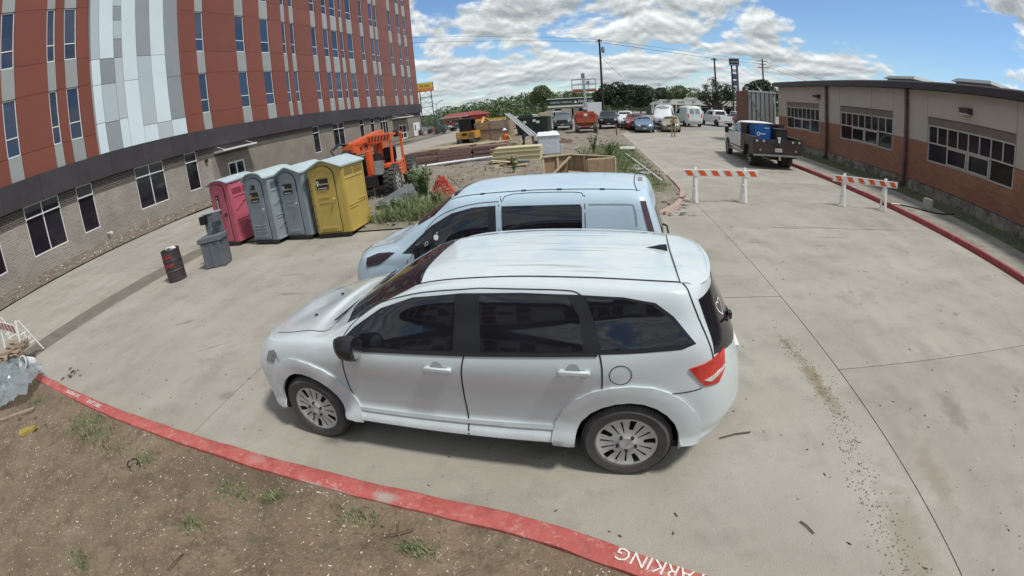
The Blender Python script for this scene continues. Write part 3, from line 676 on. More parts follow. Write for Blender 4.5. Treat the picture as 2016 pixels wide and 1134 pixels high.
for a, b in COLS:
    for i, (c, d) in enumerate(zip(ZR, ZR[1:])):
        if i % 2 == 0: panel('spandrel_panel', SPAN, a, b, c, d, -29.3, -29.03)
        else: window(hb, (-29.16, a+.01, c+.01), P0, b-a-.02, d-c-.02, [], [1.1 if i < 7 else 1.1], WFRAME, GLASS, .07)
STR = [((16.25, 17.0), [(7.6, PW), (10.2, PW), (12.0, PW), (21, PG), (TOP, PW)]), ((17.0, 18.25), [(7.55, PD), (10.2, PG), (12.0, PD), (19, PW), (TOP, PW)]),
       ((18.25, 19.0), [(7.6, PW), (12.0, PG), (13.4, PD), (14.8, PG), (15.9, PD), (18.4, PG), (20, PW), (TOP, PG)]), ((19.0, 20.35), [(10.24, PW), (19, PW), (TOP, PW)]),
       ((20.35, 21.7), [(6.8, PW), (12.0, PG), (20.5, PD), (TOP, PG)]), ((21.7, 23.15), [(6.8, PG), (12.0, PW), (21, PW), (TOP, PW)]), ((23.15, 24.65), [(6.84, PW), (10.2, PD), (19, PD), (TOP, PG)])]
for (a, b), segs in STR:
    c = 5.57
    for d, m in segs: panel('metal_panel', m, a, b, c, d, -29.3, -28.74, .016); c = d
MB().box(-46, -28.95, B1, 77.1, TOP, TOP+.5).build('parapet', FASCIA, hb, True)

# ------------------------------------------------------------------ low brick building on the right
RX = 13.7
PR = lambda u, v, d: (RX-d, u, v)
P1 = lambda u, v, d: (-d, u, v)
sb = thing('brick_school_building', 'long low building with orange brick base, beige siding and window bands', 'building', (RX, 14, 0))
WR = [(25.1, 29.95), (17.6, 22.55), (10.08, 15.02), (2.6, 7.5), (-4.9, 0)]
rops = [(a, b, 1.46, 3.22) for a, b in WR]
mb = MB(); wall_open(mb, PR, -9, 31.4, .52, 2.17, rops, 0); mb.box(RX+.01, 28, 31.3, 31.4, .0, 4.2, 0); mb.box(RX+.2, 28, -9, 31.3, 0, 4.2, 0)
mb.build('brick_wall', BRICKR, sb, True)
mb = MB(); P15 = lambda u, v, d: (RX-.02-d, u, v)
seams = [-9, -4.9, 0, 2.6, 7.55, 10.05, 15.05, 17.57, 19.41, 22.6, 25.08, 30.0, 31.4]
for a, b in zip(seams, seams[1:]):
    k = MB(); wall_open(k, P15, a+.008, b-.008, 2.175, 4.24, rops); k.box(RX-.018, RX+.18, a+.01, b-.01, 3.23 if any(o[0]-.1 < (a+b)/2 < o[1]+.1 for o in rops) else 2.18, 4.22)
    k.build('siding_panel', STUCCO, sb, True)
MB().box(RX-.035, RX+.3, -9, 31.42, -.1, .50).build('foundation', FOUND, sb, True)
for a, b in WR:
    w_ = b-a; MB().box(RX+.02, RX+.10, a+.01, b-.01, 2.9, 3.21).build('window_panel', PANELB, sb, True)
    bu = [(w_*i/8, .74, 1.44) for i in range(1, 8)]+[(w_*.245, 0, .74), (w_*.5, 0, .74), (w_*.745, 0, .74)]
    wo_ = window(sb, (RX+.07, a+.01, 1.465), P1, w_-.02, 1.435, bu, [.74], FRAME2, GLASSR, .055)
    for c_ in (.245, .5):
        u0, u1 = w_*c_+.03, w_*(c_+.25)-.04; mb = MB()
        for (p, q_, r_, s_) in ((u0, u1, .06, .12), (u0, u1, .65, .71), (u0, u0+.06, .12, .65), (u1-.06, u1, .12, .65)): mb.box(-.09, -.062, p, q_, r_, s_)
        mb.build('sash', FRAME2, wo_)
for yy in (23.99, 16.42, 8.9, 1.3):
    p_ = MB(); p_.box(RX-.20, RX-.06, yy-.075, yy+.075, .22, 4.24); p_.box(RX-.33, RX-.06, yy-.075, yy+.075, .14, .28)
    for z in (1.2, 2.4, 3.6): p_.box(RX-.215, RX-.04, yy-.1, yy+.1, z, z+.04)
    p_.build('downpipe', PIPEM, sb, True, bevel=.01)
MB().box(RX-.38, RX+14.5, -9.2, 31.75, 4.25, 4.50).build('roof_fascia', FASCIA, sb, True)
MB().box(RX-.30, RX+14.4, -9.1, 31.65, 4.505, 4.56).build('roof', mat('roof_membrane', (.30,.30,.29), rough=.9), sb, True)
for yy in (25.15, 12.6, 5.1):
    f = MB(); f.prism([(RX-.02, 3.76), (RX-.32, 3.72), (RX-.28, 3.56), (RX-.02, 3.52)], yy-.26, yy+.26, axis='Y'); f = f.build('wall_lamp', mat('dark_bronze', (.045,.035,.03), rough=.5), sb, True)
    MB().box(RX-.27, RX-.06, yy-.2, yy+.2, 3.50, 3.535).build('lens', mat('lamp_lens', (.6,.6,.55), rough=.3), f)
mb = MB(); mb.box(RX-.03, RX-.12, 30.78, 30.9, 3.5, 3.6); mb.lathe([(0, 0), (.06, .01), (.06, .08), (0, .1)], 10, c=(RX-.17, 30.84, 3.46)); mb.build('dome_camera', WPAINT, sb, True)
for (a, b) in ((17.9, 20.55), (12.7, 15.2)):
    r = thing('roof_ventilator', 'low galvanised roof ventilator on the brick building above its %s' % ('second window' if a > 15 else 'nearest window in view'), 'vent', (16, (a+b)/2, 4.56), group='ventilators on the school roof')
    MB().box(-.5, .9, a-(a+b)/2+.15, b-(a+b)/2-.15, 0, .36).build('housing', mat('galvanised', (.17,.18,.17), rough=.5, metal=.3, var=.2, scale=3), r)
    mb = MB(); h_ = (b-a)/2; mb.add([(-.7, -h_, .34), (1.1, -h_, .34), (1.1, h_, .34), (-.7, h_, .34), (-.45, -h_+.2, .50), (.85, -h_+.2, .50), (.85, h_-.2, .50), (-.45, h_-.2, .50)], [(0,1,5,4),(1,2,6,5),(2,3,7,6),(3,0,4,7),(4,5,6,7),(3,2,1,0)])
    mb.build('hood', mat('pale_galvanised', (.20,.215,.21), rough=.5, metal=.2, var=.15), r)
    for t in (-.5, 0, .5): MB().box(-.515, -.50, t*h_-.02, t*h_+.02, .01, .25).build('louvre', BLACKM, r)
# building the camera hangs on: only its panelled front is ever mirrored in the car windows
rb = thing('panelled_building', 'low white building with maroon panels mirrored in the side windows of the cars', 'building', (0, -15, 0))
mb = MB().box(-30, 12.5, -2, 0, 0, 4.3, 0)
mb.build('wall', WPAINT, rb)
MB().box(-30.2, 12.7, .0, .25, 3.9, 4.4).build('fascia', FASCIA, rb)
rm_ = mat('maroon_panel', (.16,.03,.03), rough=.6)
for i in range(120):
    if random.random() < .62: MB().box(-29.5+(i//3)*1.0, -28.7+(i//3)*1.0, .003, .05, 1.4+.8*(i % 3), 2.1+.8*(i % 3)).build('panel', rm_, rb)
# ------------------------------------------------------------------ vehicles
CARW = mat('white_car_paint', (.545,.605,.61), rough=.22, var=.03, scale=1.2, coat=.8, spec=.45)
VANW = mat('white_van_paint', (.44,.56,.64), rough=.28, var=.03, scale=1.2, coat=.5, spec=.45)
TINT = mat('tinted_car_glass', (.012,.012,.016), rough=.035, var=.3, scale=2, spec=.6)
TRIM = mat('black_car_trim', (.014,.015,.017), rough=.35, var=.2)
GAPM = mat('panel_gap_black', (.012,.012,.013), rough=.8)
TYRE = mat('tyre_rubber', (.045,.043,.042), rough=.85, scale=6, col2=(.085,.08,.075), bump=.3, bscale=80)
WELL = mat('wheel_well_black', (.012,.012,.012), rough=.9)
HUBC = mat('silver_hubcap', (.45,.45,.44), rough=.42, metal=.1, var=.12, scale=9)
CHROME = mat('chrome', (.6,.6,.6), rough=.15, metal=1, var=.05)
TAILR = mat('red_tail_lens', (.38,.012,.010), rough=.12, scale=9, col2=(.66,.045,.025), coat=.7)
LAMPG = mat('headlight_lens', (.10,.10,.10), rough=.08, scale=20, col2=(.42,.42,.42), coat=.8)
LAMPW = mat('bright_lens', (.55,.55,.52), rough=.15, scale=30, var=.2, coat=.6)
PLATE = mat('number_plate_white', (.62,.62,.60), rough=.5, var=.05)

def cr(p0, p1, p2, p3, t):
    return .5*((2*p1)+(-p0+p2)*t+(2*p0-5*p1+4*p2-p3)*t*t+(-p0+3*p1-3*p2+p3)*t*t*t)
def crline(pts, n):
    """resample list of vectors with a catmull-rom curve, n steps per span (int or list)"""
    out = []
    for i in range(len(pts)-1):
        a = pts[max(i-1, 0)]; b = pts[i]; c = pts[i+1]; d = pts[min(i+2, len(pts)-1)]
        k = n if isinstance(n, int) else n[i]
        for j in range(k): out.append(cr(a, b, c, d, j/k))
    return out+[pts[-1]]
def loft(levels, nu=8, nv=3, arches=(), flare=None):
    """levels: rows from underside centre to roof centre; each row = stations nose -> tail; y is the half width. Returns a mirrored closed bmesh."""
    rows = [crline([Vector(p) for p in lv], nu) for lv in levels]
    nst = len(rows[0]); grid = []
    for k in range(nst):
        grid.append(crline([r[k] for r in rows], nv))
    bm = bmesh.new(); nl = len(grid[0]); V = {}
    for k in range(nst):
        for t in range(nl):
            p = grid[k][t].copy(); p.y = max(p.y, 0)
            if k in (0, nst-1) or t in (0, nl-1): p.y = 0
            if flare:
                for (cx, cz, r, w_, h) in flare:
                    dd = math.hypot(p.x-cx, p.z-cz)
                    if p.y > .6 and dd < r+w_ and p.z > .2:
                        s_ = 1 if dd < r+w_*.72 else max(0, 1-(dd-r-w_*.72)/(w_*.28)); s_ = s_*s_*(3-2*s_); p.y = max(p.y, p.y+h*s_)
            for sg in (1, -1):
                if sg == -1 and p.y == 0: V[(k, t, -1)] = V[(k, t, 1)]; continue
                V[(k, t, sg)] = bm.verts.new((p.x, p.y*sg, p.z))
    for k in range(nst-1):
        for t in range(nl-1):
            for sg in (1, -1):
                q_ = [V[(k, t, sg)], V[(k+1, t, sg)], V[(k+1, t+1, sg)], V[(k, t+1, sg)]]
                if sg == -1: q_.reverse()
                u = []
                for v in q_:
                    if v not in u: u.append(v)
                if len(u) >= 3:
                    try: bm.faces.new(u)
                    except ValueError: pass
    bmesh.ops.remove_doubles(bm, verts=bm.verts, dist=1e-4)
    bmesh.ops.recalc_face_normals(bm, faces=bm.faces)
    return bm
def cut_arches(me, wheels, r, y0):
    """boolean: cylinders bored in from the sides for the wheels"""
    o = bpy.data.objects.new('tmpb', me); COL.objects.link(o); cuts = []
    me.materials.append(WELL)
    for (cx, cz) in wheels:
        for sg in (1, -1):
            mb = MB(); mb.tube((cx, sg*y0, cz), (cx, sg*1.3, cz), r, n=40); cm = mb.mesh('cut', [me.materials[0], WELL])
            cm.polygons.foreach_set('material_index', [1]*len(cm.polygons))
            co = bpy.data.objects.new('cut', cm); COL.objects.link(co); cuts.append(co)
            md = o.modifiers.new('b', 'BOOLEAN'); md.operation = 'DIFFERENCE'; md.solver = 'EXACT'; md.object = co
    nm = bpy.data.meshes.new_from_object(o.evaluated_get(bpy.context.evaluated_depsgraph_get()))
    for c_ in cuts: bpy.data.objects.remove(c_)
    bpy.data.objects.remove(o)
    return nm
class Skin:
    """the finished body shell, to lay flush panels, lamps, glass and seams on"""
    def __init__(s, bm): s.bvh = BVHTree.FromBMesh(bm)
    def hit(s, p, d, back=1.5):
        d = Vector(d).normalized(); p = Vector(p)
        h, n_, i, dist = s.bvh.ray_cast(p-d*back, d)
        return (h, n_) if h is not None else (None, None)
    def decal(s, name, pts, d, m, parent, off=.004, step=.07, both=True, skirt=.012, smoothp=0, n=None):
        """pts: 3D outline roughly in front of the surface, laid on it along d; mirrored when both"""
        d = Vector(d).normalized(); u = (Vector(pts[1])-Vector(pts[0])); u = (u-d*u.dot(d)).normalized(); w_ = d.cross(u); o = Vector(pts[0])
        if smoothp: pts = [p for p in crline([Vector(p) for p in (list(pts)+[pts[0]])], smoothp)][:-1]
        P2 = [((Vector(p)-o).dot(u), (Vector(p)-o).dot(w_)) for p in pts]
        # densify outline
        out = []
        for a, b in zip(P2, P2[1:]+P2[:1]):
            k = max(1, int(math.hypot(b[0]-a[0], b[1]-a[1])/step))
            for j in range(k): out.append(Vector((a[0]+(b[0]-a[0])*j/k, a[1]+(b[1]-a[1])*j/k)))
        nb = len(out); xs = [p.x for p in out]; ys = [p.y for p in out]
        inner = []
        def inside(x, y):
            c = False
            for i in range(nb):
                a, b = out[i], out[i-1]
                if (a.y > y) != (b.y > y) and x < (b.x-a.x)*(y-a.y)/(b.y-a.y)+a.x: c = not c
            return c
        x = min(xs)+step*.5
        while x < max(xs):
            y = min(ys)+step*.5
            while y < max(ys):
                if inside(x, y) and min((p.x-x)**2+(p.y-y)**2 for p in out) > (step*.35)**2: inner.append(Vector((x, y)))
                y += step
            x += step
        V2, E2, F2, *_ = delaunay_2d_cdt(out+inner, [], [list(range(nb))], 1, 1e-6)
        obs = []
        for sg in ((1, -1) if both else (1,)):
            vs = []; lastn = -d; ok = True
            for v in V2:
                p = o+u*v.x+w_*v.y
                h, nr = s.hit(p, d)
                if h is None: vs.append(None); continue
                if nr.dot(d) > 0: nr = -nr
                vs.append((h+nr*off, nr))
            hits = [i for i, v in enumerate(vs) if v is not None]
            if not hits: return None
            for i, v in enumerate(vs):
                if v is None:
                    j = min(hits, key=lambda k: (V2[k]-V2[i]).length); vs[i] = vs[j]
            mb = MB(); co = [v[0] for v in vs]; mb.add(co, [tuple(f) for f in F2])
            # skirt edge loop
            ec = {}
            for f in F2:
                for a, b in zip(f, list(f[1:])+[f[0]]): ec[(a, b)] = 1
            for (a, b) in list(ec):
                if (b, a) not in ec:
                    mb.add([co[a], co[b], co[b]-vs[b][1]*(skirt+off), co[a]-vs[a][1]*(skirt+off)], [(0, 1, 2, 3)])
            if sg == -1: mb.v = [(a, -b, c) for a, b, c in mb.v]
            obs.append(mb.build(name, m, parent, smooth=50))
        return obs
    def seam(s, name, pts, d, m, parent, w=.0065, off=.003, both=True, n=6):
        """a thin dark shut line along pts"""
        line = crline([Vector(p) for p in pts], n)
        for sg in ((1, -1) if both else (1,)):
            co = []; 
            for i, p in enumerate(line):
                h, nr = s.hit(p, d)
                if h is None: continue
                if nr.dot(Vector(d)) > 0: nr = -nr
                co.append((h, nr))
            if len(co) < 2: return
            mb = MB(); vs = []
            for i, (h, nr) in enumerate(co):
                t = (co[min(i+1, len(co)-1)][0]-co[max(i-1, 0)][0])
                if t.length < 1e-6: t = Vector((1, 0, 0))
                sd_ = t.normalized().cross(nr).normalized()*w/2
                vs += [h+nr*off+sd_, h+nr*off-sd_]
            mb.add(vs, [(2*i, 2*i+1, 2*i+3, 2*i+2) for i in range(len(co)-1)])
            if sg == -1: mb.v = [(a, -b, c) for a, b, c in mb.v]
            mb.build(name, m, parent, smooth=60)
def wheel_proto(r=.345, w=.22, rr=.235, kind='hubcap'):
    """returns list of (name, mesh) around the axle Y, outer face at -y"""
    t = MB(); prof = [(rr-.01, -w/2+.02), (rr+.012, -w/2-.004), (r-.035, -w/2-.012), (r-.008, -w/2+.02), (r, -w/2+.06), (r, w/2-.06), (r-.01, w/2-.01), (rr, w/2), (rr-.02, 0), (rr-.01, -w/2+.02)]
    t.lathe(prof, 48, axis='Y')
    for i in range(72):   # tread lugs
        a = 2*pi*i/72
        for y_ in (-w*.3, w*.05, w*.34): t.cbox(((r+.002)*cos(a+.03*(y_ > 0)), y_, (r+.002)*sin(a+.03*(y_ > 0))), (.008, w*.2, .022), ry=-a)
    tm = t.mesh('tyre', [TYRE], 40)
    d = MB(); nseg = 160; rings = [0, .03, .055, .075, rr*.42, rr*.55, rr*.70, rr*.86, rr*.93, rr]
    dep = [-.010, -.012, -.014, -.002, .003, .004, .006, .006, .000, -.004]
    vs = [(rad*cos(2*pi*i/nseg), -w/2+.012+dep[j], rad*sin(2*pi*i/nseg)) for i in range(nseg) for j, rad in enumerate(rings)]
    k = len(rings); fs = []
    for i in range(nseg):
        a = ((i+.5)/nseg*5) % 1.
        for j in range(k-1):
            mid_ = (rings[j]+rings[j+1])/2/rr; hole = False
            if kind == 'hubcap':
                if .60 < mid_ < .93 and abs(a-.5) < .105: hole = True
                if .44 < mid_ < .82 and (abs(a-.15) < .03 or abs(a-.85) < .03): hole = True
            else:
                b = ((i+.5)/nseg*(6 if kind == 'six' else 8)) % 1.
                if .45 < mid_ < .90 and abs(b-.5) < .24: hole = True
            if not hole: i2 = (i+1) % nseg; fs.append((i*k+j, i2*k+j, i2*k+j+1, i*k+j+1))
    d.add(vs, fs)
    for i in range(5):
        a = 2*pi*i/5+.2; d.tube((.075*cos(a), -w/2-.014, .075*sin(a)), (.075*cos(a), -w/2+.01, .075*sin(a)), .013, n=8, m=1)
    dm = d.mesh('hubcap' if kind == 'hubcap' else 'rim', [HUBC, TRIM], 30)
    b = MB(); b.lathe([(0, -w/2+.05), (rr*.98, -w/2+.05), (rr*.98, -w/2+.008)], 40, axis='Y'); bmh = b.mesh('dark_backing_disc', [WELL])  # black disc added behind the holes, standing in for shade inside the wheel
    return [('tyre', tm), (dm.name, dm), ('dark_backing_disc', bmh)]
def put_wheel(proto, parent, loc, side, spin=0., steer=0.):
    e = link('wheel', proto[0][1], parent); e.location = loc; e.rotation_euler = (0, 0, pi*(side > 0)+steer)
    for nm, me in proto[1:]:
        o = link(nm, me, e); o.rotation_euler.y = spin
    return e

# --- the white people carrier in the foreground (x nose->tail, half width y, z)
def rowx(xs, ys, zs): return list(zip(xs, ys, zs))
SUV = [
 rowx([.35,.36,.5,1.0,1.4,1.9,2.3,2.9,3.5,3.86,4.4,4.55,4.58],[0]*13,[.22]*13),
 rowx([.14,.19,.46,1.0,1.4,1.9,2.3,2.9,3.5,3.86,4.40,4.70,4.76],[0,.45,.78,.84,.86,.86,.86,.86,.86,.84,.79,.42,0],[.26,.26,.26,.30,.31,.31,.31,.31,.31,.30,.31,.33,.33]),
 rowx([.02,.07,.34,1.0,1.4,1.9,2.3,2.9,3.5,3.86,4.46,4.80,4.86],[0,.45,.80,.875,.885,.885,.885,.885,.885,.875,.82,.44,0],[.42,.42,.40,.42,.44,.45,.45,.455,.46,.42,.42,.46,.46]),
 rowx([.0,.06,.32,1.0,1.4,1.9,2.3,2.9,3.5,3.86,4.47,4.79,4.86],[0,.45,.805,.875,.872,.868,.868,.868,.872,.875,.825,.45,0],[.56,.56,.54,.56,.53,.53,.53,.535,.54,.56,.56,.60,.60]),
 rowx([.05,.10,.30,1.0,1.4,1.9,2.3,2.9,3.5,3.86,4.47,4.76,4.82],[0,.44,.79,.885,.888,.885,.885,.885,.887,.888,.825,.45,0],[.73,.73,.72,.76,.74,.74,.74,.745,.75,.78,.76,.78,.78]),
 rowx([.12,.17,.36,1.0,1.4,1.9,2.3,2.9,3.5,3.86,4.46,4.71,4.76],[0,.42,.745,.893,.910,.912,.912,.912,.912,.905,.80,.44,0],[.86,.86,.88,.93,.95,.96,.97,.985,1.0,1.01,.97,.95,.95]),
 rowx([.18,.23,.43,1.0,1.37,1.8,2.3,2.9,3.5,4.0,4.42,4.67,4.72],[0,.40,.69,.845,.878,.888,.888,.888,.884,.865,.785,.43,0],[.915,.93,.965,1.045,1.09,1.085,1.105,1.13,1.16,1.19,1.16,1.08,1.08]),
 rowx([.26,.30,.48,1.0,1.36,1.80,2.3,2.9,3.5,4.0,4.35,4.55,4.60],[0,.38,.63,.775,.815,.805,.81,.815,.81,.785,.73,.41,0],[.945,.955,.985,1.075,1.135,1.285,1.33,1.345,1.36,1.37,1.35,1.31,1.31]),
 rowx([.32,.36,.54,1.0,1.34,1.95,2.34,2.9,3.5,4.0,4.28,4.44,4.48],[0,.34,.57,.71,.755,.735,.735,.738,.735,.72,.67,.39,0],[.962,.97,1.0,1.09,1.145,1.435,1.545,1.575,1.575,1.555,1.53,1.54,1.55]),
 rowx([.38,.42,.58,1.0,1.31,1.98,2.32,2.9,3.5,4.0,4.26,4.42,4.46],[0,.30,.49,.62,.665,.635,.605,.605,.602,.60,.575,.36,0],[.975,.985,1.015,1.10,1.15,1.455,1.57,1.615,1.612,1.59,1.57,1.585,1.595]),
 rowx([.5,.53,.66,1.0,1.25,1.95,2.27,2.9,3.5,4.0,4.22,4.34,4.37],[0,.20,.32,.38,.40,.39,.39,.39,.39,.385,.36,.22,0],[.995,1.0,1.03,1.12,1.155,1.52,1.615,1.645,1.645,1.622,1.60,1.605,1.61]),
 rowx([.6,.62,.72,1.0,1.22,1.93,2.25,2.9,3.5,4.0,4.20,4.30,4.33],[0]*13,[1.005,1.01,1.035,1.13,1.16,1.53,1.625,1.66,1.658,1.635,1.612,1.61,1.612])]
W1, W2, WZ = .99, 3.87, .355
bm = loft(SUV, 15, 6, flare=[(W1, .36, .40, .165, .012), (W2, .36, .40, .165, .012)])
sk = Skin(bm); me = bpy.data.meshes.new('body'); bm.to_mesh(me); bm.free(); me.materials.append(CARW)
me = cut_arches(me, [(W1, .36), (W2, .36)], .405, .56); smooth_mesh(me, 42)
suv = thing('white_suv', 'white seven seat family car nearest the red kerb with grey hubcaps', 'car', (-3.553, 3.828, 0), R(-4.14))
me.name = 'body'; body = link('body', me, suv)
S_ = (0, 1, 0); Sd = (0, -1, 0)   # lay along -y from +y side, mirrored
Y = 1.3
def sp3(l, y=Y): return [(x, y, z) for x, z in l]
DLO = [(1.50,1.115),(1.68,1.255),(1.95,1.41),(2.25,1.505),(2.65,1.545),(3.1,1.555),(3.5,1.545),(3.8,1.53),(4.02,1.49),(4.15,1.40),(4.32,1.215),(4.22,1.185),(3.6,1.155),(2.9,1.12),(2.3,1.095),(1.75,1.08)]
sk.decal('window_surround', sp3(DLO), Sd, TRIM, suv, .003, .06)
sk.decal('front_door_glass', sp3([(1.69,1.12),(1.80,1.30),(2.02,1.43),(2.30,1.505),(2.60,1.528),(2.57,1.14),(2.2,1.12)]), Sd, TINT, suv, .006, .06)
sk.decal('rear_door_glass', sp3([(2.79,1.148),(2.79,1.532),(3.15,1.54),(3.42,1.53),(3.50,1.40),(3.53,1.18),(3.2,1.162)]), Sd, TINT, suv, .006, .06)
sk.decal('quarter_glass', sp3([(3.655,1.19),(3.61,1.35),(3.55,1.522),(3.8,1.513),(4.0,1.475),(4.12,1.39),(4.29,1.222),(4.0,1.205)]), Sd, TINT, suv, .006, .05)
sk.decal('waist_moulding', sp3([(1.66,1.068),(1.66,1.098),(2.6,1.125),(3.63,1.172),(3.63,1.145),(2.6,1.098)]), Sd, BLACKM, suv, .009, .1)
sk.seam('door_gap', sp3([(1.60,1.09),(1.535,.98),(1.50,.70),(1.54,.50),(1.57,.36)]), Sd, GAPM, suv, .011)
sk.seam('door_gap', sp3([(2.66,1.12),(2.62,.95),(2.60,.70),(2.60,.36)]), Sd, GAPM, suv, .011)
sk.seam('door_gap', sp3([(3.645,1.16),(3.665,1.05),(3.665,.88),(3.655,.78)]), Sd, GAPM, suv, .011)
sk.seam('door_gap', sp3([(1.52,1.12),(1.66,1.275),(1.95,1.44),(2.3,1.535),(2.70,1.572),(2.9,1.578),(3.38,1.573),(3.50,1.55),(3.545,1.50)]), Sd, GAPM, suv, .008)
sk.seam('roof_moulding', [(2.02,.632,2.2),(2.32,.61,2.2),(2.9,.605,2.2),(3.5,.602,2.2),(4.0,.60,2.2),(4.24,.58,2.2)], (0,0,-1), GAPM, suv, .016, .003)
sk.seam('tailgate_gap', [(4.235,.62,1.60),(4.27,.70,1.52),(4.34,.75,1.38),(4.46,.82,1.17),(4.515,.86,1.05)], (-.35,-.8,-.2), GAPM, suv, .012)
sk.seam('tailgate_gap', [(4.215,.60,2.2),(4.20,.3,2.2),(4.195,-.3,2.2),(4.215,-.60,2.2)], (0,0,-1), GAPM, suv, .012, both=False)
sk.seam('bumper_gap', sp3([(4.20,.845),(4.35,.835),(4.50,.845),(4.6,.86)]), (-.4,-.9,0), GAPM, suv, .008)
sk.seam('bonnet_gap', [(.46,.70,1.4),(.75,.75,1.4),(1.0,.765,1.4),(1.26,.79,1.4),(1.32,.765,1.5)], (0,-.35,-1), GAPM, suv, .009)
sk.seam('bumper_gap', sp3([(.36,.90),(.45,.80),(.56,.72)]), (.5,-.9,0), GAPM, suv, .008)
sk.decal('sill_moulding', sp3([(1.57,.44),(1.56,.475),(2.6,.485),(3.40,.50),(3.44,.465),(2.6,.45)]), Sd, CARW, suv, .014, .1)
def ring_pts(cx, cz, r, n=18): return [(cx+r*cos(2*pi*i/n), cz+r*sin(2*pi*i/n)) for i in range(n)]
sk.seam('fuel_flap_gap', [(x, -Y, z) for x, z in ring_pts(3.795, 1.005, .078)+ring_pts(3.795, 1.005, .078)[:1]], (0,1,0), GAPM, suv, .006, both=False, n=2)
for hx, hz in ((2.435, .985), (3.47, 1.025)):
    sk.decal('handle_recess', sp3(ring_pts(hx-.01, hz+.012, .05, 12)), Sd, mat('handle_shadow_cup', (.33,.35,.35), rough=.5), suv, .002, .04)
    for sg in (1, -1):
        yy = .935*sg
        mb = MB(); mb.box(hx-.115, hx+.115, min(yy-.012*sg, yy+.012*sg), max(yy-.012*sg, yy+.012*sg), hz-.019, hz+.019); mb.box(hx-.11, hx-.07, min(.9*sg, yy), max(.9*sg, yy), hz-.014, hz+.014); mb.box(hx+.07, hx+.11, min(.9*sg, yy), max(.9*sg, yy), hz-.014, hz+.014)
        mb.build('door_handle', CARW, suv, bevel=.008, smooth=40)
sk.decal('tail_lamp', [(4.37,1.2,1.035),(4.48,1.2,1.055),(4.60,1.2,1.085),(4.69,1.2,1.10),(4.70,1.2,.95),(4.64,1.2,.865),(4.50,1.2,.88)], (-.25,-1,0), TAILR, suv, .012, .04)
sk.decal('reversing_lamp', [(4.50,1.2,.925),(4.69,1.2,.985),(4.69,1.2,.965),(4.56,1.2,.905)], (-.25,-1,0), LAMPW, suv, .018, .03)
sk.decal('headlight', [(.22,1.2,.80),(.25,1.2,.90),(.37,1.2,.935),(.43,1.2,.91),(.36,1.2,.81)], (.5,-.85,0), mat('dark_headlight', (.11,.115,.12), rough=.12, coat=.7, scale=14, col2=(.30,.30,.30)), suv, .008, .04)
sk.decal('headlight', [(-.5,.36,.80),(-.5,.36,.91),(-.5,.60,.93),(-.5,.66,.80)], (1,-.15,0), LAMPG, suv, .008, .05)
sk.decal('grille', [(-.5,-.34,.70),(-.5,-.30,.88),(-.5,.30,.88),(-.5,.34,.70)], (1,0,0), TRIM, suv, .008, .06, both=False)
sk.decal('lower_grille', [(-.5,-.5,.33),(-.5,-.55,.48),(-.5,.55,.48),(-.5,.5,.33)], (1,0,0), TRIM, suv, .008, .08, both=False)
sk.decal('windscreen', [(1.25,-.74,2),(1.15,-.45,2),(1.12,0,2),(1.15,.45,2),(1.25,.74,2),(1.42,.755,2),(1.92,.67,2),(2.08,.58,2),(2.08,.33,2),(2.075,0,2),(2.08,-.33,2),(2.08,-.60,2),(1.95,-.67,2),(1.42,-.755,2)], (.38,0,-.92), TINT, suv, .004, .08, both=False)
sk.decal('rear_window', [(5,-.665,1.515),(5,.665,1.515),(5,.715,1.32),(5,.765,1.13),(5,.5,1.06),(5,-.5,1.06),(5,-.765,1.13),(5,-.715,1.32)], (-1,0,-.05), TINT, suv, .006, .05, both=False)
sp_ = MB()   # roof spoiler
for sg in (1, -1): pass
prof = [(-.60, 4.205, 1.585), (-.40, 4.19, 1.618), (0, 4.18, 1.632), (.40, 4.19, 1.618), (.60, 4.205, 1.585)]
tr = [(-.59, 4.32, 1.55), (-.44, 4.44, 1.568), (0, 4.50, 1.575), (.44, 4.44, 1.568), (.59, 4.32, 1.55)]
pa = crline([Vector((x, y, z)) for y, x, z in prof], 5); pb_ = crline([Vector((x, y, z)) for y, x, z in tr], 5)
vs = []; 
for a, b in zip(pa, pb_): vs += [a, (a+b)/2+Vector((0, 0, .012)), b, b-Vector((.02, 0, .035)), a-Vector((0, 0, .03))]
sp_.add(vs, [(i*5+j, i*5+j+1, i*5+j+6, i*5+j+5) for i in range(len(pa)-1) for j in range(4)]+[(0,1,2,3,4), tuple(len(vs)-5+j for j in (4,3,2,1,0))])
spo = sp_.build('roof_spoiler', CARW, suv, smooth=50)
fin = MB(); fin.add([(3.98,0,1.637),(4.16,.032,1.612),(4.16,-.032,1.612),(4.15,0,1.668),(4.10,.015,1.66),(4.10,-.015,1.66)], [(0,1,4),(0,5,2),(0,4,5),(4,1,3),(5,3,2),(4,3,5),(1,2,3),(0,2,1)])
fin.build('aerial_fin', TRIM, suv, smooth=60)
wp = MB(); wp.path([(4.66,0,1.16),(4.68,-.25,1.17),(4.60,-.5,1.24)], .012, m=0); wp.cbox((4.665,-.30,1.19),(.03,.07,.05)); wp.build('rear_wiper', TRIM, suv)
MB().box(4.79,4.825,-.18,.18,.72,.84).build('number_plate', PLATE, suv)
MB().cbox((1.33,0,1.20),(.05,1.2,.012),ry=-.5).build('wiper', TRIM, suv)
for yy in (.18, -.33): MB().lathe([(0,.012),(.018,.010),(.02,0)],8,c=(.86,yy,1.098 if abs(yy)<.2 else 1.09)).build('washer_jet', TRIM, suv)
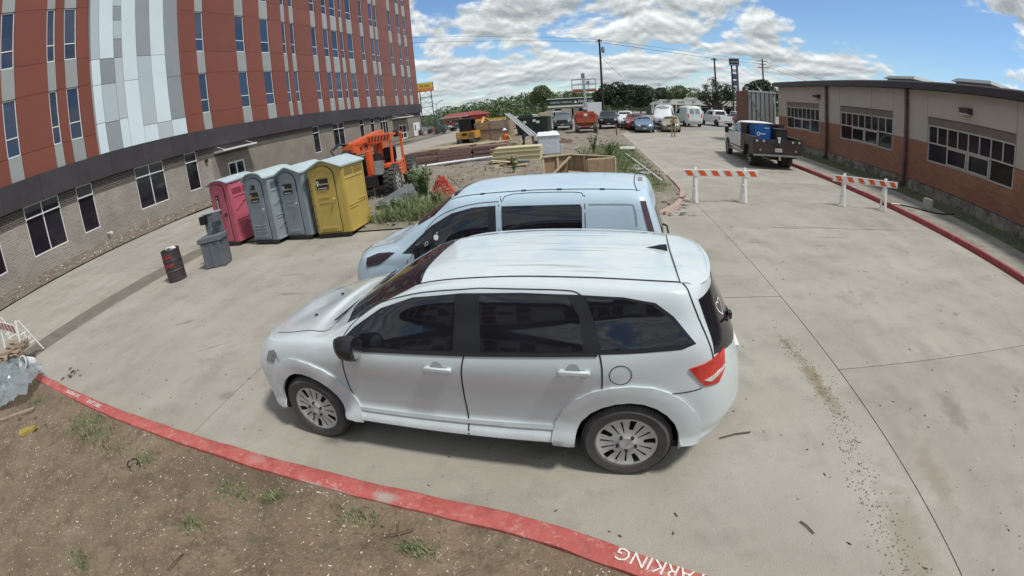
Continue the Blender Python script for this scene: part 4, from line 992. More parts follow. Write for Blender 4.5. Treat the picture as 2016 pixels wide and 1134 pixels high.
for sg in (1, -1):
    mb = MB(); vs = []
    for i, (x, w_, h) in enumerate(((1.60,.05,.07),(1.66,.10,.10),(1.74,.115,.105),(1.80,.11,.095))):
        for a in range(12):
            t = 2*pi*a/12; vs.append((x+.012*cos(t), sg*(1.02+w_*cos(t)), 1.175+h*sin(t)*(1-.12*(cos(t) < 0))))
    mb.add(vs, [(i*12+a, i*12+(a+1) % 12, (i+1)*12+(a+1) % 12, (i+1)*12+a) for i in range(3) for a in range(12)]+[tuple(range(12)), tuple(range(36, 48))[::-1]])
    mb.bar((1.70, sg*.86, 1.10), (1.72, sg*.96, 1.12), .07, .05)
    mi = mb.build('door_mirror', mat('satin_black', (.014,.014,.015), rough=.4), suv, smooth=50)
    MB().add([(1.806, sg*(1.02+.095*cos(2*pi*a/12)), 1.175+.08*sin(2*pi*a/12)) for a in range(12)], [tuple(range(12))]).build('mirror_glass', CHROME, mi)
wpr = wheel_proto(.355, .225, .245)
for cx in (W1, W2):
    for sg in (-1, 1): put_wheel(wpr, suv, (cx, sg*.785, .352), sg, .5 if cx > 2 else 1.1)
MB().box(.5, 4.3, -.72, .72, .17, .24).build('underbody', WELL, suv)
for cx in (W1, W2):
    a0, a1 = (R(-12), R(192)); o_ = []; i_ = []
    for k in range(15):
        a = a0+(a1-a0)*k/14; ro_ = .565+.02*abs(cos(a)); o_.append((cx+ro_*cos(a), 1.3, .36+ro_*.985*sin(a))); i_.append((cx+.412*cos(a), 1.3, .36+.412*sin(a)))
    if cx == W1: o_ = [(x, y, z) if x > .30 or z < .5 else (max(x, .36), y, z) for x, y, z in o_]
    sk.decal('wheel_arch_flare', o_+i_[::-1], Sd, CARW, suv, .020, .045, skirt=.02)
# scuffs and faded streaks on the roof are wear of the paint itself
def roofmask(n, l):
    k = noisemask(2.2, .575, .66, 7, .55, stretch=(.45, 13, 3), off=(1, 0, 0))(n, l)
    g = n.new('ShaderNodeTexCoord'); s = n.new('ShaderNodeSeparateXYZ'); l.new(g.outputs['Object'], s.inputs[0])
    a = n.new('ShaderNodeMapRange'); l.new(s.outputs[2], a.inputs[0]); a.inputs[1].default_value = 1.60; a.inputs[2].default_value = 1.64
    b = n.new('ShaderNodeMath'); b.operation = 'MULTIPLY'; l.new(k, b.inputs[0]); l.new(a.outputs[0], b.inputs[1]); return b.outputs[0]
def dustmask(n, l):
    k = noisemask(3, .35, .75, 9, .75)(n, l)
    g = n.new('ShaderNodeTexCoord'); s = n.new('ShaderNodeSeparateXYZ'); l.new(g.outputs['Object'], s.inputs[0])
    a = n.new('ShaderNodeMapRange'); l.new(s.outputs[2], a.inputs[0]); a.inputs[1].default_value = .62; a.inputs[2].default_value = .26
    b = n.new('ShaderNodeMath'); b.operation = 'MULTIPLY'; l.new(k, b.inputs[0]); l.new(a.outputs[0], b.inputs[1]); return b.outputs[0]
overlay(CARW, dustmask, (.25,.22,.17), .55)
overlay(CARW, roofmask, (.20,.225,.24), .6)
heart = MB(); hp = [Vector((4.655+.015*abs(t-.5), 0, 0)) for t in (0,)]
pts = []
for i in range(25):
    t = 2*pi*i/24; pts.append((4.9, -.44+.07*(sin(t)**3), 1.36+.058*(cos(t)-.38*cos(2*t)-.16*cos(3*t))))
sk.seam('heart_sticker', pts, (-1,0,-.1), WPAINT, suv, .010, .009, both=False, n=1)

# --- white compact van behind it
VAN = [
 rowx([.3,.35,.5,.95,1.4,1.9,2.2,2.9,3.5,4.0,4.5,4.55,4.6],[0]*13,[.2]*13),
 rowx([.10,.16,.44,.95,1.4,1.9,2.2,2.9,3.5,4.0,4.55,4.68,4.70],[0,.45,.80,.85,.87,.87,.87,.87,.87,.86,.83,.5,0],[.22,.22,.24,.28,.28,.28,.28,.28,.28,.28,.3,.32,.32]),
 rowx([.0,.07,.33,.95,1.4,1.9,2.2,2.9,3.5,4.0,4.66,4.78,4.80],[0,.45,.82,.89,.90,.90,.90,.90,.90,.89,.87,.52,0],[.5,.5,.5,.5,.5,.5,.5,.5,.5,.5,.5,.52,.52]),
 rowx([.04,.10,.36,.95,1.4,1.9,2.2,2.9,3.5,4.0,4.67,4.75,4.77],[0,.45,.80,.90,.91,.91,.91,.91,.91,.905,.88,.52,0],[.72,.72,.74,.77,.78,.78,.78,.78,.78,.78,.78,.80,.80]),
 rowx([.16,.22,.45,.95,1.3,1.8,2.15,2.9,3.5,4.0,4.66,4.74,4.76],[0,.42,.76,.885,.91,.92,.92,.92,.92,.915,.885,.52,0],[.88,.89,.91,.95,.96,.98,1.0,1.0,1.0,1.0,1.0,1.02,1.02]),
 rowx([.26,.31,.52,.95,1.2,1.7,2.1,2.9,3.6,4.1,4.64,4.72,4.74],[0,.40,.68,.81,.86,.89,.895,.895,.895,.89,.865,.52,0],[.94,.95,.98,1.04,1.06,1.10,1.13,1.16,1.17,1.17,1.17,1.18,1.18]),
 rowx([.34,.38,.58,.95,1.15,1.62,2.1,2.9,3.6,4.1,4.58,4.66,4.68],[0,.38,.60,.72,.78,.80,.84,.845,.845,.84,.82,.50,0],[.975,.985,1.01,1.075,1.12,1.33,1.39,1.41,1.41,1.41,1.40,1.40,1.40]),
 rowx([.42,.46,.64,.95,1.10,1.78,2.15,2.9,3.6,4.1,4.50,4.59,4.61],[0,.34,.52,.62,.68,.72,.77,.785,.785,.78,.76,.47,0],[1.0,1.01,1.035,1.095,1.14,1.49,1.61,1.64,1.64,1.64,1.63,1.63,1.63]),
 rowx([.5,.53,.68,.95,1.06,1.80,2.12,2.9,3.6,4.1,4.44,4.53,4.55],[0,.30,.44,.52,.56,.61,.635,.64,.64,.64,.625,.41,0],[1.02,1.03,1.05,1.11,1.16,1.57,1.715,1.765,1.77,1.76,1.74,1.74,1.74]),
 rowx([.6,.62,.74,.95,1.03,1.78,2.08,2.9,3.6,4.1,4.38,4.46,4.48],[0,.2,.28,.32,.34,.36,.37,.37,.37,.37,.36,.24,0],[1.035,1.04,1.06,1.12,1.17,1.615,1.76,1.805,1.81,1.80,1.775,1.775,1.775]),
 rowx([.68,.7,.8,.95,1.02,1.77,2.06,2.9,3.6,4.1,4.36,4.43,4.45],[0]*13,[1.04,1.045,1.065,1.125,1.175,1.625,1.77,1.815,1.82,1.81,1.785,1.785,1.785])]
VAN = [[(x+.09*max(0, 1-x), y, z) for x, y, z in r] for r in VAN]
van = thing('white_van', 'white compact van with dark side windows parked behind the white family car', 'van', (-3.778, 6.511, 0), R(-6))
bm = loft(VAN, 8, 4, flare=[(.93, .33, .36, .15, .02), (3.97, .33, .36, .15, .02)]); sv = Skin(bm)
me = bpy.data.meshes.new('body'); bm.to_mesh(me); bm.free(); me.materials.append(VANW)
me = cut_arches(me, [(.93, .33), (3.97, .33)], .375, .56); smooth_mesh(me, 40); me.name = 'body'; link('body', me, van)
sv.decal('window_surround', sp3([(1.27,1.02),(1.50,1.20),(1.74,1.38),(2.05,1.535),(2.35,1.60),(2.66,1.615),(2.66,1.17),(2.2,1.14),(1.95,1.07),(1.66,1.03)]), Sd, TRIM, van, .003, .07)
sv.decal('front_door_glass', sp3([(1.78,1.12),(1.90,1.42),(2.10,1.52),(2.35,1.575),(2.56,1.585),(2.56,1.19),(2.2,1.16)]), Sd, TINT, van, .006, .07)
sv.decal('quarter_glass', sp3([(1.40,1.075),(1.58,1.22),(1.78,1.36),(1.72,1.09)]), Sd, TINT, van, .006, .05)
sv.decal('sliding_door_glass', sp3([(2.74,1.19),(2.74,1.605),(3.72,1.61),(3.74,1.57),(3.74,1.20)]), Sd, TINT, van, .006, .08)
sv.seam('door_gap', sp3([(2.70,.40),(2.70,1.62),(2.74,1.655),(2.86,1.735),(3.64,1.74),(3.75,1.70),(3.775,1.60),(3.78,.60)]), Sd, GAPM, van, .010, n=3)
sv.seam('door_gap', sp3([(1.40,.95),(1.72,1.40),(2.05,1.575),(2.40,1.645),(2.70,1.66)]), Sd, GAPM, van, .009)
sv.seam('door_gap', sp3([(1.36,.95),(1.30,.70),(1.36,.45)]), Sd, GAPM, van, .009)
sv.seam('pressed_edge_shading', sp3([(3.82,1.605),(4.30,1.605),(4.36,1.57),(4.385,1.45),(4.39,1.36)]), Sd, mat('van_seam_shade', (.20,.25,.28), rough=.5), van, .016, n=4)  # dark line: shade of the pressed edge put into the colour
sv.seam('pressed_edge_shading', sp3([(4.33,1.25),(4.30,1.20),(4.2,1.185),(4.05,1.18)]), Sd, WPAINT, van, .018, .003, n=4)  # white line: painted highlight along the lower pressed edge
sv.seam('roof_moulding', [(2.0,.628,2.2),(2.3,.64,2.2),(2.9,.645,2.2),(3.6,.645,2.2),(4.1,.64,2.2),(4.44,.62,2.2)], (0,0,-1), GAPM, van, .014, .003)
sv.seam('tailgate_gap', [(4.40,.65,2.2),(4.37,.3,2.2),(4.365,-.3,2.2),(4.40,-.65,2.2)], (0,0,-1), GAPM, van, .012, both=False)
for x in (2.45, 3.0, 3.45, 3.98): sv.decal('roof_rack_cap', [(x-.03,.63,2.2),(x-.03,.66,2.2),(x+.03,.66,2.2),(x+.03,.63,2.2)], (0,0,-1), TRIM, van, .006, .03)
sv.decal('high_brake_light', [(4.41,-.15,2.2),(4.41,.15,2.2),(4.47,.15,2.2),(4.47,-.15,2.2)], (0,0,-1), mat('dark_red_lens', (.12,.02,.03), rough=.2, coat=.5), van, .004, .05, both=False)
sv.decal('tail_lamp', [(4.47,1.3,1.64),(4.53,1.3,1.64),(4.66,1.3,1.18),(4.70,1.3,.98),(4.61,1.3,.98),(4.575,1.3,1.22)], (-.06,-1,0), mat('smoked_tail_lens', (.045,.02,.024), rough=.15, coat=.6, scale=6, col2=(.085,.028,.03)), van, .010, .05)
sv.decal('rear_window', [(5,-.60,1.56),(5,.60,1.56),(5,.66,1.15),(5,-.66,1.15)], (-1,0,-.1), TINT, van, .006, .08, both=False)
sv.decal('windscreen', [(1.14,-.66,2),(1.05,-.4,2),(1.02,0,2),(1.05,.4,2),(1.14,.66,2),(1.5,.70,2),(1.80,.60,2),(1.93,.52,2),(1.94,.3,2),(1.94,0,2),(1.94,-.3,2),(1.93,-.55,2),(1.80,-.61,2),(1.5,-.70,2)], (.45,0,-.9), TINT, van, .004, .09, both=False)
sv.decal('headlight', [(.42,1.2,.80),(.40,1.2,.93),(.62,1.2,1.0),(.86,1.2,1.03),(.98,1.2,1.03),(.86,1.2,.95),(.70,1.2,.86)], (.45,-.9,0), mat('smoked_headlight', (.035,.03,.035), rough=.1, coat=.7), van, .008, .05)
sv.decal('headlight', [(-.5,.38,.84),(-.5,.38,.93),(-.5,.66,.97),(-.5,.74,.86)], (1,-.3,0), mat('smoked_headlight', (.035,.03,.035)), van, .008, .05)
sv.decal('grille', [(-.5,-.36,.60),(-.5,-.34,.78),(-.5,.34,.78),(-.5,.36,.60)], (1,0,0), TRIM, van, .008, .07, both=False)
sv.decal('lower_grille', [(-.5,-.5,.30),(-.5,-.5,.48),(-.5,.5,.48),(-.5,.5,.30)], (1,0,0), TRIM, van, .008, .08, both=False)
sv.seam('bonnet_gap', [(.50,.66,1.5),(.80,.72,1.5),(1.10,.76,1.5),(1.2,.78,1.6)], (0,-.3,-1), GAPM, van, .009)
# decal shapes on the front quarter glass, and the small word below
ap = MB(); pts = []
for i in range(20):
    t = 2*pi*i/20; r_ = .036*(1-.16*(abs(cos(t)) < .35 and sin(t) > 0)); pts.append((1.815+r_*cos(t), 1.3, 1.235+r_*1.1*sin(t)))
sv.decal('window_sticker', pts, Sd, WPAINT, van, .012, .03)
sv.decal('window_sticker', [(1.815,1.3,1.282),(1.835,1.3,1.305),(1.842,1.3,1.30),(1.828,1.3,1.278)], Sd, WPAINT, van, .012, .03)
h_, n_ = sv.hit((1.60, -1.3, 1.12), (0, 1, 0))
text_mesh('sticker_lettering', 'RECARO', .075, WPAINT, van, frameM((1.575, h_.y-.014, 1.105), (.88, 0, .47), (-.45, .25, .86)), extrude=.001)
for (x, z) in ((2.38, 1.02), (2.90, 1.02)): MB().box(x-.1, x+.1, -.955, -.925, z-.02, z+.02).build('door_handle', VANW, van, bevel=.008)
MB().path([(1.84,.17,1.66),(1.70,.17,1.82),(1.62,.17,1.88)], .006).build('aerial', TRIM, van)
wp = MB(); wp.path([(4.70,.0,1.18),(4.80,-.05,1.15),(4.83,-.32,1.02)], .014); wp.cbox((4.82,-.33,1.01),(.05,.08,.04)); wp.build('rear_wiper', TRIM, van)
for sg in (1, -1):
    mb = MB(); mb.cbox((1.62, sg*1.03, 1.08), (.10, .20, .24)); mb.bar((1.62, sg*.88, 1.02), (1.62, sg*.97, 1.03), .06, .05)
    mi = mb.build('door_mirror', TRIM, van, bevel=.03, smooth=50)
wpv = wheel_proto(.325, .205, .215, 'hubcap')
for cx in (.93, 3.97):
    for sg in (-1, 1): put_wheel(wpv, van, (cx, sg*.785, .322), sg, .7)
MB().box(.5, 4.3, -.72, .72, .16, .24).build('underbody', WELL, van)
# ------------------------------------------------------------------ portable toilets
PPINK = mat('pink_plastic', (.52,.12,.165), rough=.5, scale=1.5, var=.10, obrand=.03)
PGREY = mat('blue_grey_plastic', (.25,.295,.325), rough=.5, scale=2, var=.12, obrand=.05)
PYEL = mat('yellow_plastic', (.46,.335,.085), rough=.5, scale=1.8, var=.10)
overlay(PYEL, noisemask(3, .60, .75, 8, .7), (.36,.25,.07), .6)
PROOF = mat('translucent_roof_plastic', (.38,.455,.475), rough=.5, scale=2, var=.10)
overlay(PROOF, noisemask(3, .55, .7, 7, .6), (.30,.36,.37), .6)
SIGNB = mat('black_sign', (.015,.015,.014), rough=.4, var=.1)
YELT = mat('sign_yellow', (.62,.42,.05), rough=.5, var=.05)
def potty(kind, pm, loc, rz, label, W=1.12, D=1.18, H=1.92, peak=.24):
    t = thing('portable_toilet', label, 'portable toilet', loc, rz, 'portable toilets in a row')
    w = W/2; z0 = .13
    MB().box(-w+.04, w-.04, .06, .14, 0, .13).box(-w+.04, w-.04, D-.2, D-.1, 0, .13).box(-w+.02, w-.02, .03, D-.03, .085, .125).build('skid', BLACKM, t)
    n = 14; arc = []
    for i in range(n+1):
        u = -1+2*i/n
        if kind == 'gable': h = peak*(1-abs(u)) if abs(u) > .12 else peak*(1-.12-.3*(.12-abs(u)))+peak*.06
        elif kind == 'arch': h = peak*max(0, math.sqrt(max(0, 1-(u/.80)**2))) if abs(u) < .8 else 0
        else: h = peak*(1-u*u)
        arc.append((u*w, H+h))
    # walls: shell with shaped front top
    mb = MB(); poly = [(-w, z0)]+[(w, z0)]+[(x, z) for x, z in arc[::-1]]
    mb.prism(poly, .05, D-.02, axis='Y')
    mb.build('cabin_wall', pm, t, bevel=.012)
    # door recessed frame and leaf
    fr = MB(); fw = w-.10; dh = H-.10
    leaf = [(-fw, z0+.05), (fw-.16, z0+.05)]; k = 10; cxx = -.08; rr_ = (2*fw-.16)/2
    dtop = [(cxx+rr_*cos(pi*i/k), dh-.12+(peak*.78+.12)*sin(pi*i/k)) for i in range(k+1)]
    leafp = leaf+dtop
    d = MB().prism([(x, z) for x, z in leafp], .012, .06, axis='Y').build('door', pm, t, bevel=.01)
    gp = MB(); pts = [Vector((x, .010, z)) for x, z in leafp+leafp[:1]]
    gp.path([p+Vector((0, .03, 0)) for p in pts], .014, n=5); gp.build('door_gap', GAPM, t)
    rb_ = MB(); kx = rr_*.62
    if kind == 'arch':
        for z in (1.43, 1.33, 1.24, .62, .53, .44):
            rb_.path([(cxx+kx*u, .006, z+(.03 if z > 1 else -.03)*(1-u*u)) for u in (-1, -.5, 0, .5, 1)], .016, n=5)
        rb_.box(cxx-kx, cxx+kx, -.006, .02, .24, .30)
    elif kind == 'gable':
        for z in (1.16, 1.02): rb_.box(cxx-kx*.8, cxx+kx*.7, -.004, .02, z-.013, z+.013)
        rb_.box(cxx-kx, cxx+kx, -.008, .02, .27, .33)
        rb_.path([(cxx+rr_*.72*cos(pi*i/k), .008, dh-.14+(peak*.62+.06)*sin(pi*i/k)) for i in range(k+1)], .018, n=5)
    else:
        for z in (1.06, .95): rb_.box(cxx+kx*.1, cxx+kx*.8, -.002, .02, z-.01, z+.01)
    stuff(rb_.build('moulded_ribs', pm, d))
    lk = MB(); lk.lathe([(0, -.035), (.04, -.03), (.045, .01)], 12, axis='Y', c=(fw-.25, 0, 1.08)); lk.box(fw-.27, fw-.23, -.05, -.02, 1.0, 1.10); lk.build('latch', TRIM if kind == 'round' else pm, d)
    hg = MB()
    for i in range(8): hg.lathe([(0, -.008), (.014, -.006), (.014, .02)], 6, axis='Y', c=(-fw-.05, .04, .35+i*.2))
    stuff(hg.build('hinge_rivets', BLACKM if kind != 'arch' else PGREY, t))
    # side panels with mouldings and vents
    for sg in (-1, 1):
        s_ = MB(); x0 = sg*w; x1 = sg*(w+.018); a, b = min(x0, x1), max(x0, x1)
        s_.box(a, b, .10, .14, z0, H-.02); s_.box(a, b, D-.1, D-.05, z0, H-.02)
        s_.box(a, b, .14, D-.1, .82, .845); s_.box(a, b, .14, D*.52, .74, .765); s_.box(a, b, D*.56, D-.1, .885, .91)
        s_.box(a, b, .14, D-.1, 1.56, 1.58); s_.box(a, b, .14, D-.1, z0, z0+.05)
        if kind != 'gable':
            for z in (.45, 1.15): s_.path([(x1, .2, z), (x1, .55, z+.22), (x1, .95, z+.28)], .014, n=5)
        stuff(s_.build('side_ribs', pm, t))
        v = MB()
        for i in range(4):
            for (ya, yb) in ((.16, D*.5-.03), (D*.5+.03, D-.12)): v.box(sg*w-.004 if sg > 0 else -w-.012, w+.012 if sg > 0 else -w+.004, ya, yb, 1.66+i*.05, 1.68+i*.05)
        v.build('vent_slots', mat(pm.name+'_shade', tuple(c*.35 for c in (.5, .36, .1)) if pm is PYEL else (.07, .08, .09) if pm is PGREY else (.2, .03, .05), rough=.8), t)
    # roof shell
    ro = MB(); vs = []; ov = .045
    for y_, sc in ((-.045, 1.0), (D*.5, 1.0), (D+.035, 1.0)):
        for i, (x, z) in enumerate(arc): vs.append((x*(1+ov/w), y_, z+.035))
    m_ = n+1; fs = [(j*m_+i, j*m_+i+1, (j+1)*m_+i+1, (j+1)*m_+i) for j in range(2) for i in range(n)]
    vs2 = [(x, y, z-.045) for x, y, z in vs]; off = len(vs)
    fs += [tuple(off+i for i in f[::-1]) for f in fs[:]]
    fs += [(i, i+1, off+i+1, off+i) for i in range(n)]+[(2*m_+i, off+2*m_+i, off+2*m_+i+1, 2*m_+i+1) for i in range(n)]
    for j in range(2): fs += [(j*m_, off+j*m_, off+(j+1)*m_, (j+1)*m_), (j*m_+n, (j+1)*m_+n, off+(j+1)*m_+n, off+j*m_+n)]
    ro.add(vs+vs2, fs)
    rim = [Vector((x*(1+ov/w), -.05, z+.02)) for x, z in arc]; ro.path(rim, .024, n=6)
    ro.build('roof', PROOF, t, smooth=35)
    # sign
    sx = cxx
    if kind == 'round':
        sgn = MB().box(sx-.12, sx+.03, -.012, .012, 1.12, 1.72).build('sign', SIGNB, t)
        for i in range(9): MB().box(sx-.09, sx, -.016, -.012, 1.17+i*.045, 1.195+i*.045).build('sign_line', WPAINT, sgn)
        MB().add([(sx-.08, -.017, 1.66), (sx-.02, -.017, 1.66), (sx-.05, -.017, 1.59)], [(0, 1, 2)]).build('pin_mark', WPAINT, sgn)
    else:
        zs = 1.52 if kind == 'gable' else 1.46
        sgn = MB().box(sx-.19, sx+.19, -.012, .012, zs-.14, zs+.15).build('sign', SIGNB, t)
        text_mesh('sign_lettering', 'King Norman', .062, YELT if kind == 'arch' else mat('sign_cream', (.6, .56, .36)), sgn, frameM((sx+.035, -.014, zs), (1, 0, 0), (0, 0, 1)))
        pm_ = MB(); pm_.lathe([(.022, 0), (.042, 0), (.042, .003), (.022, .003), (.022, 0)], 12, axis='Y', c=(sx-.145, -.017, zs+.06)); pm_.prism([(sx-.178, zs+.035), (sx-.112, zs+.035), (sx-.145, zs-.06)], -.017, -.014, axis='Y'); pm_.build('pin_mark', YELT if kind == 'arch' else WPAINT, sgn)
        text_mesh('sign_lettering', '(713) 555-7867', .042, WPAINT, sgn, frameM((sx, -.014, zs-.105), (1, 0, 0), (0, 0, 1))) if False else MB().box(sx-.15, sx+.15, -.015, -.012, zs-.115, zs-.10).build('sign_line', WPAINT, sgn)
        if kind == 'arch':
            s2 = MB().box(sx-.11, sx+.09, -.012, .012, 1.70, 1.83).build('sign', SIGNB, t)
            MB().lathe([(0, 0), (.022, 0), (.022, .003)], 10, axis='Y', c=(sx-.05, -.016, 1.785)).build('pictogram', WPAINT, s2)
    return t
potty('round', PPINK, (-11.27, 10.50, 0), R(-8), 'pink portable toilet with white curved roof, next to the hand wash stand', H=2.06, peak=.13)
potty('arch', PGREY, (-9.40, 10.27, 0), R(-11), 'blue grey portable toilet with arched door hoops, next to the pink one', W=1.20, H=1.98, peak=.20)
potty('gable', PGREY, (-8.20, 10.44, 0), R(-10), 'blue grey portable toilet with flat door panel, next to the yellow one', W=1.06, H=1.93, peak=.22)
potty('gable', PYEL, (-6.88, 10.34, 0), R(-1), 'yellow portable toilet at the grassy end of the row', W=1.12, D=1.25, H=1.92, peak=.24)

# drum and wash stand
t = thing('trash_drum', 'black steel drum with red spray painted words, full of white rubbish', 'trash drum', (-10.80, 7.66, 0), R(18))
DR_ = mat('black_drum_paint', (.028,.024,.028), rough=.55, scale=6, col2=(.06,.05,.055))
mb = MB(); prof = [(0, .0), (.285, 0), (.29, .02)]
for i in range(1, 24):
    z = .02+.85*i/24; prof.append((.285+(.012 if abs(z-.31) < .02 or abs(z-.59) < .02 else 0)+(.003*sin(z*90)), z))
prof += [(.295, .88), (.27, .88), (.265, .30), (0, .30)]
mb.lathe(prof, 36); mb.build('drum', DR_, t, smooth=30)
REDS = mat('red_spray_paint', (.52,.03,.02), rough=.7, var=.3, scale=20)
def curved_text(s, size, z, R0, par, a0=0.):
    o = text_mesh('lettering', s, size, REDS, par, extrude=0, sx=.8)
    for v in o.data.vertices:
        a = v.co.x/R0+a0; y_ = v.co.y; v.co = Vector((R0*sin(a), -R0*cos(a), z+y_))
    return o
curved_text('VISQUAL', .15, .715, .305, t, -.1); curved_text('TRASH', .16, .475, .305, t, 0)
o = tag(MB().cbox((0, 0, 0), (.20, .05, .14), rx=.4).cbox((.12, .06, .02), (.16, .10, .05), ry=.3).cbox((-.1, .05, .01), (.2, .12, .05), rz=.5).build('crumpled_paper', WPAINT, bevel=.01), 'crumpled white rubbish sticking out of the black drum', 'rubbish'); o.location = (-10.80, 7.66, .87)
t = thing('hand_wash_stand', 'grey plastic hand wash stand with towel boxes, between drum and pink toilet', 'hand wash stand', (-9.97, 8.72, 0), R(22))
HWS = mat('dark_grey_plastic', (.12,.135,.15), rough=.55, scale=3, var=.15)
mb = MB(); b0 = [(-.33, -.30), (.33, -.30), (.36, .0), (.30, .30), (-.30, .30), (-.36, 0)]
vs = [(x*1.0, y, 0) for x, y in b0]+[(x*1.05, y*1.05, .74) for x, y in b0]; mb.add(vs, [tuple(range(6))[::-1], tuple(range(6, 12))]+[(i, (i+1) % 6, 6+(i+1) % 6, 6+i) for i in range(6)])
tk = mb.build('water_tank', HWS, t, bevel=.03, smooth=40)
fl = MB()
for x in (-.26, .02, .28): fl.add([(x-.07, -.325, .02), (x+.07, -.325, .02), (x+.05, -.35, .70), (x-.05, -.35, .70), (x-.07, -.29, .02), (x+.07, -.29, .02), (x+.05, -.29, .70), (x-.05, -.29, .70)], [(0,1,2,3),(4,7,6,5),(0,4,5,1),(1,5,6,2),(2,6,7,3),(3,7,4,0)])
fl.build('moulded_flutes', HWS, tk)
MB().prism([(-.40, -.36), (.40, -.36), (.41, .0), (.36, .34), (-.36, .34), (-.41, 0)], .73, .86).build('basin_rim', HWS, t, bevel=.02)
MB().lathe([(0, .80), (.13, .82), (.20, .868), (.17, .87)], 20, c=(.06, -.08, 0)).build('basin', mat('light_basin', (.28,.31,.33), rough=.4), t)
mb = MB(); mb.prism([(-.28, .18), (.26, .18), (.26, .33), (-.28, .33)], .84, 1.44); bk = mb.build('back_panel', HWS, t, bevel=.03)
for sg, x in ((-1, -.25), (1, .19)):
    MB().box(x-.11, x+.11, .02, .20, 1.18, 1.42).build('towel_dispenser', HWS if sg > 0 else TRIM, t, bevel=.025)
MB().box(-.30, .30, .15, .35, 1.43, 1.47).build('top_cap', mat('pale_grey_plastic', (.36,.38,.38), rough=.5), t, bevel=.01)
MB().path([(.02, .16, .88), (.02, .12, 1.02), (.02, -.02, 1.04), (.02, -.05, 1.0)], .013).build('tap', GREYM, t)

# ------------------------------------------------------------------ A-frame barricades
OST = mat('orange_reflective_stripe', (.66,.10,.02), rough=.5, var=.12, scale=10)
WST = mat('white_reflective_board', (.74,.74,.70), rough=.5, var=.10, scale=6)
RST = mat('faded_red_stripe', (.36,.06,.05), rough=.6, var=.1, scale=10)
WPL = mat('white_barricade_plastic', (.76,.76,.72), rough=.55, var=.08, scale=4)
def barricade(loc, rz, label, span=1.5, over=.42, H=1.0, stripes=6, board=(.745, .94), sm=OST, group='striped A-frame barricades', second=False, foot=.46):
    t = thing('barricade', label, 'barricade', loc, rz, group)
    x0, x1 = -over, span+over
    for sx in (0, span):
        mb = MB(); mb.bar((sx, -.0, 0), (sx, .20, H), .05, .085, up=(1, 0, 0)); mb.build('leg', WPL, t, bevel=.006)
        mb = MB(); mb.bar((sx, foot, 0), (sx, .27, H-.03), .04, .07, up=(1, 0, 0)); mb.build('leg', WPL, t, bevel=.006)
        br = MB(); ym = .0
        for z, f0, f1 in ((.32, .07, foot-.11), (.62, .13, foot-.22)): br.box(sx-.012, sx+.012, f0, f1, z-.018, z+.018)
        zc = .44; yc = (.09+foot-.14)/2; br.box(sx-.014, sx+.014, yc-.02, yc+.02, .26, .64); br.cbox((sx, yc-.09, zc+.03), (.024, .05, .05), rx=.6); br.cbox((sx, yc+.09, zc+.03), (.024, .05, .05), rx=-.6); br.box(sx-.012, sx+.012, yc-.13, yc+.13, zc-.02, zc+.02)
        br.build('cross_brace', WPL, t)
    def board_(z0, z1, y_):
        b = MB().box(x0, x1, y_-.012, y_+.012, z0, z1).build('striped_board', WST, t, bevel=.004)
        w_ = (x1-x0)/stripes; sl = (z1-z0)*.55; zz0, zz1 = z0+.022, z1-.022
        for i in range(stripes):
            a = x0+.02+i*w_+w_*.10; wd_ = w_*.50
            q_ = [(a+sl, zz0), (min(a+sl+wd_, x1-.01), zz0), (min(a+wd_, x1-.01), zz1), (a, zz1)]
            MB().prism(q_, y_-.0145, y_-.0121, axis='Y').build('stripe', sm, b)
    board_(board[0], board[1], .115)
    return t
barricade((2.93, 12.44, 0), R(0), 'orange and white barricade standing alone in the drive lane, behind the white van', 1.5, .40)
barricade((7.81, 12.34, 0), R(-13), 'orange and white barricade standing by the red kerb of the brick building', 1.5, .42)

# heap at the left edge: pallet, plastic film, bucket, barricade
barricade((-14.5, 2.78, 0), R(-1), 'white barricade with faded red stripes, beside the wooden pallet', 2.28, .0, .97, 5, (.68, .90), RST, foot=.68)
WOOD = mat('weathered_wood', (.22,.165,.115), rough=.85, scale=3, col2=(.34,.27,.20), stretch=(1, 6, 6), obrand=.14, bump=.3)
WOODL = mat('pale_lumber', (.42,.35,.22), rough=.8, scale=3, col2=(.52,.44,.29), stretch=(1, 5, 5), obrand=.10)
PLY = mat('plywood', (.26,.17,.10), rough=.8, scale=2.2, col2=(.36,.25,.155), obrand=.12)
overlay(PLY, noisemask(2.5, .55, .68, 7, .6), (.19,.12,.075), .7)
t = thing('pallet', 'brown wooden pallet leaning under the barricade at the left edge', 'pallet', (-12.5, 2.45, .12), R(10))
for i in range(6): MB().box(-.6, .6, -.5+i*.18, -.5+i*.18+.12, .115, .135).build('plank', WOOD, t)
for x in (-.58, -.04, .50): MB().box(x, x+.08, -.5, .52, .02, .114).build('bearer', WOOD, t)
for i in range(3): MB().box(-.6, .6, -.45+i*.42, -.45+i*.42+.1, 0, .019).build('plank', WOOD, t)
t.rotation_euler.x = R(12); t.location.z = .22
t = thing('crossed_boards', 'crossed brown boards lying on the pallet at the left edge', 'boards', (-11.75, 2.35, .40), R(-20))
for k, (a, b) in enumerate([((-.9, -.2, .0), (.5, -.1, .10)), ((-.6, -.45, .05), (.4, .5, .16)), ((-.3, .55, .12), (.5, .0, .2)), ((-.8, .1, .05), (-.1, .55, .12))]): mb = MB(); mb.bar(a, b, .10, .04); mb.build('board', WOOD, t)
FILM = mat('milky_plastic_film', (.20,.25,.265), rough=.22, scale=2.5, col2=(.36,.42,.43), bump=.15, bscale=6, spec=.6)
n_ = FILM.node_tree.nodes['Principled BSDF']; n_.inputs['Alpha'].default_value = .62
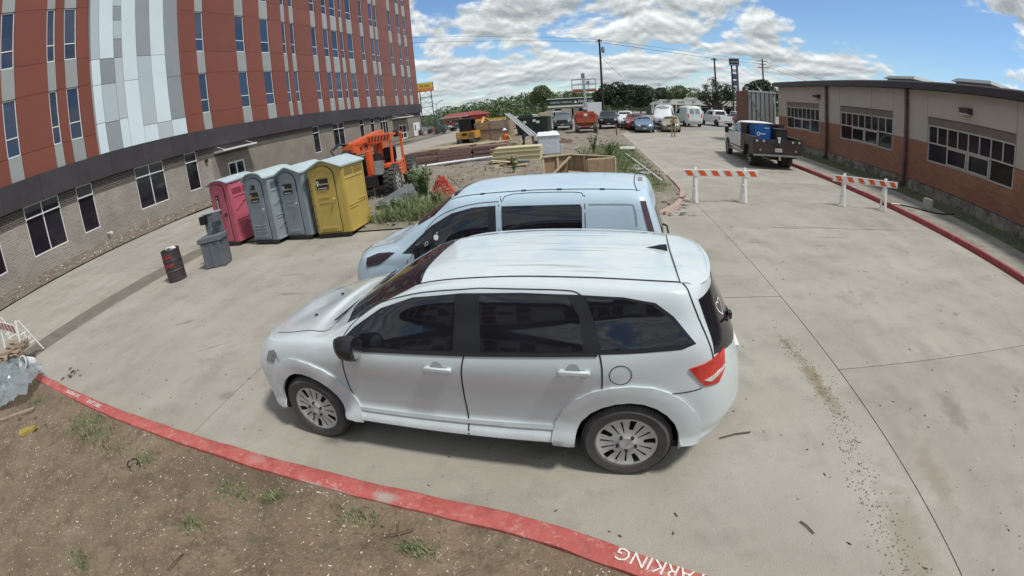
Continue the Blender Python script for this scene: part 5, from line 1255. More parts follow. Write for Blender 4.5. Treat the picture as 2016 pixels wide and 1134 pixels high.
def drape(name, outline, zf, step, m):
    xs = [p[0] for p in outline]; ys = [p[1] for p in outline]; vs = []; ix = {}; fs = []
    def inside(x, y):
        c = False
        for i in range(len(outline)):
            a, b = outline[i], outline[i-1]
            if (a[1] > y) != (b[1] > y) and x < (b[0]-a[0])*(y-a[1])/(b[1]-a[1])+a[0]: c = not c
        return c
    nx = int((max(xs)-min(xs))/step); ny = int((max(ys)-min(ys))/step)
    for i in range(nx+1):
        for j in range(ny+1):
            x = min(xs)+i*step; y = min(ys)+j*step
            if inside(x+.04*mnoise.noise(Vector((x*5, y*5, 1))), y+.04*mnoise.noise(Vector((x*5, y*5, 7)))): ix[(i, j)] = len(vs); vs.append((x, y, zf(x, y)))
    for (i, j) in ix:
        q_ = [(i, j), (i+1, j), (i+1, j+1), (i, j+1)]
        if all(k in ix for k in q_): fs.append([ix[k] for k in q_])
    mb = MB(); mb.add(vs, fs); o = mb.build(name, m, smooth=70); return o
def filmz(x, y):
    wx = x+.35*mnoise.noise(Vector((x*1.3, y*1.3, 4))); wy = y+.35*mnoise.noise(Vector((x*1.3, y*1.3, 8)))
    r_ = 1-abs(mnoise.noise(Vector((wx*2.6, wy*3.4, 2))))*2; f = 1-abs(mnoise.noise(Vector((wx*6.5, wy*8, 9))))*2
    return .13+.30*max(0, 1-((x+10.6)**2/4+(y-1.9)**2/.7))+.10*max(0, r_)**2+.018*max(0, f)**2
tag(drape('plastic_film', [(-12.1, 2.75), (-11.2, 2.7), (-10.1, 2.62), (-9.5, 2.45), (-9.2, 2.1), (-8.95, 1.75), (-9.15, 1.45), (-9.5, 1.15), (-10.0, .9), (-11, .6), (-12.6, .4), (-13.2, 1.6)], filmz, .035, FILM), 'sheet of milky plastic film bundled at the end of the red kerb', 'plastic sheet')
t = thing('paint_bucket', 'white plastic bucket lying on the plastic film', 'bucket', (-10.15, 2.34, .42), R(20))
t.rotation_euler.x = R(62)
MB().lathe([(0, -.16), (.12, -.16), (.14, .14), (.15, .14), (.15, .17), (.135, .17), (.12, -.12), (0, -.12)], 22).build('bucket', WPAINT, t, smooth=30)
MB().lathe([(.148, .10), (.156, .10), (.156, .125), (.148, .125)], 22).build('rim', GREYM, t); MB().box(-.09, .02, -.146, -.13, -.08, .06).build('label', mat('lilac_label', (.30,.26,.40), rough=.6), t)
tag(MB().bar((-9.35, .75, .16), (-8.3, 1.62, .17), .09, .035).build('timber_offcut', WOOD), 'thin board edging the plastic film on the dirt bank', 'board')
tag(MB().prism([(-7.86, 1.05), (-7.62, 1.02), (-7.45, 1.25), (-7.5, 1.36), (-7.75, 1.22)], .15, .21).build('yellow_rag', mat('dirty_yellow', (.30,.22,.05), rough=.9), bevel=.02), 'dirty yellow scrap lying on the dirt bank', 'scrap')
LV = mat('dry_dark_leaf', (.035,.028,.02), rough=.8)
for k in range(15):
    x, y = (random.gauss(-9.1, .22), random.gauss(2.95, .13)) if k < 11 else (random.uniform(-8.6, -7.2), random.uniform(.9, 2.0))
    a = random.random()*6.28; s = random.uniform(.045, .085); mb = MB(); zz = .012 if k < 11 else .16
    mb.add([(x+s*cos(a), y+s*sin(a), zz), (x+s*.4*cos(a+1.6), y+s*.4*sin(a+1.6), zz+.015), (x-s*cos(a), y-s*sin(a), zz), (x+s*.4*cos(a-1.6), y+s*.4*sin(a-1.6), zz+.012), (x, y, zz+.028)], [(0,1,4),(1,2,4),(2,3,4),(3,0,4),(3,2,1,0)])
    tag(mb.build('dry_leaf', LV), 'dark dry leaf in the loose cluster where the red kerb meets the film' if k < 11 else 'dark dry leaf lying alone on the %s' % ['dirt bank nearest the yellow scrap', 'bank between yellow scrap and red kerb', 'bank just below the words on the kerb', 'bank farthest from the film'][k-11], 'leaf', 'dry leaves by the kerb end' if k < 11 else None)
TW = mat('brown_twig', (.10,.065,.045), rough=.9)
for (a, b, lab) in (((1.14, 3.05, .012), (1.46, 3.10, .015), 'brown stick on the concrete behind the white SUV'), ((1.62, 2.0, .012), (1.70, 1.86, .012), 'short brown twig on the concrete near the mud track'),):
    mb = MB(); mb.path([a, ((a[0]+b[0])/2, (a[1]+b[1])/2+.015, .014), b], .0065, n=5); tag(mb.build('twig', TW), lab, 'twig')
for k, (x, y, z_, a) in enumerate([(-1.45, 1.72, .16, .3), (-.02, 1.12, .16, 2.8), (-3.1, .75, .15, 1.2)]):
    mb = MB(); mb.path([(x, y, z_), (x+.10*cos(a), y+.10*sin(a), z_+.02), (x+.22*cos(a+.2), y+.22*sin(a+.2), z_)], .006, n=5); mb.path([(x+.10*cos(a), y+.10*sin(a), z_+.02), (x+.16*cos(a+.9), y+.16*sin(a+.9), z_+.01)], .004, n=4)
    tag(mb.build('twig', TW), ['forked twig beside the bare kerb patch', 'dark forked twig on the bank near the word PARKING', 'thin twig on the bank left of the kerb middle'][k], 'twig')
mb = MB(); mb.path([(-4.62+.09*cos(t_*.5), 1.62+.07*sin(t_*.5), .17) for t_ in range(11)], .009, n=5); tag(mb.build('hose_scrap', TRIM), 'curl of black hose on the dirt bank', 'hose')

# ------------------------------------------------------------------ telehandler
ORG = mat('orange_machine_paint', (.68,.12,.03), rough=.4, scale=2, var=.14, coat=.3)
ORG2 = mat('lift_orange_paint', (.40,.085,.04), rough=.45, scale=2, var=.15)
t = thing('telehandler', 'orange telehandler with open cab guard parked behind the toilets', 'telehandler', (-8.55, 17.0, 0), R(8))
tw = wheel_proto(.62, .40, .34, 'eight')
tt = MB(); tt.lathe([(.34, -.2), (.55, -.2), (.615, -.13), (.615, .13), (.55, .2), (.34, .2), (.34, -.2)], 36, axis='Y')
for i in range(22):
    a = 2*pi*i/22
    for sg in (1, -1): aa = a+(.14 if sg > 0 else 0); tt.cbox((.625*cos(aa), sg*.10, .625*sin(aa)), (.05, .20, .07), ry=-aa, rz=0)
ttm = tt.mesh('tyre', [TYRE], 35); tw[0] = ('tyre', ttm)
for (x, y) in ((.98, -1.32), (-.98, -1.32), (.98, 1.48), (-.98, 1.48)):
    e = put_wheel(tw, t, (x, y, .63), 1); e.rotation_euler = (0, 0, pi/2 if x > 0 else -pi/2)
MB().box(-.42, .55, -1.9, 2.0, .55, .95).box(-.9, .9, -1.45, -1.2, .5, .75).box(-.9, .9, 1.35, 1.6, .5, .75).build('chassis', BLACKM, t, bevel=.02)
mb = MB(); mb.add([(-.52, -2.25, 1.80), (-.08, -2.25, 1.80), (-.08, -2.25, 2.30), (-.52, -2.25, 2.30), (-.52, 1.7, 2.12), (-.08, 1.7, 2.12), (-.08, 1.7, 2.60), (-.52, 1.7, 2.60)], [(0,1,2,3),(7,6,5,4),(0,4,5,1),(1,5,6,2),(2,6,7,3),(3,7,4,0)])
mb.box(-.085, -.06, -2.0, 1.5, 2.2, 2.24)
bo = mb.build('boom', ORG, t, bevel=.02)
text_mesh('boom_lettering', 'SKYTRAK', .24, TRIM, bo, frameM((-.068, -1.1, 2.08), (0, 1, .085), (0, -.085, 1)))
mb = MB(); mb.cbox((-.30, -2.55, 1.75), (.30, .5, .62), rx=.25); mb.path([(-.55, -2.9, 1.95), (-.75, -2.75, 2.2), (-.62, -2.3, 2.35), (-.3, -2.2, 2.3)], .05); mb.box(-.9, .25, -2.98, -2.88, 1.45, 2.0); mb.build('fork_carriage', BLACKM, t)
mb = MB(); mb.box(-.55, -.1, 1.3, 1.9, .9, 2.5); mb.build('boom_pivot', ORG, t, bevel=.02)
mb = MB()
for (x, y) in ((.10, -.95), (.98, -.95), (.10, .55), (.98, .55)): mb.bar((x, y-.12*(y < 0), 1.05), (x, y, 2.42), .09, .09)
mb.box(.04, 1.04, -1.05, -.93, 2.14, 2.46); mb.box(.04, 1.04, .5, .62, 2.34, 2.44); mb.box(.04, .12, -.95, .55, 2.34, 2.44); mb.box(.96, 1.04, -.95, .55, 2.34, 2.44)
for i in range(8): mb.box(.12+i*.105, .17+i*.105, -.95, .5, 2.38, 2.43)
mb.bar((.98, -1.0, 1.2), (.98, .5, 1.25), .08, .08); mb.box(.04, 1.04, -1.12, -1.0, 1.1, 1.3)
mb.build('cab_guard', ORG, t, bevel=.008)
mb = MB(); mb.box(.08, 1.0, -1.15, .8, .62, 1.12); mb.box(.04, .20, -1.5, -1.0, .6, 1.9); mb.box(.72, 1.0, -1.75, -1.0, 1.18, 1.32); mb.build('cab_body', ORG, t, bevel=.03)
for i in range(7): mb = MB(); mb.cbox((.16+i*.125, -1.056, 2.30), (.05, .012, .20), ry=.25); mb.build('louvre_slot', BLACKM, t)
MB().box(.25, .8, -.3, .25, 1.12, 1.3).box(.25, .8, .15, .28, 1.3, 1.85).build('seat', TRIM, t, bevel=.04)
mb = MB(); mb.bar((.5, -.85, 1.15), (.5, -.6, 1.5), .05, .05); mb.lathe([(.15, 0), (.17, .01), (.15, .02)], 16, c=(.5, -.6, 1.5)); mb.build('steering_wheel', TRIM, t)
MB().cbox((.62, -1.72, 1.22), (.40, .12, .55), rx=-.25).build('fender_plate', mat('dull_grey_paint', (.20,.21,.20), rough=.6, var=.2), t, bevel=.02)
mb = MB(); mb.box(-.3, .3, -1.75, -1.65, .12, .16); mb.box(-.3, .3, -1.7, -1.6, .52, .56); mb.box(-.32, -.28, -1.75, -1.65, .12, 1.1); mb.box(.28, .32, -1.75, -1.65, .12, .9); mb.build('step', GREYM, t)
mb = MB(); mb.lathe([(0, -.1), (.15, -.1), (.16, .08), (0, .08)], 14, c=(1.02, -.2, 2.4), axis='X'); mb.build('air_filter', TRIM, t)
mb = MB()
for (x0, x1, z0, z1) in ((-.85, -.1, 1.0, 1.6),): mb.box(x0, x1, -.6, 1.2, z0, z1)
mb.build('engine_cover', BLACKM, t, bevel=.04)

# ------------------------------------------------------------------ stored materials
GALV = mat('galvanised_steel', (.32,.34,.35), rough=.4, metal=.5, var=.15, scale=4)
t = thing('steel_beams', 'bundle of long grey steel channels lying behind the yellow toilet', 'steel beams', (-6.66, 14.85, .14), R(5))
for i in range(4):
    x = -.27+.19*i; mb = MB(); mb.box(x-.09, x+.09, -1.8, 1.75, .09, .11); mb.box(x-.09, x-.07, -1.8, 1.75, 0, .19); mb.box(x+.07, x+.09, -1.8, 1.75, 0, .19); mb.build('channel', GALV, t)
for y in (-1.6, 1.5): MB().box(-.45, .45, y-.06, y+.06, -.09, -.002).build('bearer', WOOD, t)
MAH = mat('reddish_brown_panel', (.175,.105,.092), rough=.8, scale=1.5, col2=(.26,.165,.145), stretch=(5, 1, 6), obrand=.15)
t = thing('sheathing_stack', 'long stack of reddish brown boards on bearers, left of the yellow panels', 'board stack', (-8.0, 26.6, .06), R(4))
for k in range(5):
    for seg in range(3):
        L0 = -3.1+seg*2.1+random.uniform(-.1, .1); MB().box(L0, L0+2.06, -.62+random.uniform(-.05, .05), .62+random.uniform(-.05, .05), .14*k+.03, .14*k+.155).build('board', MAH, t)
    MB().box(-3.0, 3.2, -.6, .6, .14*k+.005, .14*k+.03).build('batten_layer', WOOD, t)
for k in range(5): mb = MB(); mb.bar((-2.8+k*1.2, -.5+.2*k, .75), (-.9+k*1.1, -.4+.2*k, .80+.01*k), .25, .03); mb.build('loose_board', WOODL if k % 2 else PLY, t)
t = thing('lumber_layer', 'pale lumber boards laid across the far end of the brown stack', 'lumber', (-7.8, 28.6, .72), R(6))
for k in range(8): MB().box(-2.8+random.uniform(-.15, .15), 2.5+random.uniform(-.2, .2), -.75+k*.19, -.75+k*.19+.16, 0, .05+random.uniform(0, .03)).build('plank', WOODL, t)
MB().box(-2.4, 2.2, -.5, .6, -.72, -.005).build('bearer_stack', MAH, t)
t = thing('white_pipes', 'bundle of long white pipes lying in front of the brown board stack', 'pipes', (-7.0, 24.3, .14), R(12))
for k in range(5): mb = MB(); mb.tube((-2.0-.1*k, -.3+.14*k, .02*(k % 2)), (2.0+.05*k, -.3+.14*k, .10), .05, n=10); mb.build('pipe', WPAINT if k % 2 else GALV, t)
CREAM = mat('cream_insulated_panel', (.47,.42,.25), rough=.7, scale=1.2, col2=(.54,.49,.31), obrand=.06)
t = thing('panel_stack', 'stack of cream ribbed wall panels, beside the white wrapped crate', 'panel stack', (-3.85, 23.7, .06), R(1))
for k in range(3):
    mb = MB(); prof = [(-.75, 0)]
    for i in range(5): x = -.7+i*.3; prof += [(x, .0), (x+.04, .20), (x+.2, .20), (x+.24, .0)]
    mb.box(-1.25+.06*k, 1.25+.03*k, -.72, .75, .25*k+.02, .25*k+.22); mb.box(-1.27, 1.27, -.745, -.7, .25*k+.20, .25*k+.245); mb.box(-1.27, 1.27, -.76, -.7, .25*k+.01, .25*k+.05); mb.build('panel', CREAM, t, bevel=.01)
MB().box(-1.2, 1.2, -.5, .5, -.06, .02).build('bearer', WOOD, t)
t = thing('sheet_offcuts', 'untidy pile of plywood offcuts and a dark tray in front of the cream panels', 'offcuts', (-3.7, 20.6, .16), R(14))
for k, (x, y, a, c_, l_, w_) in enumerate([(0, 0, 0, WOODL, 1.5, .9), (.2, .1, .2, PLY, 1.3, .8), (.35, .1, .1, mat('slate_tray', (.05,.07,.075), rough=.5), 1.0, .6), (.4, .2, .3, GALV, .9, .5), (-.3, -.2, -.3, WOODL, 1.2, .3)]): mb = MB(); mb.cbox((x, y, .04+.055*k), (l_, w_, .035), rz=a, ry=.04*(k-1)); mb.build('sheet', c_, t)
MB().cbox((.1, .25, .38), (.7, .35, .22)).build('cushion_roll', mat('tan_sack', (.36,.28,.18), rough=.9), t, bevel=.08, smooth=50)
WRAP = mat('white_wrapped_film', (.50,.56,.60), rough=.35, scale=3, col2=(.57,.63,.67), bump=.8, bscale=7)
t = thing('wrapped_crate', 'tall crate wrapped in white plastic, beside the cream panel stack', 'wrapped crate', (-2.4, 26.1, 0), R(6))
MB().box(-.60, .60, -.55, .75, .05, 1.22).build('crate', WRAP, t, bevel=.05, smooth=50)
mb = MB(); vs = []; n_k = 12
for i in range(n_k+1):
    for j in range(n_k+1):
        x = -.66+1.32*i/n_k; y = -.6+1.4*j/n_k; e = min(i, n_k-i, j, n_k-j); vs.append((x, y, 1.23+(.09*abs(mnoise.noise(Vector((x*4, y*4, 3))))+.05 if e > 0 else -.10)))
mb.add(vs, [(i*(n_k+1)+j, (i+1)*(n_k+1)+j, (i+1)*(n_k+1)+j+1, i*(n_k+1)+j+1) for i in range(n_k) for j in range(n_k)]); mb.build('film_top', WPAINT, t, smooth=60)
mb = MB(); mb.cbox((.72, -.3, .35), (.10, .3, .5), ry=.3); mb.build('loose_film', WRAP, t, bevel=.04, smooth=50)
MB().box(-.62, .62, -.5, .7, 0, .05).build('bearer', WOOD, t)
# open plywood box, fallen panels
def wallpanel(par, a, b, z0, z1, name='plywood_panel', studs=2, inner=1, m=PLY):
    a = Vector((*a, 0)); b = Vector((*b, 0)); d = (b-a).normalized(); nrm = Vector((-d.y, d.x, 0))*inner
    mb = MB(); vs = [p+nrm*o_+Vector((0, 0, z)) for z in (z0, z1) for p, o_ in ((a, 0), (b, 0), (b, .02), (a, .02))]; mb.add(vs, [(3,2,1,0),(4,5,6,7),(0,1,5,4),(1,2,6,5),(2,3,7,6),(3,0,4,7)]); p_ = mb.build(name, m, par)
    L_ = (b-a).length
    for k in range(studs+1):
        c = a+d*(L_*k/studs)-nrm*.045; mb = MB(); mb.bar(c+Vector((0, 0, z0)), c+Vector((0, 0, z1-.001)), .09, .04, up=nrm); mb.build('stud', WOODL, p_)
    mb = MB(); mb.bar(a-nrm*.045+Vector((0, 0, z1+.02)), b-nrm*.045+Vector((0, 0, z1+.02)), .10, .04); mb.build('top_rail', WOODL, p_)
t = thing('plywood_enclosure', 'open topped box of plywood panels standing behind the white van roof', 'plywood box', (-.5, 16.8, .05), 0)
wallpanel(t, (-1.35, .30), (-.30, .95), 0, .80, inner=1); wallpanel(t, (-.28, .95), (1.35, -.25), 0, .78, inner=1, studs=3)
wallpanel(t, (.36, -.62), (1.36, -.28), 0, .74, inner=-1, studs=1)
mb = MB(); mb.bar((-1.15, .2, .0), (-.32, .75, .74), .12, .045); mb.build('brace', WOODL, t)
mb = MB(); mb.cbox((.05, -.2, .18), (.8, .6, .02), rz=.3, ry=.15, rx=.2); mb.build('fallen_panel', PLY, t); mb = MB(); mb.cbox((-.6, -.25, .22), (1.2, .5, .02), rz=.1, rx=-.25); mb.build('fallen_panel', MAH, t)
# mini excavator
CATY = mat('machine_yellow', (.50,.27,.055), rough=.45, scale=2, var=.15)
t = thing('mini_excavator', 'small yellow digger with glazed cab standing beyond the board stacks', 'excavator', (-11.0, 41.2, 0), R(-4))
for x in (-.62, .62):
    mb = MB(); pts = [(-1.05+.28*cos(pi/2+pi*i/8), .30+.28*sin(pi/2+pi*i/8)) for i in range(9)]+[(1.05+.28*cos(-pi/2+pi*i/8), .30+.28*sin(-pi/2+pi*i/8)) for i in range(9)]; mb.prism(pts, x-.18, x+.18, axis='X'); mb.build('track', TYRE, t)
MB().box(-.95, .95, -1.0, 1.1, .42, 1.12).build('counterweight', CATY, t, bevel=.06, smooth=40)
MB().cbox((-.1, -1.01, .88), (.5, .02, .22)).build('emblem_plate', TRIM, t); MB().cbox((.55, -1.01, .86), (.5, .03, .36)).build('engine_grille', mat('ochre_shade', (.25,.13,.03), rough=.6), t)
mb = MB()
for x in (-.62, .42):
    for y in (-.6, .75): mb.bar((x, y, 1.12), (x, y, 2.2), .09, .09)
mb.box(-.72, .52, -.7, .85, 2.2, 2.32); mb.box(-.66, .46, -.62, .78, 1.12, 1.25); mb.build('cab_frame', TRIM, t)
for (a, b, c, d) in ((-.57, .37, -.61, -.60), (-.57, .37, .75, .76)): MB().box(a, b, c, d, 1.25, 2.2).build('cab_glass', TINT, t)
MB().box(-.625, -.615, -.55, .7, 1.25, 2.2).build('cab_glass', TINT, t)
mb = MB(); mb.path([(.75, .9, 1.0), (.95, 1.9, 2.2), (1.05, 3.0, 1.9)], .13, n=8); mb.path([(1.05, 3.0, 1.9), (1.1, 3.2, .7)], .10, n=8); mb.build('boom', CATY, t); mb = MB(); mb.prism([(3.0, .75), (3.5, .6), (3.5, .15), (3.1, .1)], .85, 1.35, axis='X'); mb.build('bucket', CATY, t)
# timber sided skip, dumpster, chute, beam
t = thing('plywood_skip', 'large brown plywood bin between the yellow digger and the green dumpster', 'plywood bin', (-8.75, 42.6, 0), R(-2))
for i in range(7):
    MB().box(-1.55+i*.44, -1.13+i*.44, -1.0, -.97, .05, 1.78-.03*(i % 2)).build('panel', PLY if i < 3 else WOOD, t)
for x in (-1.56, -.2, 1.53): MB().box(x-.04, x+.04, -1.06, -1.005, 0, 1.82).build('post', WOOD, t)
MB().box(-1.62, 1.6, -1.07, -1.01, 1.0, 1.06).build('rail', mat('dark_strap', (.07,.05,.04), rough=.8), t); MB().box(-1.6, 1.58, .95, 1.0, .05, 1.8).box(-1.6, -1.56, -.95, .95, .05, 1.8).box(1.54, 1.58, -.95, .95, .05, 1.8).build('side_panel', PLY, t)
MB().cbox((-1.75, -.6, .9), (.3, .5, 1.7), ry=.1).build('folded_card', WOODL, t)
tag(MB().cbox((-10.2, 47.0, 1.92), (3.4, .16, .22), rz=.03).box(-11.7, -11.5, 46.9, 47.1, 0, 1.8).box(-8.9, -8.7, 47, 47.2, 0, 1.8).build('yellow_beam', mat('safety_yellow', (.62,.45,.08), rough=.5)), 'long yellow beam raised on posts behind the plywood bin', 'beam')
t = thing('dumpster', 'dark green steel dumpster with paper notices, filled with scrap', 'dumpster', (-5.55, 46.4, 0), R(-3))
DGR = mat('dark_green_paint', (.022,.040,.038), rough=.5, scale=3, var=.25)
mb = MB(); mb.add([(-1.55, -1.1, .15), (1.45, -1.1, .15), (1.6, 1.1, .15), (-1.6, 1.1, .15), (-1.65, -1.2, 1.75), (1.6, -1.2, 1.75), (1.6, 1.2, 1.75), (-1.65, 1.2, 1.75)], [(3,2,1,0),(0,1,5,4),(1,2,6,5),(2,3,7,6),(3,0,4,7)]); mb.build('container', DGR, t)
for i in range(9): mb = MB(); mb.bar((-1.45+i*.36, -1.13, .18), (-1.5+i*.37, -1.22, 1.72), .07, .06); mb.build('rib', DGR, t)
MB().box(-1.7, 1.66, -1.27, -1.18, 1.72, 1.82).build('rim', DGR, t)
for x, z in ((-.7, 1.35), (.25, 1.45), (.6, 1.3)): MB().box(x-.16, x+.16, -1.27, -1.26, z-.12, z+.12).build('notice', WPAINT, t)
tag(MB().cbox((-6.3, 46.2, 1.9), (1.2, 1.2, .3), rz=.4).build('dark_scrap', BLACKM, bevel=.06), 'dark bin liners heaped in the green dumpster', 'scrap'); tag(MB().cbox((-5.2, 46.3, 1.96), (1.0, .8, .10), ry=.15).build('white_board', WPAINT), 'white board lying on top of the green dumpster', 'board'); tag(MB().cbox((-4.6, 46.3, 2.0), (.8, 1.0, .35), rz=.2).build('cardboard', WOODL, bevel=.03), 'torn cardboard sticking out of the green dumpster', 'cardboard')
t = thing('ribbed_chute', 'long pale metal channel leaning from the plywood bin down to the wrapped crate', 'metal channel', (-3.35, 27.2, .95), 0)
a = Vector((0, 0, .1)); b = Vector((-3.8, 13.0, 1.45)); mb = MB(); mb.bar(a, b, .42, .03); mb.build('channel_bed', GALV, t)
for k in (-.2, 0, .2): mb = MB(); mb.bar(a+Vector((k, 0, .05)), b+Vector((k, 0, .05)), .03, .07); mb.build('channel_rib', WPAINT, t)
for q_ in (0.02, .98): p_ = a.lerp(b, q_); mb = MB(); mb.bar(p_+Vector((0, 0, -.03)), (p_.x, p_.y, -.95), .12, .12, up=(0, 1, 0)); mb.build('trestle', WOOD, t)
NET = mat('orange_red_netting', (.52,.085,.05), rough=.7, var=.15, scale=8)
mb = MB()
for i in range(46):
    a = 2*pi*i/46; r0 = .40+.06*sin(3*a); pts = []
    for k in range(6):
        u = k/5; rr2 = r0*(1-u)**.8+.05; pts.append((rr2*cos(a+.6*u)+random.uniform(-.07, .07), rr2*.8*sin(a+.6*u)+random.uniform(-.06, .06), .72*u*random.uniform(.75, 1.12)))
    mb.path(pts, .011, n=3)
for k in range(7):
    u = k/7; rr2 = (.40*(1-u)**.8+.06); mb.path([(rr2*cos(2*pi*i/16+.25*u), rr2*.8*sin(2*pi*i/16+.25*u), .72*u+.03*sin(i*2.3)) for i in range(17)], .009, n=3)
o = tag(mb.build('safety_netting', NET), 'crumpled orange red safety netting standing in the weeds', 'netting'); o.location = (-4.78, 13.85, .12)
# small site pieces
tag(MB().bar((1.78, 24.0, .14), (2.38, 15.4, .14), .035, .03).build('white_board', WPAINT), 'long thin white board lying on the island grass', 'board')
tag(MB().cbox((2.12, 26.5, .16), (.9, 1.5, .08), rz=-.08).build('utility_cover', mat('pale_green_concrete', (.42,.45,.36), rough=.9), bevel=.02), 'pale green slab lying on the grass strip', 'slab')
mb = MB(); mb.cbox((11.19, 11.97, .33), (.24, .34, .40), rz=.35); tag(mb.build('concrete_block', CONC2, bevel=.02), 'grey concrete block standing on the pavement by the brick building', 'block')
for k, (x, y) in enumerate([(.65, 40.5), (2.2, 38.2)]):
    tag(MB().box(x-.05, x+.05, y-.05, y+.05, 0, 1.05 if k else .8).build('timber_stake', mat('brown_stake', (.18,.09,.06), rough=.9)), ['short brown stake at the edge of the dirt, left of the blue saloon', 'tall brown stake at the corner of the dirt near the blue saloon'][k], 'stake')
for k, (x, y, z_) in enumerate([(-27.2, 16.9, .55), (-26.5, 17.6, .6), (-27.6, 28.5, .5)]): tag(MB().box(x-.035, x+.035, y-.035, y+.035, 0, z_).build('survey_stake', WOODL), ['pale stake in the dirt strip below the third window', 'second pale stake in the dirt strip below the third window', 'pale stake in the dirt strip beside the pink toilet'][k], 'stake')
tag(MB().lathe([(0, -.1), (.10, -.1), (.11, .12), (0, .12)], 12, axis='X', c=(-28.5, 15.6, .5)).tube((-29, 15.6, .5), (-28.6, 15.6, .5), .06).build('white_outlet', WPAINT), 'white round outlet on the brick wall above the dirt strip', 'outlet')
mb = MB(); mb.path([(9.6+.35*k, 12.5+.25*sin(k*.9)-.12*k, .15) for k in range(9)], .022, n=6); tag(mb.build('black_hose', TRIM), 'black hose lying across the pavement behind the right barricade', 'hose')
for k, (x, y, s) in enumerate([(1.75, 18.5, .5), (1.95, 19.6, .4), (2.0, 17.2, .35), (-2.2, 15.0, .4), (-3.4, 14.3, .3), (-.6, 13.2, .35)]):
    mb = MB(); mb.prism([(x+s*cos(a_)*random.uniform(.6, 1), y+s*sin(a_)*random.uniform(.6, 1)) for a_ in (0, 1, 2, 3, 4.2, 5.2)], gz(x, y)-.03, gz(x, y)+.05); tag(mb.build('broken_concrete', CONC2), ['broken pale concrete slab beside the long white board', 'second broken slab on the island, farther from the van', 'small broken slab on the island nearest the kerb', 'flat grey rubble slab between van roof and offcuts', 'small grey rubble slab near the orange netting', 'broken slab in front of the plywood box'][k], 'rubble slab')
# ------------------------------------------------------------------ people
SKINM = mat('skin', (.30,.17,.11), rough=.6, var=.1)
HIVIS = mat('hi_vis_orange', (.70,.16,.03), rough=.7, var=.1); KHAKI = mat('khaki_cloth', (.30,.25,.17), rough=.9, var=.15); DKCL = mat('dark_cloth', (.03,.035,.05), rough=.9); TANCL = mat('tan_shirt', (.42,.32,.18), rough=.9, var=.1); BOOT = mat('boots', (.04,.03,.025), rough=.8)
def person(loc, rz, joints, label, mats_z, top, head_m=None, hat=None, s=1.):
    """joints: name -> (x, y, z, radius); mats_z: function(co) -> material index"""
    t = thing('person', label, 'person', loc, rz)
    J = joints; links = [('pelvis', 'chest'), ('chest', 'neck'), ('neck', 'head0'), ('head0', 'head1')]
    for sd in 'LR': links += [('chest', 'sh'+sd), ('sh'+sd, 'el'+sd), ('el'+sd, 'wr'+sd), ('wr'+sd, 'pa'+sd), ('pelvis', 'hip'+sd), ('hip'+sd, 'kn'+sd), ('kn'+sd, 'an'+sd), ('an'+sd, 'toe'+sd)]
    names = list(J); vs = [Vector(J[n_][:3]) for n_ in names]; rad = [J[n_][3] for n_ in names]; ed = [(names.index(a), names.index(b)) for a, b in links]
    for sd in 'LR':
        w_ = Vector(J['wr'+sd][:3]); p_ = Vector(J['pa'+sd][:3]); d = (p_-w_).normalized(); u = d.orthogonal().normalized()
        for k in range(5):
            o_ = (k-1.5)*.020 if k < 4 else .045
            a = p_+u*o_*.9+d*(.01 if k < 4 else -.02); b = a+d*(.045-.006*abs(k-1.5) if k < 4 else .02)+u*(o_*.2 if k < 4 else .02); c = b+d*.03*(1 if k < 4 else .5)
            i0 = len(vs); vs += [a, b, c]; rad += [.010, .009, .008]; ed += [(names.index('pa'+sd), i0), (i0, i0+1), (i0+1, i0+2)]
    me = bpy.data.meshes.new('body'); me.from_pydata(vs, ed, []); o = bpy.data.objects.new('tmp', me); COL.objects.link(o)
    md = o.modifiers.new('s', 'SKIN'); sb_ = o.modifiers.new('u', 'SUBSURF'); sb_.levels = 2; sb_.render_levels = 2
    if not me.skin_vertices: bpy.context.view_layer.objects.active = o
    for i, sv_ in enumerate(me.skin_vertices[0].data): sv_.radius = (rad[i], rad[i]); sv_.use_root = (names[i] == 'pelvis') if i < len(names) else False
    nm = bpy.data.meshes.new_from_object(o.evaluated_get(bpy.context.evaluated_depsgraph_get())); bpy.data.objects.remove(o)
    nm.materials.clear()
    for m in top: nm.materials.append(m)
    for p in nm.polygons: p.material_index = mats_z(p.center); p.use_smooth = True
    nm.name = 'body'; link('body', nm, t)
    h0 = Vector(J['head1'][:3])
    if hat:
        mb = MB(); mb.lathe([(0, .10), (.07, .088), (.115, .03), (.125, -.02), (.165, -.03), (.17, -.02), (.12, 0)], 18); mb.build('hard_hat', hat, t, smooth=60).location = h0+Vector((0, 0, .045))
    else: MB().lathe([(0, .09), (.06, .08), (.10, .02), (.10, -.04)], 14).build('hair', BOOT, t, smooth=60).location = h0+Vector((0, .015, .03))
    for ex in (-.035, .035): f = MB(); f.cbox((ex, -.095, .0), (.022, .012, .012)); f.build('eye', BOOT, t).location = h0
    f = MB(); f.cbox((0, -.108, -.025), (.022, .03, .035), rx=.3); f.cbox((0, -.098, -.062), (.045, .01, .010)); f.build('nose_and_mouth', SKINM, t).location = h0
    return t
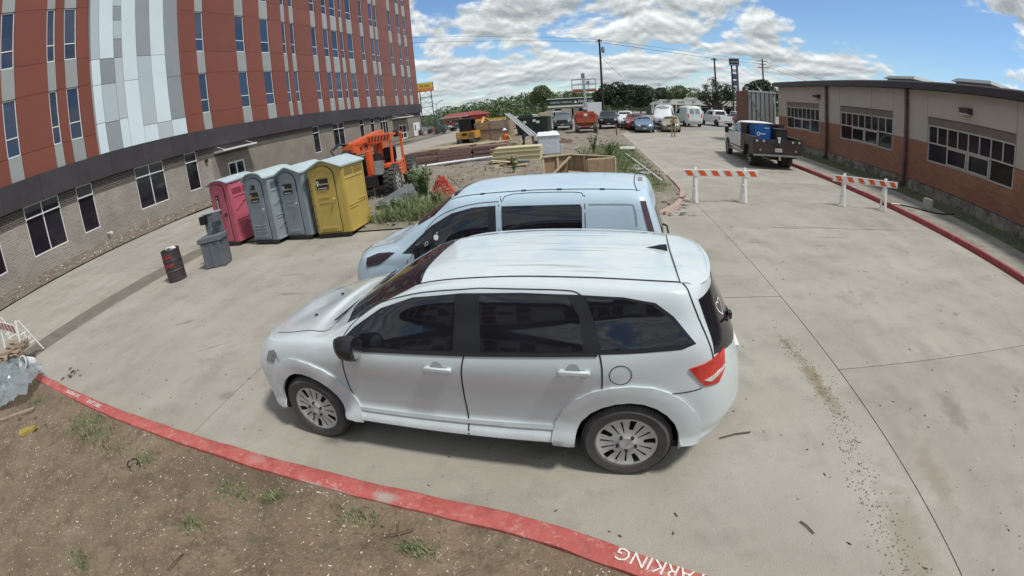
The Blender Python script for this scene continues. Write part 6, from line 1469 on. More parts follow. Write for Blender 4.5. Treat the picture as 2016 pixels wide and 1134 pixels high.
def stand(bend=0.):
    J = {'pelvis': (0, 0, .95, .13), 'chest': (0, -.03-bend*.45, 1.32-bend*.18, .155), 'neck': (0, -.05-bend*.62, 1.50-bend*.24, .06), 'head0': (0, -.06-bend*.68, 1.58-bend*.28, .085), 'head1': (0, -.07-bend*.72, 1.68-bend*.30, .095)}
    for sd, x in (('L', 1), ('R', -1)):
        J.update({'sh'+sd: (.20*x, -.03-bend*.5, 1.42-bend*.22, .065), 'el'+sd: (.27*x, -.10-bend*.45, 1.16-bend*.2, .048), 'wr'+sd: (.20*x, -.30-bend*.45, 1.06-bend*.2, .033), 'pa'+sd: (.15*x, -.37-bend*.45, 1.06-bend*.2, .035),
                  'hip'+sd: (.10*x, 0, .88, .10), 'kn'+sd: (.12*x, -.04*(x > 0), .49, .07), 'an'+sd: (.13*x, .02+.10*(x > 0), .09, .05), 'toe'+sd: (.14*x, -.13+.10*(x > 0), .04, .045)})
    return J
person((6.72, 36.7, 0), R(5), stand(.25), 'man in tan shirt and khaki trousers walking before the gold saloon', lambda c: 3 if c.z < .13 else 1 if c.z < .92 else 4 if c.z < 1.12 and abs(c.x) < .2 else 0 if c.z > 1.46 or (c.z < 1.12 and c.y < -.33) else 2, [SKINM, KHAKI, TANCL, BOOT, DKCL], None, TANCL)
J = {'pelvis': (0, .12, .42, .14), 'chest': (0, -.10, .78, .16), 'neck': (0, -.16, .96, .06), 'head0': (0, -.18, 1.03, .085), 'head1': (0, -.20, 1.13, .095)}
for sd, x in (('L', 1), ('R', -1)):
    J.update({'sh'+sd: (.20*x, -.12, .88, .07), 'el'+sd: (.36*x, -.28, .66, .05), 'wr'+sd: (.30*x, -.46, .48, .035), 'pa'+sd: (.26*x, -.53, .44, .036), 'hip'+sd: (.12*x, .08, .36, .11), 'kn'+sd: (.22*x, -.28, .30 if x > 0 else .10, .075), 'an'+sd: (.20*x, -.10 if x > 0 else .25, .08, .05), 'toe'+sd: (.20*x, -.26 if x > 0 else .36, .04, .045)})
J = {k: (v[0], v[1], v[2]*(1.0 if v[2] < .35 else 1.22), v[3]) for k, v in J.items()}
person((-5.5, 29.6, .05), R(8), J, 'worker in white hard hat and orange vest crouching behind the cream panels', lambda c: 0 if c.z > 1.2 or (c.y < -.43) else 2 if c.z > .6 and abs(c.x) < .22 else 4 if c.z > .6 else 1, [SKINM, DKCL, HIVIS, BOOT, TANCL], None, WPAINT)
J = stand(1.0); J = {k: (v[0], v[1], v[2]*.92, v[3]) for k, v in J.items()}
for sd, x in (('L', 1), ('R', -1)): J['el'+sd] = (.24*x, -.62, .82, .048); J['wr'+sd] = (.18*x, -.68, .58, .033); J['pa'+sd] = (.16*x, -.70, .50, .035)
J['chest'] = (0, -.48, 1.0, .155); J['neck'] = (0, -.66, 1.02, .06); J['head0'] = (0, -.73, 1.0, .085); J['head1'] = (0, -.82, .97, .095); J['shL'] = (.2, -.55, 1.0, .065); J['shR'] = (-.2, -.55, 1.0, .065)
person((-4.55, 31.2, 0), R(110), J, 'worker in dark clothes bending over behind the cream panels', lambda c: 0 if (c.y < -.66) else 1, [SKINM, DKCL, HIVIS, BOOT, TANCL], None, None)

# ------------------------------------------------------------------ flatbed pickup
BEDB = mat('dark_brown_black_steel', (.040,.030,.028), rough=.5, scale=2, var=.25)
CAB = [
 rowx([.3,.4,.6,1.05,1.6,1.9,2.3,2.9,3.5,4.0,4.2,4.25,4.25],[0]*13,[.45]*13),
 rowx([.05,.08,.25,1.05,1.6,1.9,2.3,2.9,3.5,4.0,4.28,4.30,4.30],[0,.6,.92,.94,.94,.94,.94,.94,.94,.94,.93,.6,0],[.5]*13),
 rowx([.0,.03,.20,1.05,1.6,1.9,2.3,2.9,3.5,4.0,4.30,4.32,4.32],[0,.62,.98,1.0,1.0,1.0,1.0,1.0,1.0,1.0,.99,.6,0],[.75]*13),
 rowx([.02,.05,.20,1.05,1.6,1.9,2.3,2.9,3.5,4.0,4.30,4.32,4.32],[0,.62,.98,1.01,1.01,1.01,1.01,1.01,1.01,1.01,1.0,.6,0],[1.05,1.05,1.05,1.05,1.05,1.05,1.05,1.05,1.05,1.05,1.05,1.05,1.05]),
 rowx([.08,.11,.24,1.05,1.55,1.8,2.3,2.9,3.5,4.0,4.30,4.32,4.32],[0,.62,.90,.97,.98,.98,.98,.98,.98,.98,.97,.6,0],[1.22,1.22,1.23,1.27,1.30,1.31,1.32,1.33,1.33,1.33,1.33,1.33,1.33]),
 rowx([.16,.19,.32,1.05,1.52,1.95,2.4,2.9,3.5,4.0,4.28,4.30,4.30],[0,.5,.78,.86,.90,.86,.87,.87,.87,.87,.86,.55,0],[1.27,1.27,1.28,1.33,1.36,1.60,1.66,1.66,1.66,1.66,1.65,1.65,1.65]),
 rowx([.22,.25,.38,1.05,1.50,2.10,2.45,2.9,3.5,4.0,4.24,4.26,4.26],[0,.4,.62,.72,.78,.74,.77,.78,.78,.78,.77,.5,0],[1.29,1.29,1.30,1.35,1.38,1.82,1.90,1.92,1.92,1.91,1.89,1.89,1.89]),
 rowx([.3,.33,.44,1.05,1.46,2.12,2.45,2.9,3.5,4.0,4.18,4.20,4.20],[0,.25,.4,.45,.5,.46,.48,.5,.5,.5,.5,.3,0],[1.30,1.30,1.31,1.37,1.39,1.88,1.96,1.98,1.98,1.97,1.95,1.95,1.95]),
 rowx([.36,.38,.48,1.05,1.45,2.12,2.45,2.9,3.5,4.0,4.15,4.17,4.17],[0]*13,[1.30,1.30,1.31,1.375,1.40,1.89,1.975,1.995,1.995,1.985,1.96,1.96,1.96])]
pk = thing('flatbed_pickup', 'white crew cab pickup with black utility bed carrying a blue welder, by the right kerb', 'pickup truck', (8.85, 26.15, 0), R(-93.5)+0)
bm = loft(CAB, 6, 3); sc = Skin(bm); me = bpy.data.meshes.new('cab'); bm.to_mesh(me); bm.free(); me.materials.append(WPAINT)
me = cut_arches(me, [(1.05, .45)], .50, .6); smooth_mesh(me, 40); me.name = 'cab'; link('cab', me, pk)
PW_ = [(1.95,1.40),(2.16,1.66),(2.42,1.84),(2.95,1.87),(2.95,1.40)]
sc.decal('window_glass', sp3(PW_), Sd, TINT, pk, .006, .1); sc.decal('window_glass', sp3([(3.05,1.40),(3.05,1.87),(3.85,1.87),(3.95,1.80),(3.95,1.40)]), Sd, TINT, pk, .006, .1)
sc.decal('windscreen', [(1.62,-.75,2.4),(1.55,0,2.4),(1.62,.75,2.4),(2.30,.66,2.4),(2.38,0,2.4),(2.30,-.66,2.4)], (.5,0,-.86), TINT, pk, .006, .12, both=False)
sc.decal('rear_window', [(5,-.68,1.42),(5,-.66,1.84),(5,.66,1.84),(5,.68,1.42)], (-1,0,0), TINT, pk, .006, .1, both=False)
sc.decal('grille', [(-1,-.6,.8),(-1,-.6,1.15),(-1,.6,1.15),(-1,.6,.8)], (1,0,0), TRIM, pk, .01, .1, both=False)
sc.decal('lower_trim', sp3([(1.65,.56),(1.65,.70),(4.2,.70),(4.2,.56)]), Sd, TRIM, pk, .008, .2)
for a in (1.78, 3.0, 4.05): sc.seam('door_gap', sp3([(a,.62),(a,1.35)]), Sd, GAPM, pk, .02, .003)
for sg in (-1, 1):
    mb = MB(); mb.cbox((1.85, sg*1.26, 1.42), (.10, .22, .34)); mb.bar((1.88, sg*.98, 1.38), (1.86, sg*1.18, 1.40), .08, .08); mb.build('door_mirror', TRIM, pk, bevel=.02)
    MB().box(1.6, 4.2, min(sg*.95, sg*1.08), max(sg*.95, sg*1.08), .42, .48).build('running_board', GREYM, pk)
    MB().add([(0,0,0)],[]) 
mb = MB(); mb.box(4.36, 6.75, -1.18, 1.18, .98, 1.06); mb.box(4.36, 6.75, -.5, .5, .55, .97); mb.build('bed_deck', BEDB, pk)
mb = MB(); mb.box(4.36, 4.46, -1.15, 1.15, 1.06, 1.95)
mb.build('headache_rack', BEDB, pk); 
for y in (-.6, 0, .6): MB().box(4.465, 4.475, y-.24, y+.24, 1.4, 1.85).build('rack_opening', TINT, pk)
for sg in (-1, 1):
    for (x0, x1) in ((4.48, 5.2), (5.95, 6.72)):
        MB().box(x0, x1, min(sg*.95, sg*1.2), max(sg*.95, sg*1.2), .62, 1.42).build('side_toolbox', BEDB, pk, bevel=.015)
    MB().box(5.2, 5.95, min(sg*.97, sg*1.2), max(sg*.97, sg*1.2), 1.08, 1.42).build('side_toolbox', BEDB, pk, bevel=.015)
    mb = MB(); pts = [(5.575+.50*cos(pi*i/10), .45+.55*sin(pi*i/10)) for i in range(11)]
    for p, q_ in zip(pts, pts[1:]): mb.add([(p[0], sg*.95, p[1]), (q_[0], sg*.95, q_[1]), (q_[0], sg*1.22, q_[1]), (p[0], sg*1.22, p[1])], [(0,1,2,3)])
    mb.build('wheel_arch', BEDB, pk)
MB().box(6.72, 6.80, -1.2, 1.2, .70, 1.34).build('tailgate', BEDB, pk, bevel=.01); mb = MB(); mb.box(6.80, 6.86, -1.22, 1.22, .60, .68); mb.build('bumper', GREYM, pk)
for sg in (-1, 1):
    for y, z, m in ((1.05, 1.26, LAMPW), (.72, 1.26, LAMPW), (.88, .86, mat('dull_tail_lens', (.35,.22,.18), rough=.3))): MB().lathe([(0, .012), (.05, .01), (.055, 0)], 12, axis='X', c=(6.80, sg*y, z)).build('tail_lamp', m, pk)
MB().box(6.805, 6.825, -.17, .17, .80, .95).build('number_plate', PLATE, pk); text_mesh('plate_lettering', 'MJ4 2091', .075, TRIM, pk, frameM((6.828, 0, .875), (0, 1, 0), (0, 0, 1)))
mb = MB(); mb.box(6.86, 7.02, -.06, .06, .45, .55); mb.lathe([(0, .12), (.04, .10), (.05, .06), (.03, 0)], 10, c=(7.0, 0, .55)); mb.build('tow_hitch', CHROME, pk)
mb = MB(); mb.cbox((6.83, .02, 1.30), (.04, .10, .20)); mb.cbox((6.83, .02, 1.42), (.05, .16, .08)); mb.build('spot_lamp', WPAINT, pk, bevel=.01)
wt = wheel_proto(.40, .26, .235, 'eight'); wt = [wt[0], ('rim', wt[1][1]), wt[2]]
for cx in (1.05, 5.575):
    for sg in (-1, 1): put_wheel(wt, pk, (cx, sg*.93, .40), sg, .3)
for sg in (-1, 1): link('inner_tyre', wt[0][1], pk).location = (5.575, sg*.64, .40)
MB().box(.6, 6.6, -.35, .35, .42, .54).build('chassis', WELL, pk)
BLW = mat('bright_blue_enamel', (.015,.13,.42), rough=.35, var=.12, coat=.4)
C_, S__ = cos(R(-93.5)), sin(R(-93.5))
def pkw(x, y, z): return (8.85+x*C_-y*S__, 26.15+x*S__+y*C_, z)
t = thing('welder_generator', 'bright blue engine welder with white emblem standing in the pickup bed', 'welder', pkw(5.0, -.35, 1.062), R(-93.5))
MB().box(-.45, .45, -.42, .42, .05, .80).build('housing', BLW, t, bevel=.03); MB().box(-.5, .5, -.4, .4, 0, .05).build('skid', TRIM, t)
mb = MB(); mb.lathe([(.05, 0), (.095, 0), (.095, .006), (.05, .006), (.05, 0)], 16, axis='X', c=(.452, -.2, .42)); mb.box(.452, .458, -.1, .16, .395, .445); mb.build('emblem', WPAINT, t); MB().box(.452, .458, .1, .34, .68, .72).build('emblem_line', WPAINT, t)
mb = MB(); mb.box(-.3, .3, -.38, .38, .80, .86); mb.build('top_cover', mat('navy_cover', (.01,.03,.10), rough=.5), t)
t = thing('steel_toolbox', 'dark brown toolbox standing right of the blue welder in the pickup bed', 'toolbox', pkw(5.1, .62, 1.062), R(-93.5))
MB().box(-.45, .45, -.30, .30, 0, .66).build('box_body', BEDB, t, bevel=.01); MB().box(-.46, .46, -.31, .31, .665, .70).build('lid', BEDB, t)
mb = MB()
for k in range(4): mb.path([pkw(6.3+.22*cos(a_*.6+k), -.1+.25*k-.3+.2*sin(a_*.6+k), 1.13+.05*k+.02*(a_ % 2)) for a_ in range(11)], .022, n=6)
tag(mb.build('cable_coil', TRIM), 'black welding cable coiled at the tail of the pickup bed', 'cable'); mb = MB().cbox(pkw(6.5, .15, 1.14), (.4, .3, .14), rz=.3); tag(mb.build('white_rag', WPAINT, bevel=.03), 'white rag on the tail of the pickup bed', 'rag')

# ------------------------------------------------------------------ parked vehicles in the far lot (front or rear towards the camera)
def scaled(tab, L, W, H, L0, W0, H0): return [[(x*L/L0, y*W/W0, z*H/H0) for x, y, z in r] for r in tab]
SEDAN = [
 rowx([.35,.36,.5,1.0,1.4,1.9,2.3,2.9,3.5,3.86,4.4,4.55,4.58],[0]*13,[.2]*13),
 rowx([.14,.19,.46,1.0,1.4,1.9,2.3,2.9,3.5,3.86,4.40,4.66,4.70],[0,.45,.76,.82,.84,.84,.84,.84,.84,.82,.78,.42,0],[.24]*13),
 rowx([.0,.07,.34,1.0,1.4,1.9,2.3,2.9,3.5,3.86,4.46,4.76,4.80],[0,.45,.80,.88,.88,.88,.88,.88,.88,.88,.82,.44,0],[.46]*13),
 rowx([.05,.10,.30,1.0,1.4,1.9,2.3,2.9,3.5,3.86,4.50,4.76,4.80],[0,.44,.79,.89,.90,.90,.90,.90,.90,.89,.82,.45,0],[.64,.64,.64,.68,.70,.70,.70,.71,.72,.74,.74,.76,.76]),
 rowx([.14,.19,.36,1.0,1.4,1.9,2.3,2.9,3.5,3.86,4.48,4.70,4.74],[0,.42,.74,.86,.88,.88,.88,.88,.88,.87,.78,.45,0],[.74,.74,.78,.86,.90,.92,.93,.94,.95,.96,.96,.95,.95]),
 rowx([.24,.28,.46,1.0,1.42,1.95,2.3,2.9,3.3,3.7,4.3,4.60,4.64],[0,.36,.62,.74,.78,.72,.71,.71,.70,.70,.70,.43,0],[.79,.80,.84,.93,.98,1.22,1.30,1.31,1.26,1.12,1.02,1.0,1.0]),
 rowx([.32,.36,.54,1.0,1.40,2.0,2.35,2.85,3.2,3.6,4.2,4.50,4.54],[0,.28,.46,.54,.60,.56,.55,.55,.54,.54,.54,.34,0],[.81,.82,.86,.95,1.0,1.30,1.40,1.42,1.38,1.20,1.05,1.02,1.02]),
 rowx([.4,.42,.6,1.0,1.36,1.98,2.33,2.83,3.2,3.62,4.2,4.48,4.50],[0]*13,[.83,.84,.88,.96,1.01,1.33,1.44,1.46,1.41,1.22,1.06,1.03,1.03])]
wfar = wheel_proto(.33, .2, .22, 'six'); WF = MB(); WF.lathe([(.2, -.1), (.32, -.1), (.33, -.05), (.33, .1), (.2, .1), (.2, -.1)], 20, axis='Y'); WFt = WF.mesh('tyre', [TYRE]); WR_ = MB(); WR_.lathe([(0, -.09), (.2, -.095), (.21, -.08)], 16, axis='Y'); WRm = WR_.mesh('rim', [HUBC])
PALEG = mat('pale_van_glass', (.20,.235,.25), rough=.12, var=.1, spec=.7)
def far_vehicle(kind, col, loc, rz, label, cat='car', L=None, H=None, W=None, group=None, rough=.35, far=False):
    tab, L0, W0, H0, r = {'sedan': (SEDAN, 4.8, 1.8, 1.46, .32), 'suv': (SUV, 4.885, 1.82, 1.695, .36), 'van': (VAN, 4.8, 1.84, 1.845, .34), 'pickup': (CAB, 4.32, 2.02, 1.995, .40)}[kind]
    L = L or L0; W = W or W0; H = H or H0; T = scaled(tab, L, W, H, L0, W0, H0); fx, fy, fz = L/L0, W/W0, H/H0
    if rough != .35: pass
    m = mat('paint_'+label.split()[0]+'_'+cat.replace(' ', '_')+str(len(MATS)), col, rough=rough, var=.04, coat=.4)
    t = thing({'sedan': 'parked_car', 'suv': 'parked_car', 'van': 'parked_van', 'pickup': 'parked_pickup'}[kind], label, cat, loc, rz, group)
    bm = loft(T, 3, 2); s_ = Skin(bm); me = bpy.data.meshes.new('body'); bm.to_mesh(me); bm.free(); me.materials.append(m); smooth_mesh(me, 40); link('body', me, t)
    def sc_(l): return [(x*fx, y*fy, z*fz) for x, y, z in l]
    if kind == 'sedan':
        ws = [(1.38,-.66,2),(1.35,0,2),(1.38,.66,2),(2.18,.54,2),(2.22,0,2),(2.18,-.54,2)]; sw = [(1.62,1.0),(1.95,1.20),(2.3,1.30),(2.9,1.31),(3.3,1.24),(3.75,1.0)]; hl = [(-1,.42,.62),(-1,.40,.74),(-1,.72,.78),(-1,.76,.64)]; gr = [(-1,-.36,.56),(-1,-.34,.72),(-1,.34,.72),(-1,.36,.56)]; tl = [(6,.45,.76),(6,.45,.92),(6,.75,.92),(6,.75,.78)]; rw = [(3.25,-.5,2),(3.25,.5,2),(3.8,.6,2),(3.8,-.6,2)]; pl = .42; rwd = (-.5,0,-1)
    elif kind == 'suv':
        ws = [(1.25,-.70,2),(1.13,0,2),(1.25,.70,2),(2.05,.62,2),(2.2,0,2),(2.05,-.62,2)]; sw = [(1.7,1.12),(2.0,1.4),(2.4,1.5),(3.6,1.53),(4.0,1.47),(4.25,1.22)]; hl = [(-1,.42,.76),(-1,.40,.90),(-1,.66,.93),(-1,.72,.78)]; gr = [(-1,-.38,.66),(-1,-.36,.86),(-1,.36,.86),(-1,.38,.66)]; tl = [(6,.55,.95),(6,.55,1.15),(6,.74,1.18),(6,.78,.95)]; rw = [(6,-.6,1.12),(6,-.55,1.5),(6,.55,1.5),(6,.6,1.12)]; pl = .55; rwd = (-1,0,0)
    elif kind == 'van':
        ws = [(1.14,-.62,2.2),(1.02,0,2.2),(1.14,.62,2.2),(1.95,.56,2.2),(2.03,0,2.2),(1.95,-.56,2.2)]; sw = [(1.5,1.1),(1.9,1.45),(2.2,1.55),(2.6,1.56),(2.6,1.15)]; hl = [(-1,.50,.80),(-1,.46,.92),(-1,.70,.96),(-1,.76,.80)]; gr = [(-1,-.4,.56),(-1,-.38,.80),(-1,.38,.80),(-1,.4,.56)]; tl = [(6,.68,.80),(6,.68,1.15),(6,.80,1.15),(6,.80,.80)]; rw = [(6,-.58,1.12),(6,-.55,1.55),(6,-.05,1.55),(6,-.05,1.12)]; pl = .48; rwd = (-1,0,0)
    else:
        ws = [(1.62,-.75,2.4),(1.55,0,2.4),(1.62,.75,2.4),(2.30,.66,2.4),(2.38,0,2.4),(2.30,-.66,2.4)]; sw = [(1.95,1.40),(2.16,1.66),(2.42,1.84),(3.9,1.86),(3.95,1.40)]; hl = [(-1,.62,.95),(-1,.62,1.15),(-1,.90,1.16),(-1,.92,.97)]; gr = [(-1,-.6,.85),(-1,-.6,1.15),(-1,.6,1.15),(-1,.6,.85)]; tl = None; rw = [(6,-.68,1.42),(6,-.66,1.84),(6,.66,1.84),(6,.68,1.42)]; pl = .62; rwd = (-1,0,0)
    s_.decal('windscreen', sc_(ws), (.5,0,-.85), TINT if H < 2.3 else PALEG, t, .008, .25, both=False)
    s_.decal('side_window', sc_([(x, 1.3, z) for x, z in sw]), Sd, TINT, t, .008, .25)
    s_.decal('headlight', sc_(hl), (1,0,0), LAMPW, t, .012, .2); s_.decal('grille', sc_(gr), (1,0,0), TRIM, t, .012, .25, both=False)
    s_.decal('rear_window', sc_(rw), rwd, TINT if H < 2.3 else PALEG, t, .008, .25, both=False)
    if kind == 'van': s_.decal('rear_window', sc_([(6,.05,1.12),(6,.05,1.55),(6,.55,1.55),(6,.58,1.12)]), (-1,0,0), TINT if H < 2.3 else PALEG, t, .008, .25, both=False)
    if tl: s_.decal('tail_lamp', sc_(tl), (-1,0,0), TAILR, t, .012, .2)
    s_.decal('bumper', sc_([(-1,-.7,.30),(-1,-.72,.50),(-1,.72,.50),(-1,.7,.30)]), (1,0,0), TRIM if kind != 'sedan' else m, t, .014, .3, both=False)
    s_.decal('number_plate', sc_([(-1,-.16,pl-.06),(-1,-.16,pl+.06),(-1,.16,pl+.06),(-1,.16,pl-.06)]), (1,0,0), PLATE, t, .024, .3, both=False)
    if kind == 'pickup':
        bd = MB(); X0, X1 = 4.36*fx, 4.36*fx+1.65; w_ = .98*fy
        bd.box(X0, X1, -w_, -w_+.10, .55, 1.30*fz); bd.box(X0, X1, w_-.10, w_, .55, 1.30*fz); bd.box(X0, X1, -w_+.1, w_-.1, .6, .75); bd.box(X1-.08, X1, -w_+.1, w_-.1, .62, 1.30*fz); bd.build('cargo_bed', m, t, bevel=.02)
        for sg in (-1, 1): MB().box(X1-.03, X1+.012, min(sg*(w_-.16), sg*(w_+.004)), max(sg*(w_-.16), sg*(w_+.004)), .85, 1.22*fz).build('tail_lamp', TAILR, t)
        MB().box(X1, X1+.12, -w_, w_, .48, .62).build('bumper', CHROME, t); MB().box(X1+.012, X1+.03, -.17, .17, .74, .86).build('number_plate', PLATE, t)
        xs_ = (1.05*fx, X0+.75)
    else:
        MB().box(L*.985, L*1.0, -.17, .17, pl*fz+.05, pl*fz+.17).build('number_plate', PLATE, t)
        xs_ = (.98*fx, 3.87*fx)
    for cx in xs_:
        for sg in (-1, 1):
            e = link('tyre', WFt, t); e.location = (cx, sg*(W/2-.10), r*.98); e.rotation_euler.z = pi*(sg > 0); e.scale = (r/.33,)*3; k = link('rim', WRm, e)
            wa = MB(); wa.tube((0, -.012*0, 0), (0, .05, 0), r*1.16, n=18)
            o = wa.build('wheel_arch', WELL, t); o.location = (cx, sg*(W/2-.01)-.025, r*1.02)
    for sg in (-1, 1):
        mx_ = {'sedan': 1.65, 'suv': 1.65, 'van': 1.55, 'pickup': 1.85}[kind]*fx; mz = {'sedan': .98, 'suv': 1.15, 'van': 1.1, 'pickup': 1.42}[kind]*fz
        mb = MB(); mb.cbox((mx_, sg*(W/2+.10), mz), (.10, .2, .15)); mb.build('door_mirror', TRIM, t, bevel=.02)
    return t
F_ = lambda a=0: R(90+a)     # nose towards the camera (local x nose->tail = +Y)
B_ = lambda a=0: R(-90+a)    # tail towards the camera
WHT = (.60, .62, .62)
far_vehicle('pickup', (.10,.115,.125), (-2.95, 50.2, 0), F_(1), 'dark grey pickup facing us left of the orange lift', 'pickup truck')
far_vehicle('pickup', (.012,.014,.018), (2.0, 48.3, 0), F_(-2), 'black pickup with chrome bars facing us right of the orange lift', 'pickup truck')
far_vehicle('van', WHT, (3.75, 49.0, 0), F_(-6), 'small white van behind the red car', 'van', H=1.95)
far_vehicle('suv', (.20,.02,.015), (4.35, 45.6, 0), F_(-8), 'red car partly hidden behind the blue saloon')
far_vehicle('sedan', (.085,.15,.22), (5.02, 41.7, 0), F_(-3), 'blue grey saloon facing us at the corner of the dirt')
far_vehicle('van', WHT, (7.3, 46.4, 0), F_(-14), 'tall white high roof van facing us behind the gold saloon', 'van', L=5.9, H=2.62, W=2.05)
far_vehicle('sedan', (.25,.22,.13), (7.45, 42.2, 0), F_(-12), 'gold beige saloon facing us behind the walking man')
far_vehicle('van', (.57,.62,.60), (11.35, 57.9, 0), B_(8), 'tall white van with its rear doors towards us', 'van', L=5.9, H=2.5, W=2.05)
far_vehicle('suv', (.52,.54,.55), (14.6, 66, 0), B_(4), 'white off road car behind the white pickup', H=1.85)
far_vehicle('pickup', WHT, (15.6, 60.3, 0), B_(10), 'white pickup with its tailgate towards us', 'pickup truck')
far_vehicle('suv', (.16,.16,.165), (19.6, 63.0, 0), B_(12), 'dark silver car with its tail towards us beside the container')
far_vehicle('suv', WHT, (-8.4, 62, 0), F_(40), 'white car half hidden between plywood bin and dumpster')
PC = [(.5,.5,.5), (.02,.03,.06), (.2,.02,.02), (.25,.26,.27), (.55,.56,.57), (.03,.03,.03)]
for k, (x, y, kd, c_) in enumerate([(6.0, 75, 'sedan', 4), (9.5, 76, 'suv', 3), (13.2, 78, 'sedan', 0), (17.5, 80, 'suv', 1), (20.8, 80, 'sedan', 4), (24.0, 81, 'suv', 5), (22.6, 70, 'sedan', 3), (26.2, 73, 'suv', 4)]):
    pass
PLBL = ['small white saloon parked below the dark oak', 'silver car parked below the dark oak', 'pale grey saloon parked before the shop front', 'dark blue car parked before the shop front, behind the pickup', 'white saloon parked left of the bare tree trunk', 'black car parked right of the bare tree trunk', 'grey saloon parked beside the tall sign pole', 'white car parked beside the tall sign pole, near the container']
for k, (x, y, kd, c_) in enumerate([(4.4, 72, 'sedan', 4), (-.2, 70, 'suv', 3), (15.0, 78, 'sedan', 0), (18.5, 80, 'suv', 1), (21.8, 80, 'sedan', 4), (24.6, 81, 'suv', 5), (22.6, 70, 'sedan', 3), (25.8, 73, 'suv', 4)]):
    far_vehicle(kd, PC[c_], (x, y, 0), F_(10) if k % 2 else B_(5), PLBL[k], group='cars parked before the shops')
# box truck body behind the lift, orange boom lift
t = thing('box_truck', 'white box truck standing behind the orange lift', 'truck', (.7, 62, 0), R(3))
MB().box(-1.2, 1.2, 0, 5, .9, 3.0).build('box_body', WPAINT, t, bevel=.03); MB().box(-1.05, 1.05, 5.1, 6.6, .6, 2.3).build('cab', WPAINT, t, bevel=.1)
for x in (-1, 1):
    for y in (.9, 5.9): mb = MB(); mb.lathe([(0, -.14), (.42, -.14), (.45, 0), (.42, .14), (0, .14)], 20, axis='X', c=(x, y, .45)); mb.build('wheel', TYRE, t)
t = thing('boom_lift', 'orange self propelled boom lift with raised work platform', 'boom lift', (-.32, 43.6, 0), R(0))
MB().cbox((0, .9, 1.45), (2.15, 2.6, 1.25)).build('turntable_cover', ORG2, t, bevel=.22, smooth=50)
lp = MB().box(-.15, .18, -.425, -.405, 1.66, 1.9).build('notice', WST, t)
for sg in (-1, 1):
    for z in (1.55, 1.68, 1.8): MB().box(sg*.55-.28, sg*.55+.28, -.415, -.403, z, z+.03).build('louvre', mat('lift_louvre', (.15,.03,.015)), t)
    for y in (-.1, 2.2): mb = MB(); mb.lathe([(.2, -.17), (.45, -.17), (.48, -.1), (.48, .1), (.45, .17), (.2, .17), (.2, -.17)], 24, axis='X', c=(sg*.88, y, .48)); mb.lathe([(0, -.1*sg), (.2, -.1*sg)], 14, axis='X', c=(sg*.95, y, .48)); mb.build('wheel', TYRE, t)
MB().box(-.75, .75, -.4, 2.6, .4, .82).build('chassis', BLACKM, t); MB().box(-.55, .55, -.46, -.41, .62, .74).build('bumper_plate', ORG2, t); MB().box(.35, .65, -.45, -.41, .55, .74).box(-.7, -.45, -.45, -.41, .6, .72).build('tail_lamp', LAMPW, t)
BG = mat('boom_grey', (.20,.23,.25), rough=.5, var=.15)
mb = MB(); mb.bar((.12, .6, 1.9), (.02, 2.0, 5.75), .26, .26); mb.bar((.0, .6, 2.0), (.0, .3, 2.4), .4, .4); mb.build('boom', BG, t, bevel=.02); MB().cbox((.02, 2.0, 5.65), (.36, .5, .5)).build('boom_head', BG, t, bevel=.03)
t2 = MB()
for z in (4.4, 4.9, 5.45): t2.path([(-1.2, 4.4, z), (1.25, 4.4, z), (1.25, 5.2, z), (-1.2, 5.2, z), (-1.2, 4.4, z)], .03, n=5)
for x in (-1.2, .5, 1.25):
    for y in (4.4, 5.2): t2.tube((x, y, 4.25), (x, y, 5.47), .03, n=5)
t2.build('platform_rail', BG, t); MB().box(-1.22, 1.27, 4.35, 5.25, 4.12, 4.33).build('platform_floor', ORG2, t); mb = MB(); mb.bar((.02, 2.1, 5.6), (.1, 4.4, 4.6), .14, .14); mb.build('jib', BG, t)
MB().cbox((.45, 4.36, 5.05), (.3, .12, .35)).build('control_box', BG, t)

# open container behind the brick building
CONT = mat('cream_corrugated_steel', (.55,.57,.55), rough=.6, scale=2, col2=(.64,.66,.63)); RUSTB = mat('rust_brown_steel', (.12,.052,.04), rough=.8, scale=3, col2=(.19,.09,.065))
t = thing('waste_container', 'tall cream ribbed steel container with rusty brown side, behind the brick building', 'container', (13.15, 33.4, 0), R(-4))
MB().box(-1.09, 1.15, .1, 3.2, .7, 3.82).build('container_body', CONT, t)
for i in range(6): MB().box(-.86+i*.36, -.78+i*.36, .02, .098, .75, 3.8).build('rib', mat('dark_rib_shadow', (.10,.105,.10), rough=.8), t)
MB().box(-1.14, 1.18, 0, .12, 3.82, 3.92).build('top_rail', CONT, t)
MB().box(-1.22, -1.095, .0, 3.3, 1.45, 3.90).build('rusty_side', RUSTB, t); mb = MB(); mb.bar((-1.05, -.02, 3.6), (.1, -.02, 1.5), .10, .06); mb.build('diagonal_brace', GREYM, t); mb = MB(); mb.bar((.95, -.05, 3.5), (1.1, -.05, 2.3), .06, .05); mb.build('white_bar', WPAINT, t)
MB().box(-1.4, -.8, -.1, -.01, 1.25, 1.5).build('door_beam', BLACKM, t); MB().box(-1.0, 1.1, .3, 3.1, .45, .69).build('chassis', BLACKM, t)
for y in (.9, 2.5):
    for x in (-.85, .9): mb = MB(); mb.lathe([(0, -.14), (.43, -.14), (.46, 0), (.43, .14), (0, .14)], 18, axis='X', c=(x, y, .46)); mb.build('wheel', TYRE, t)
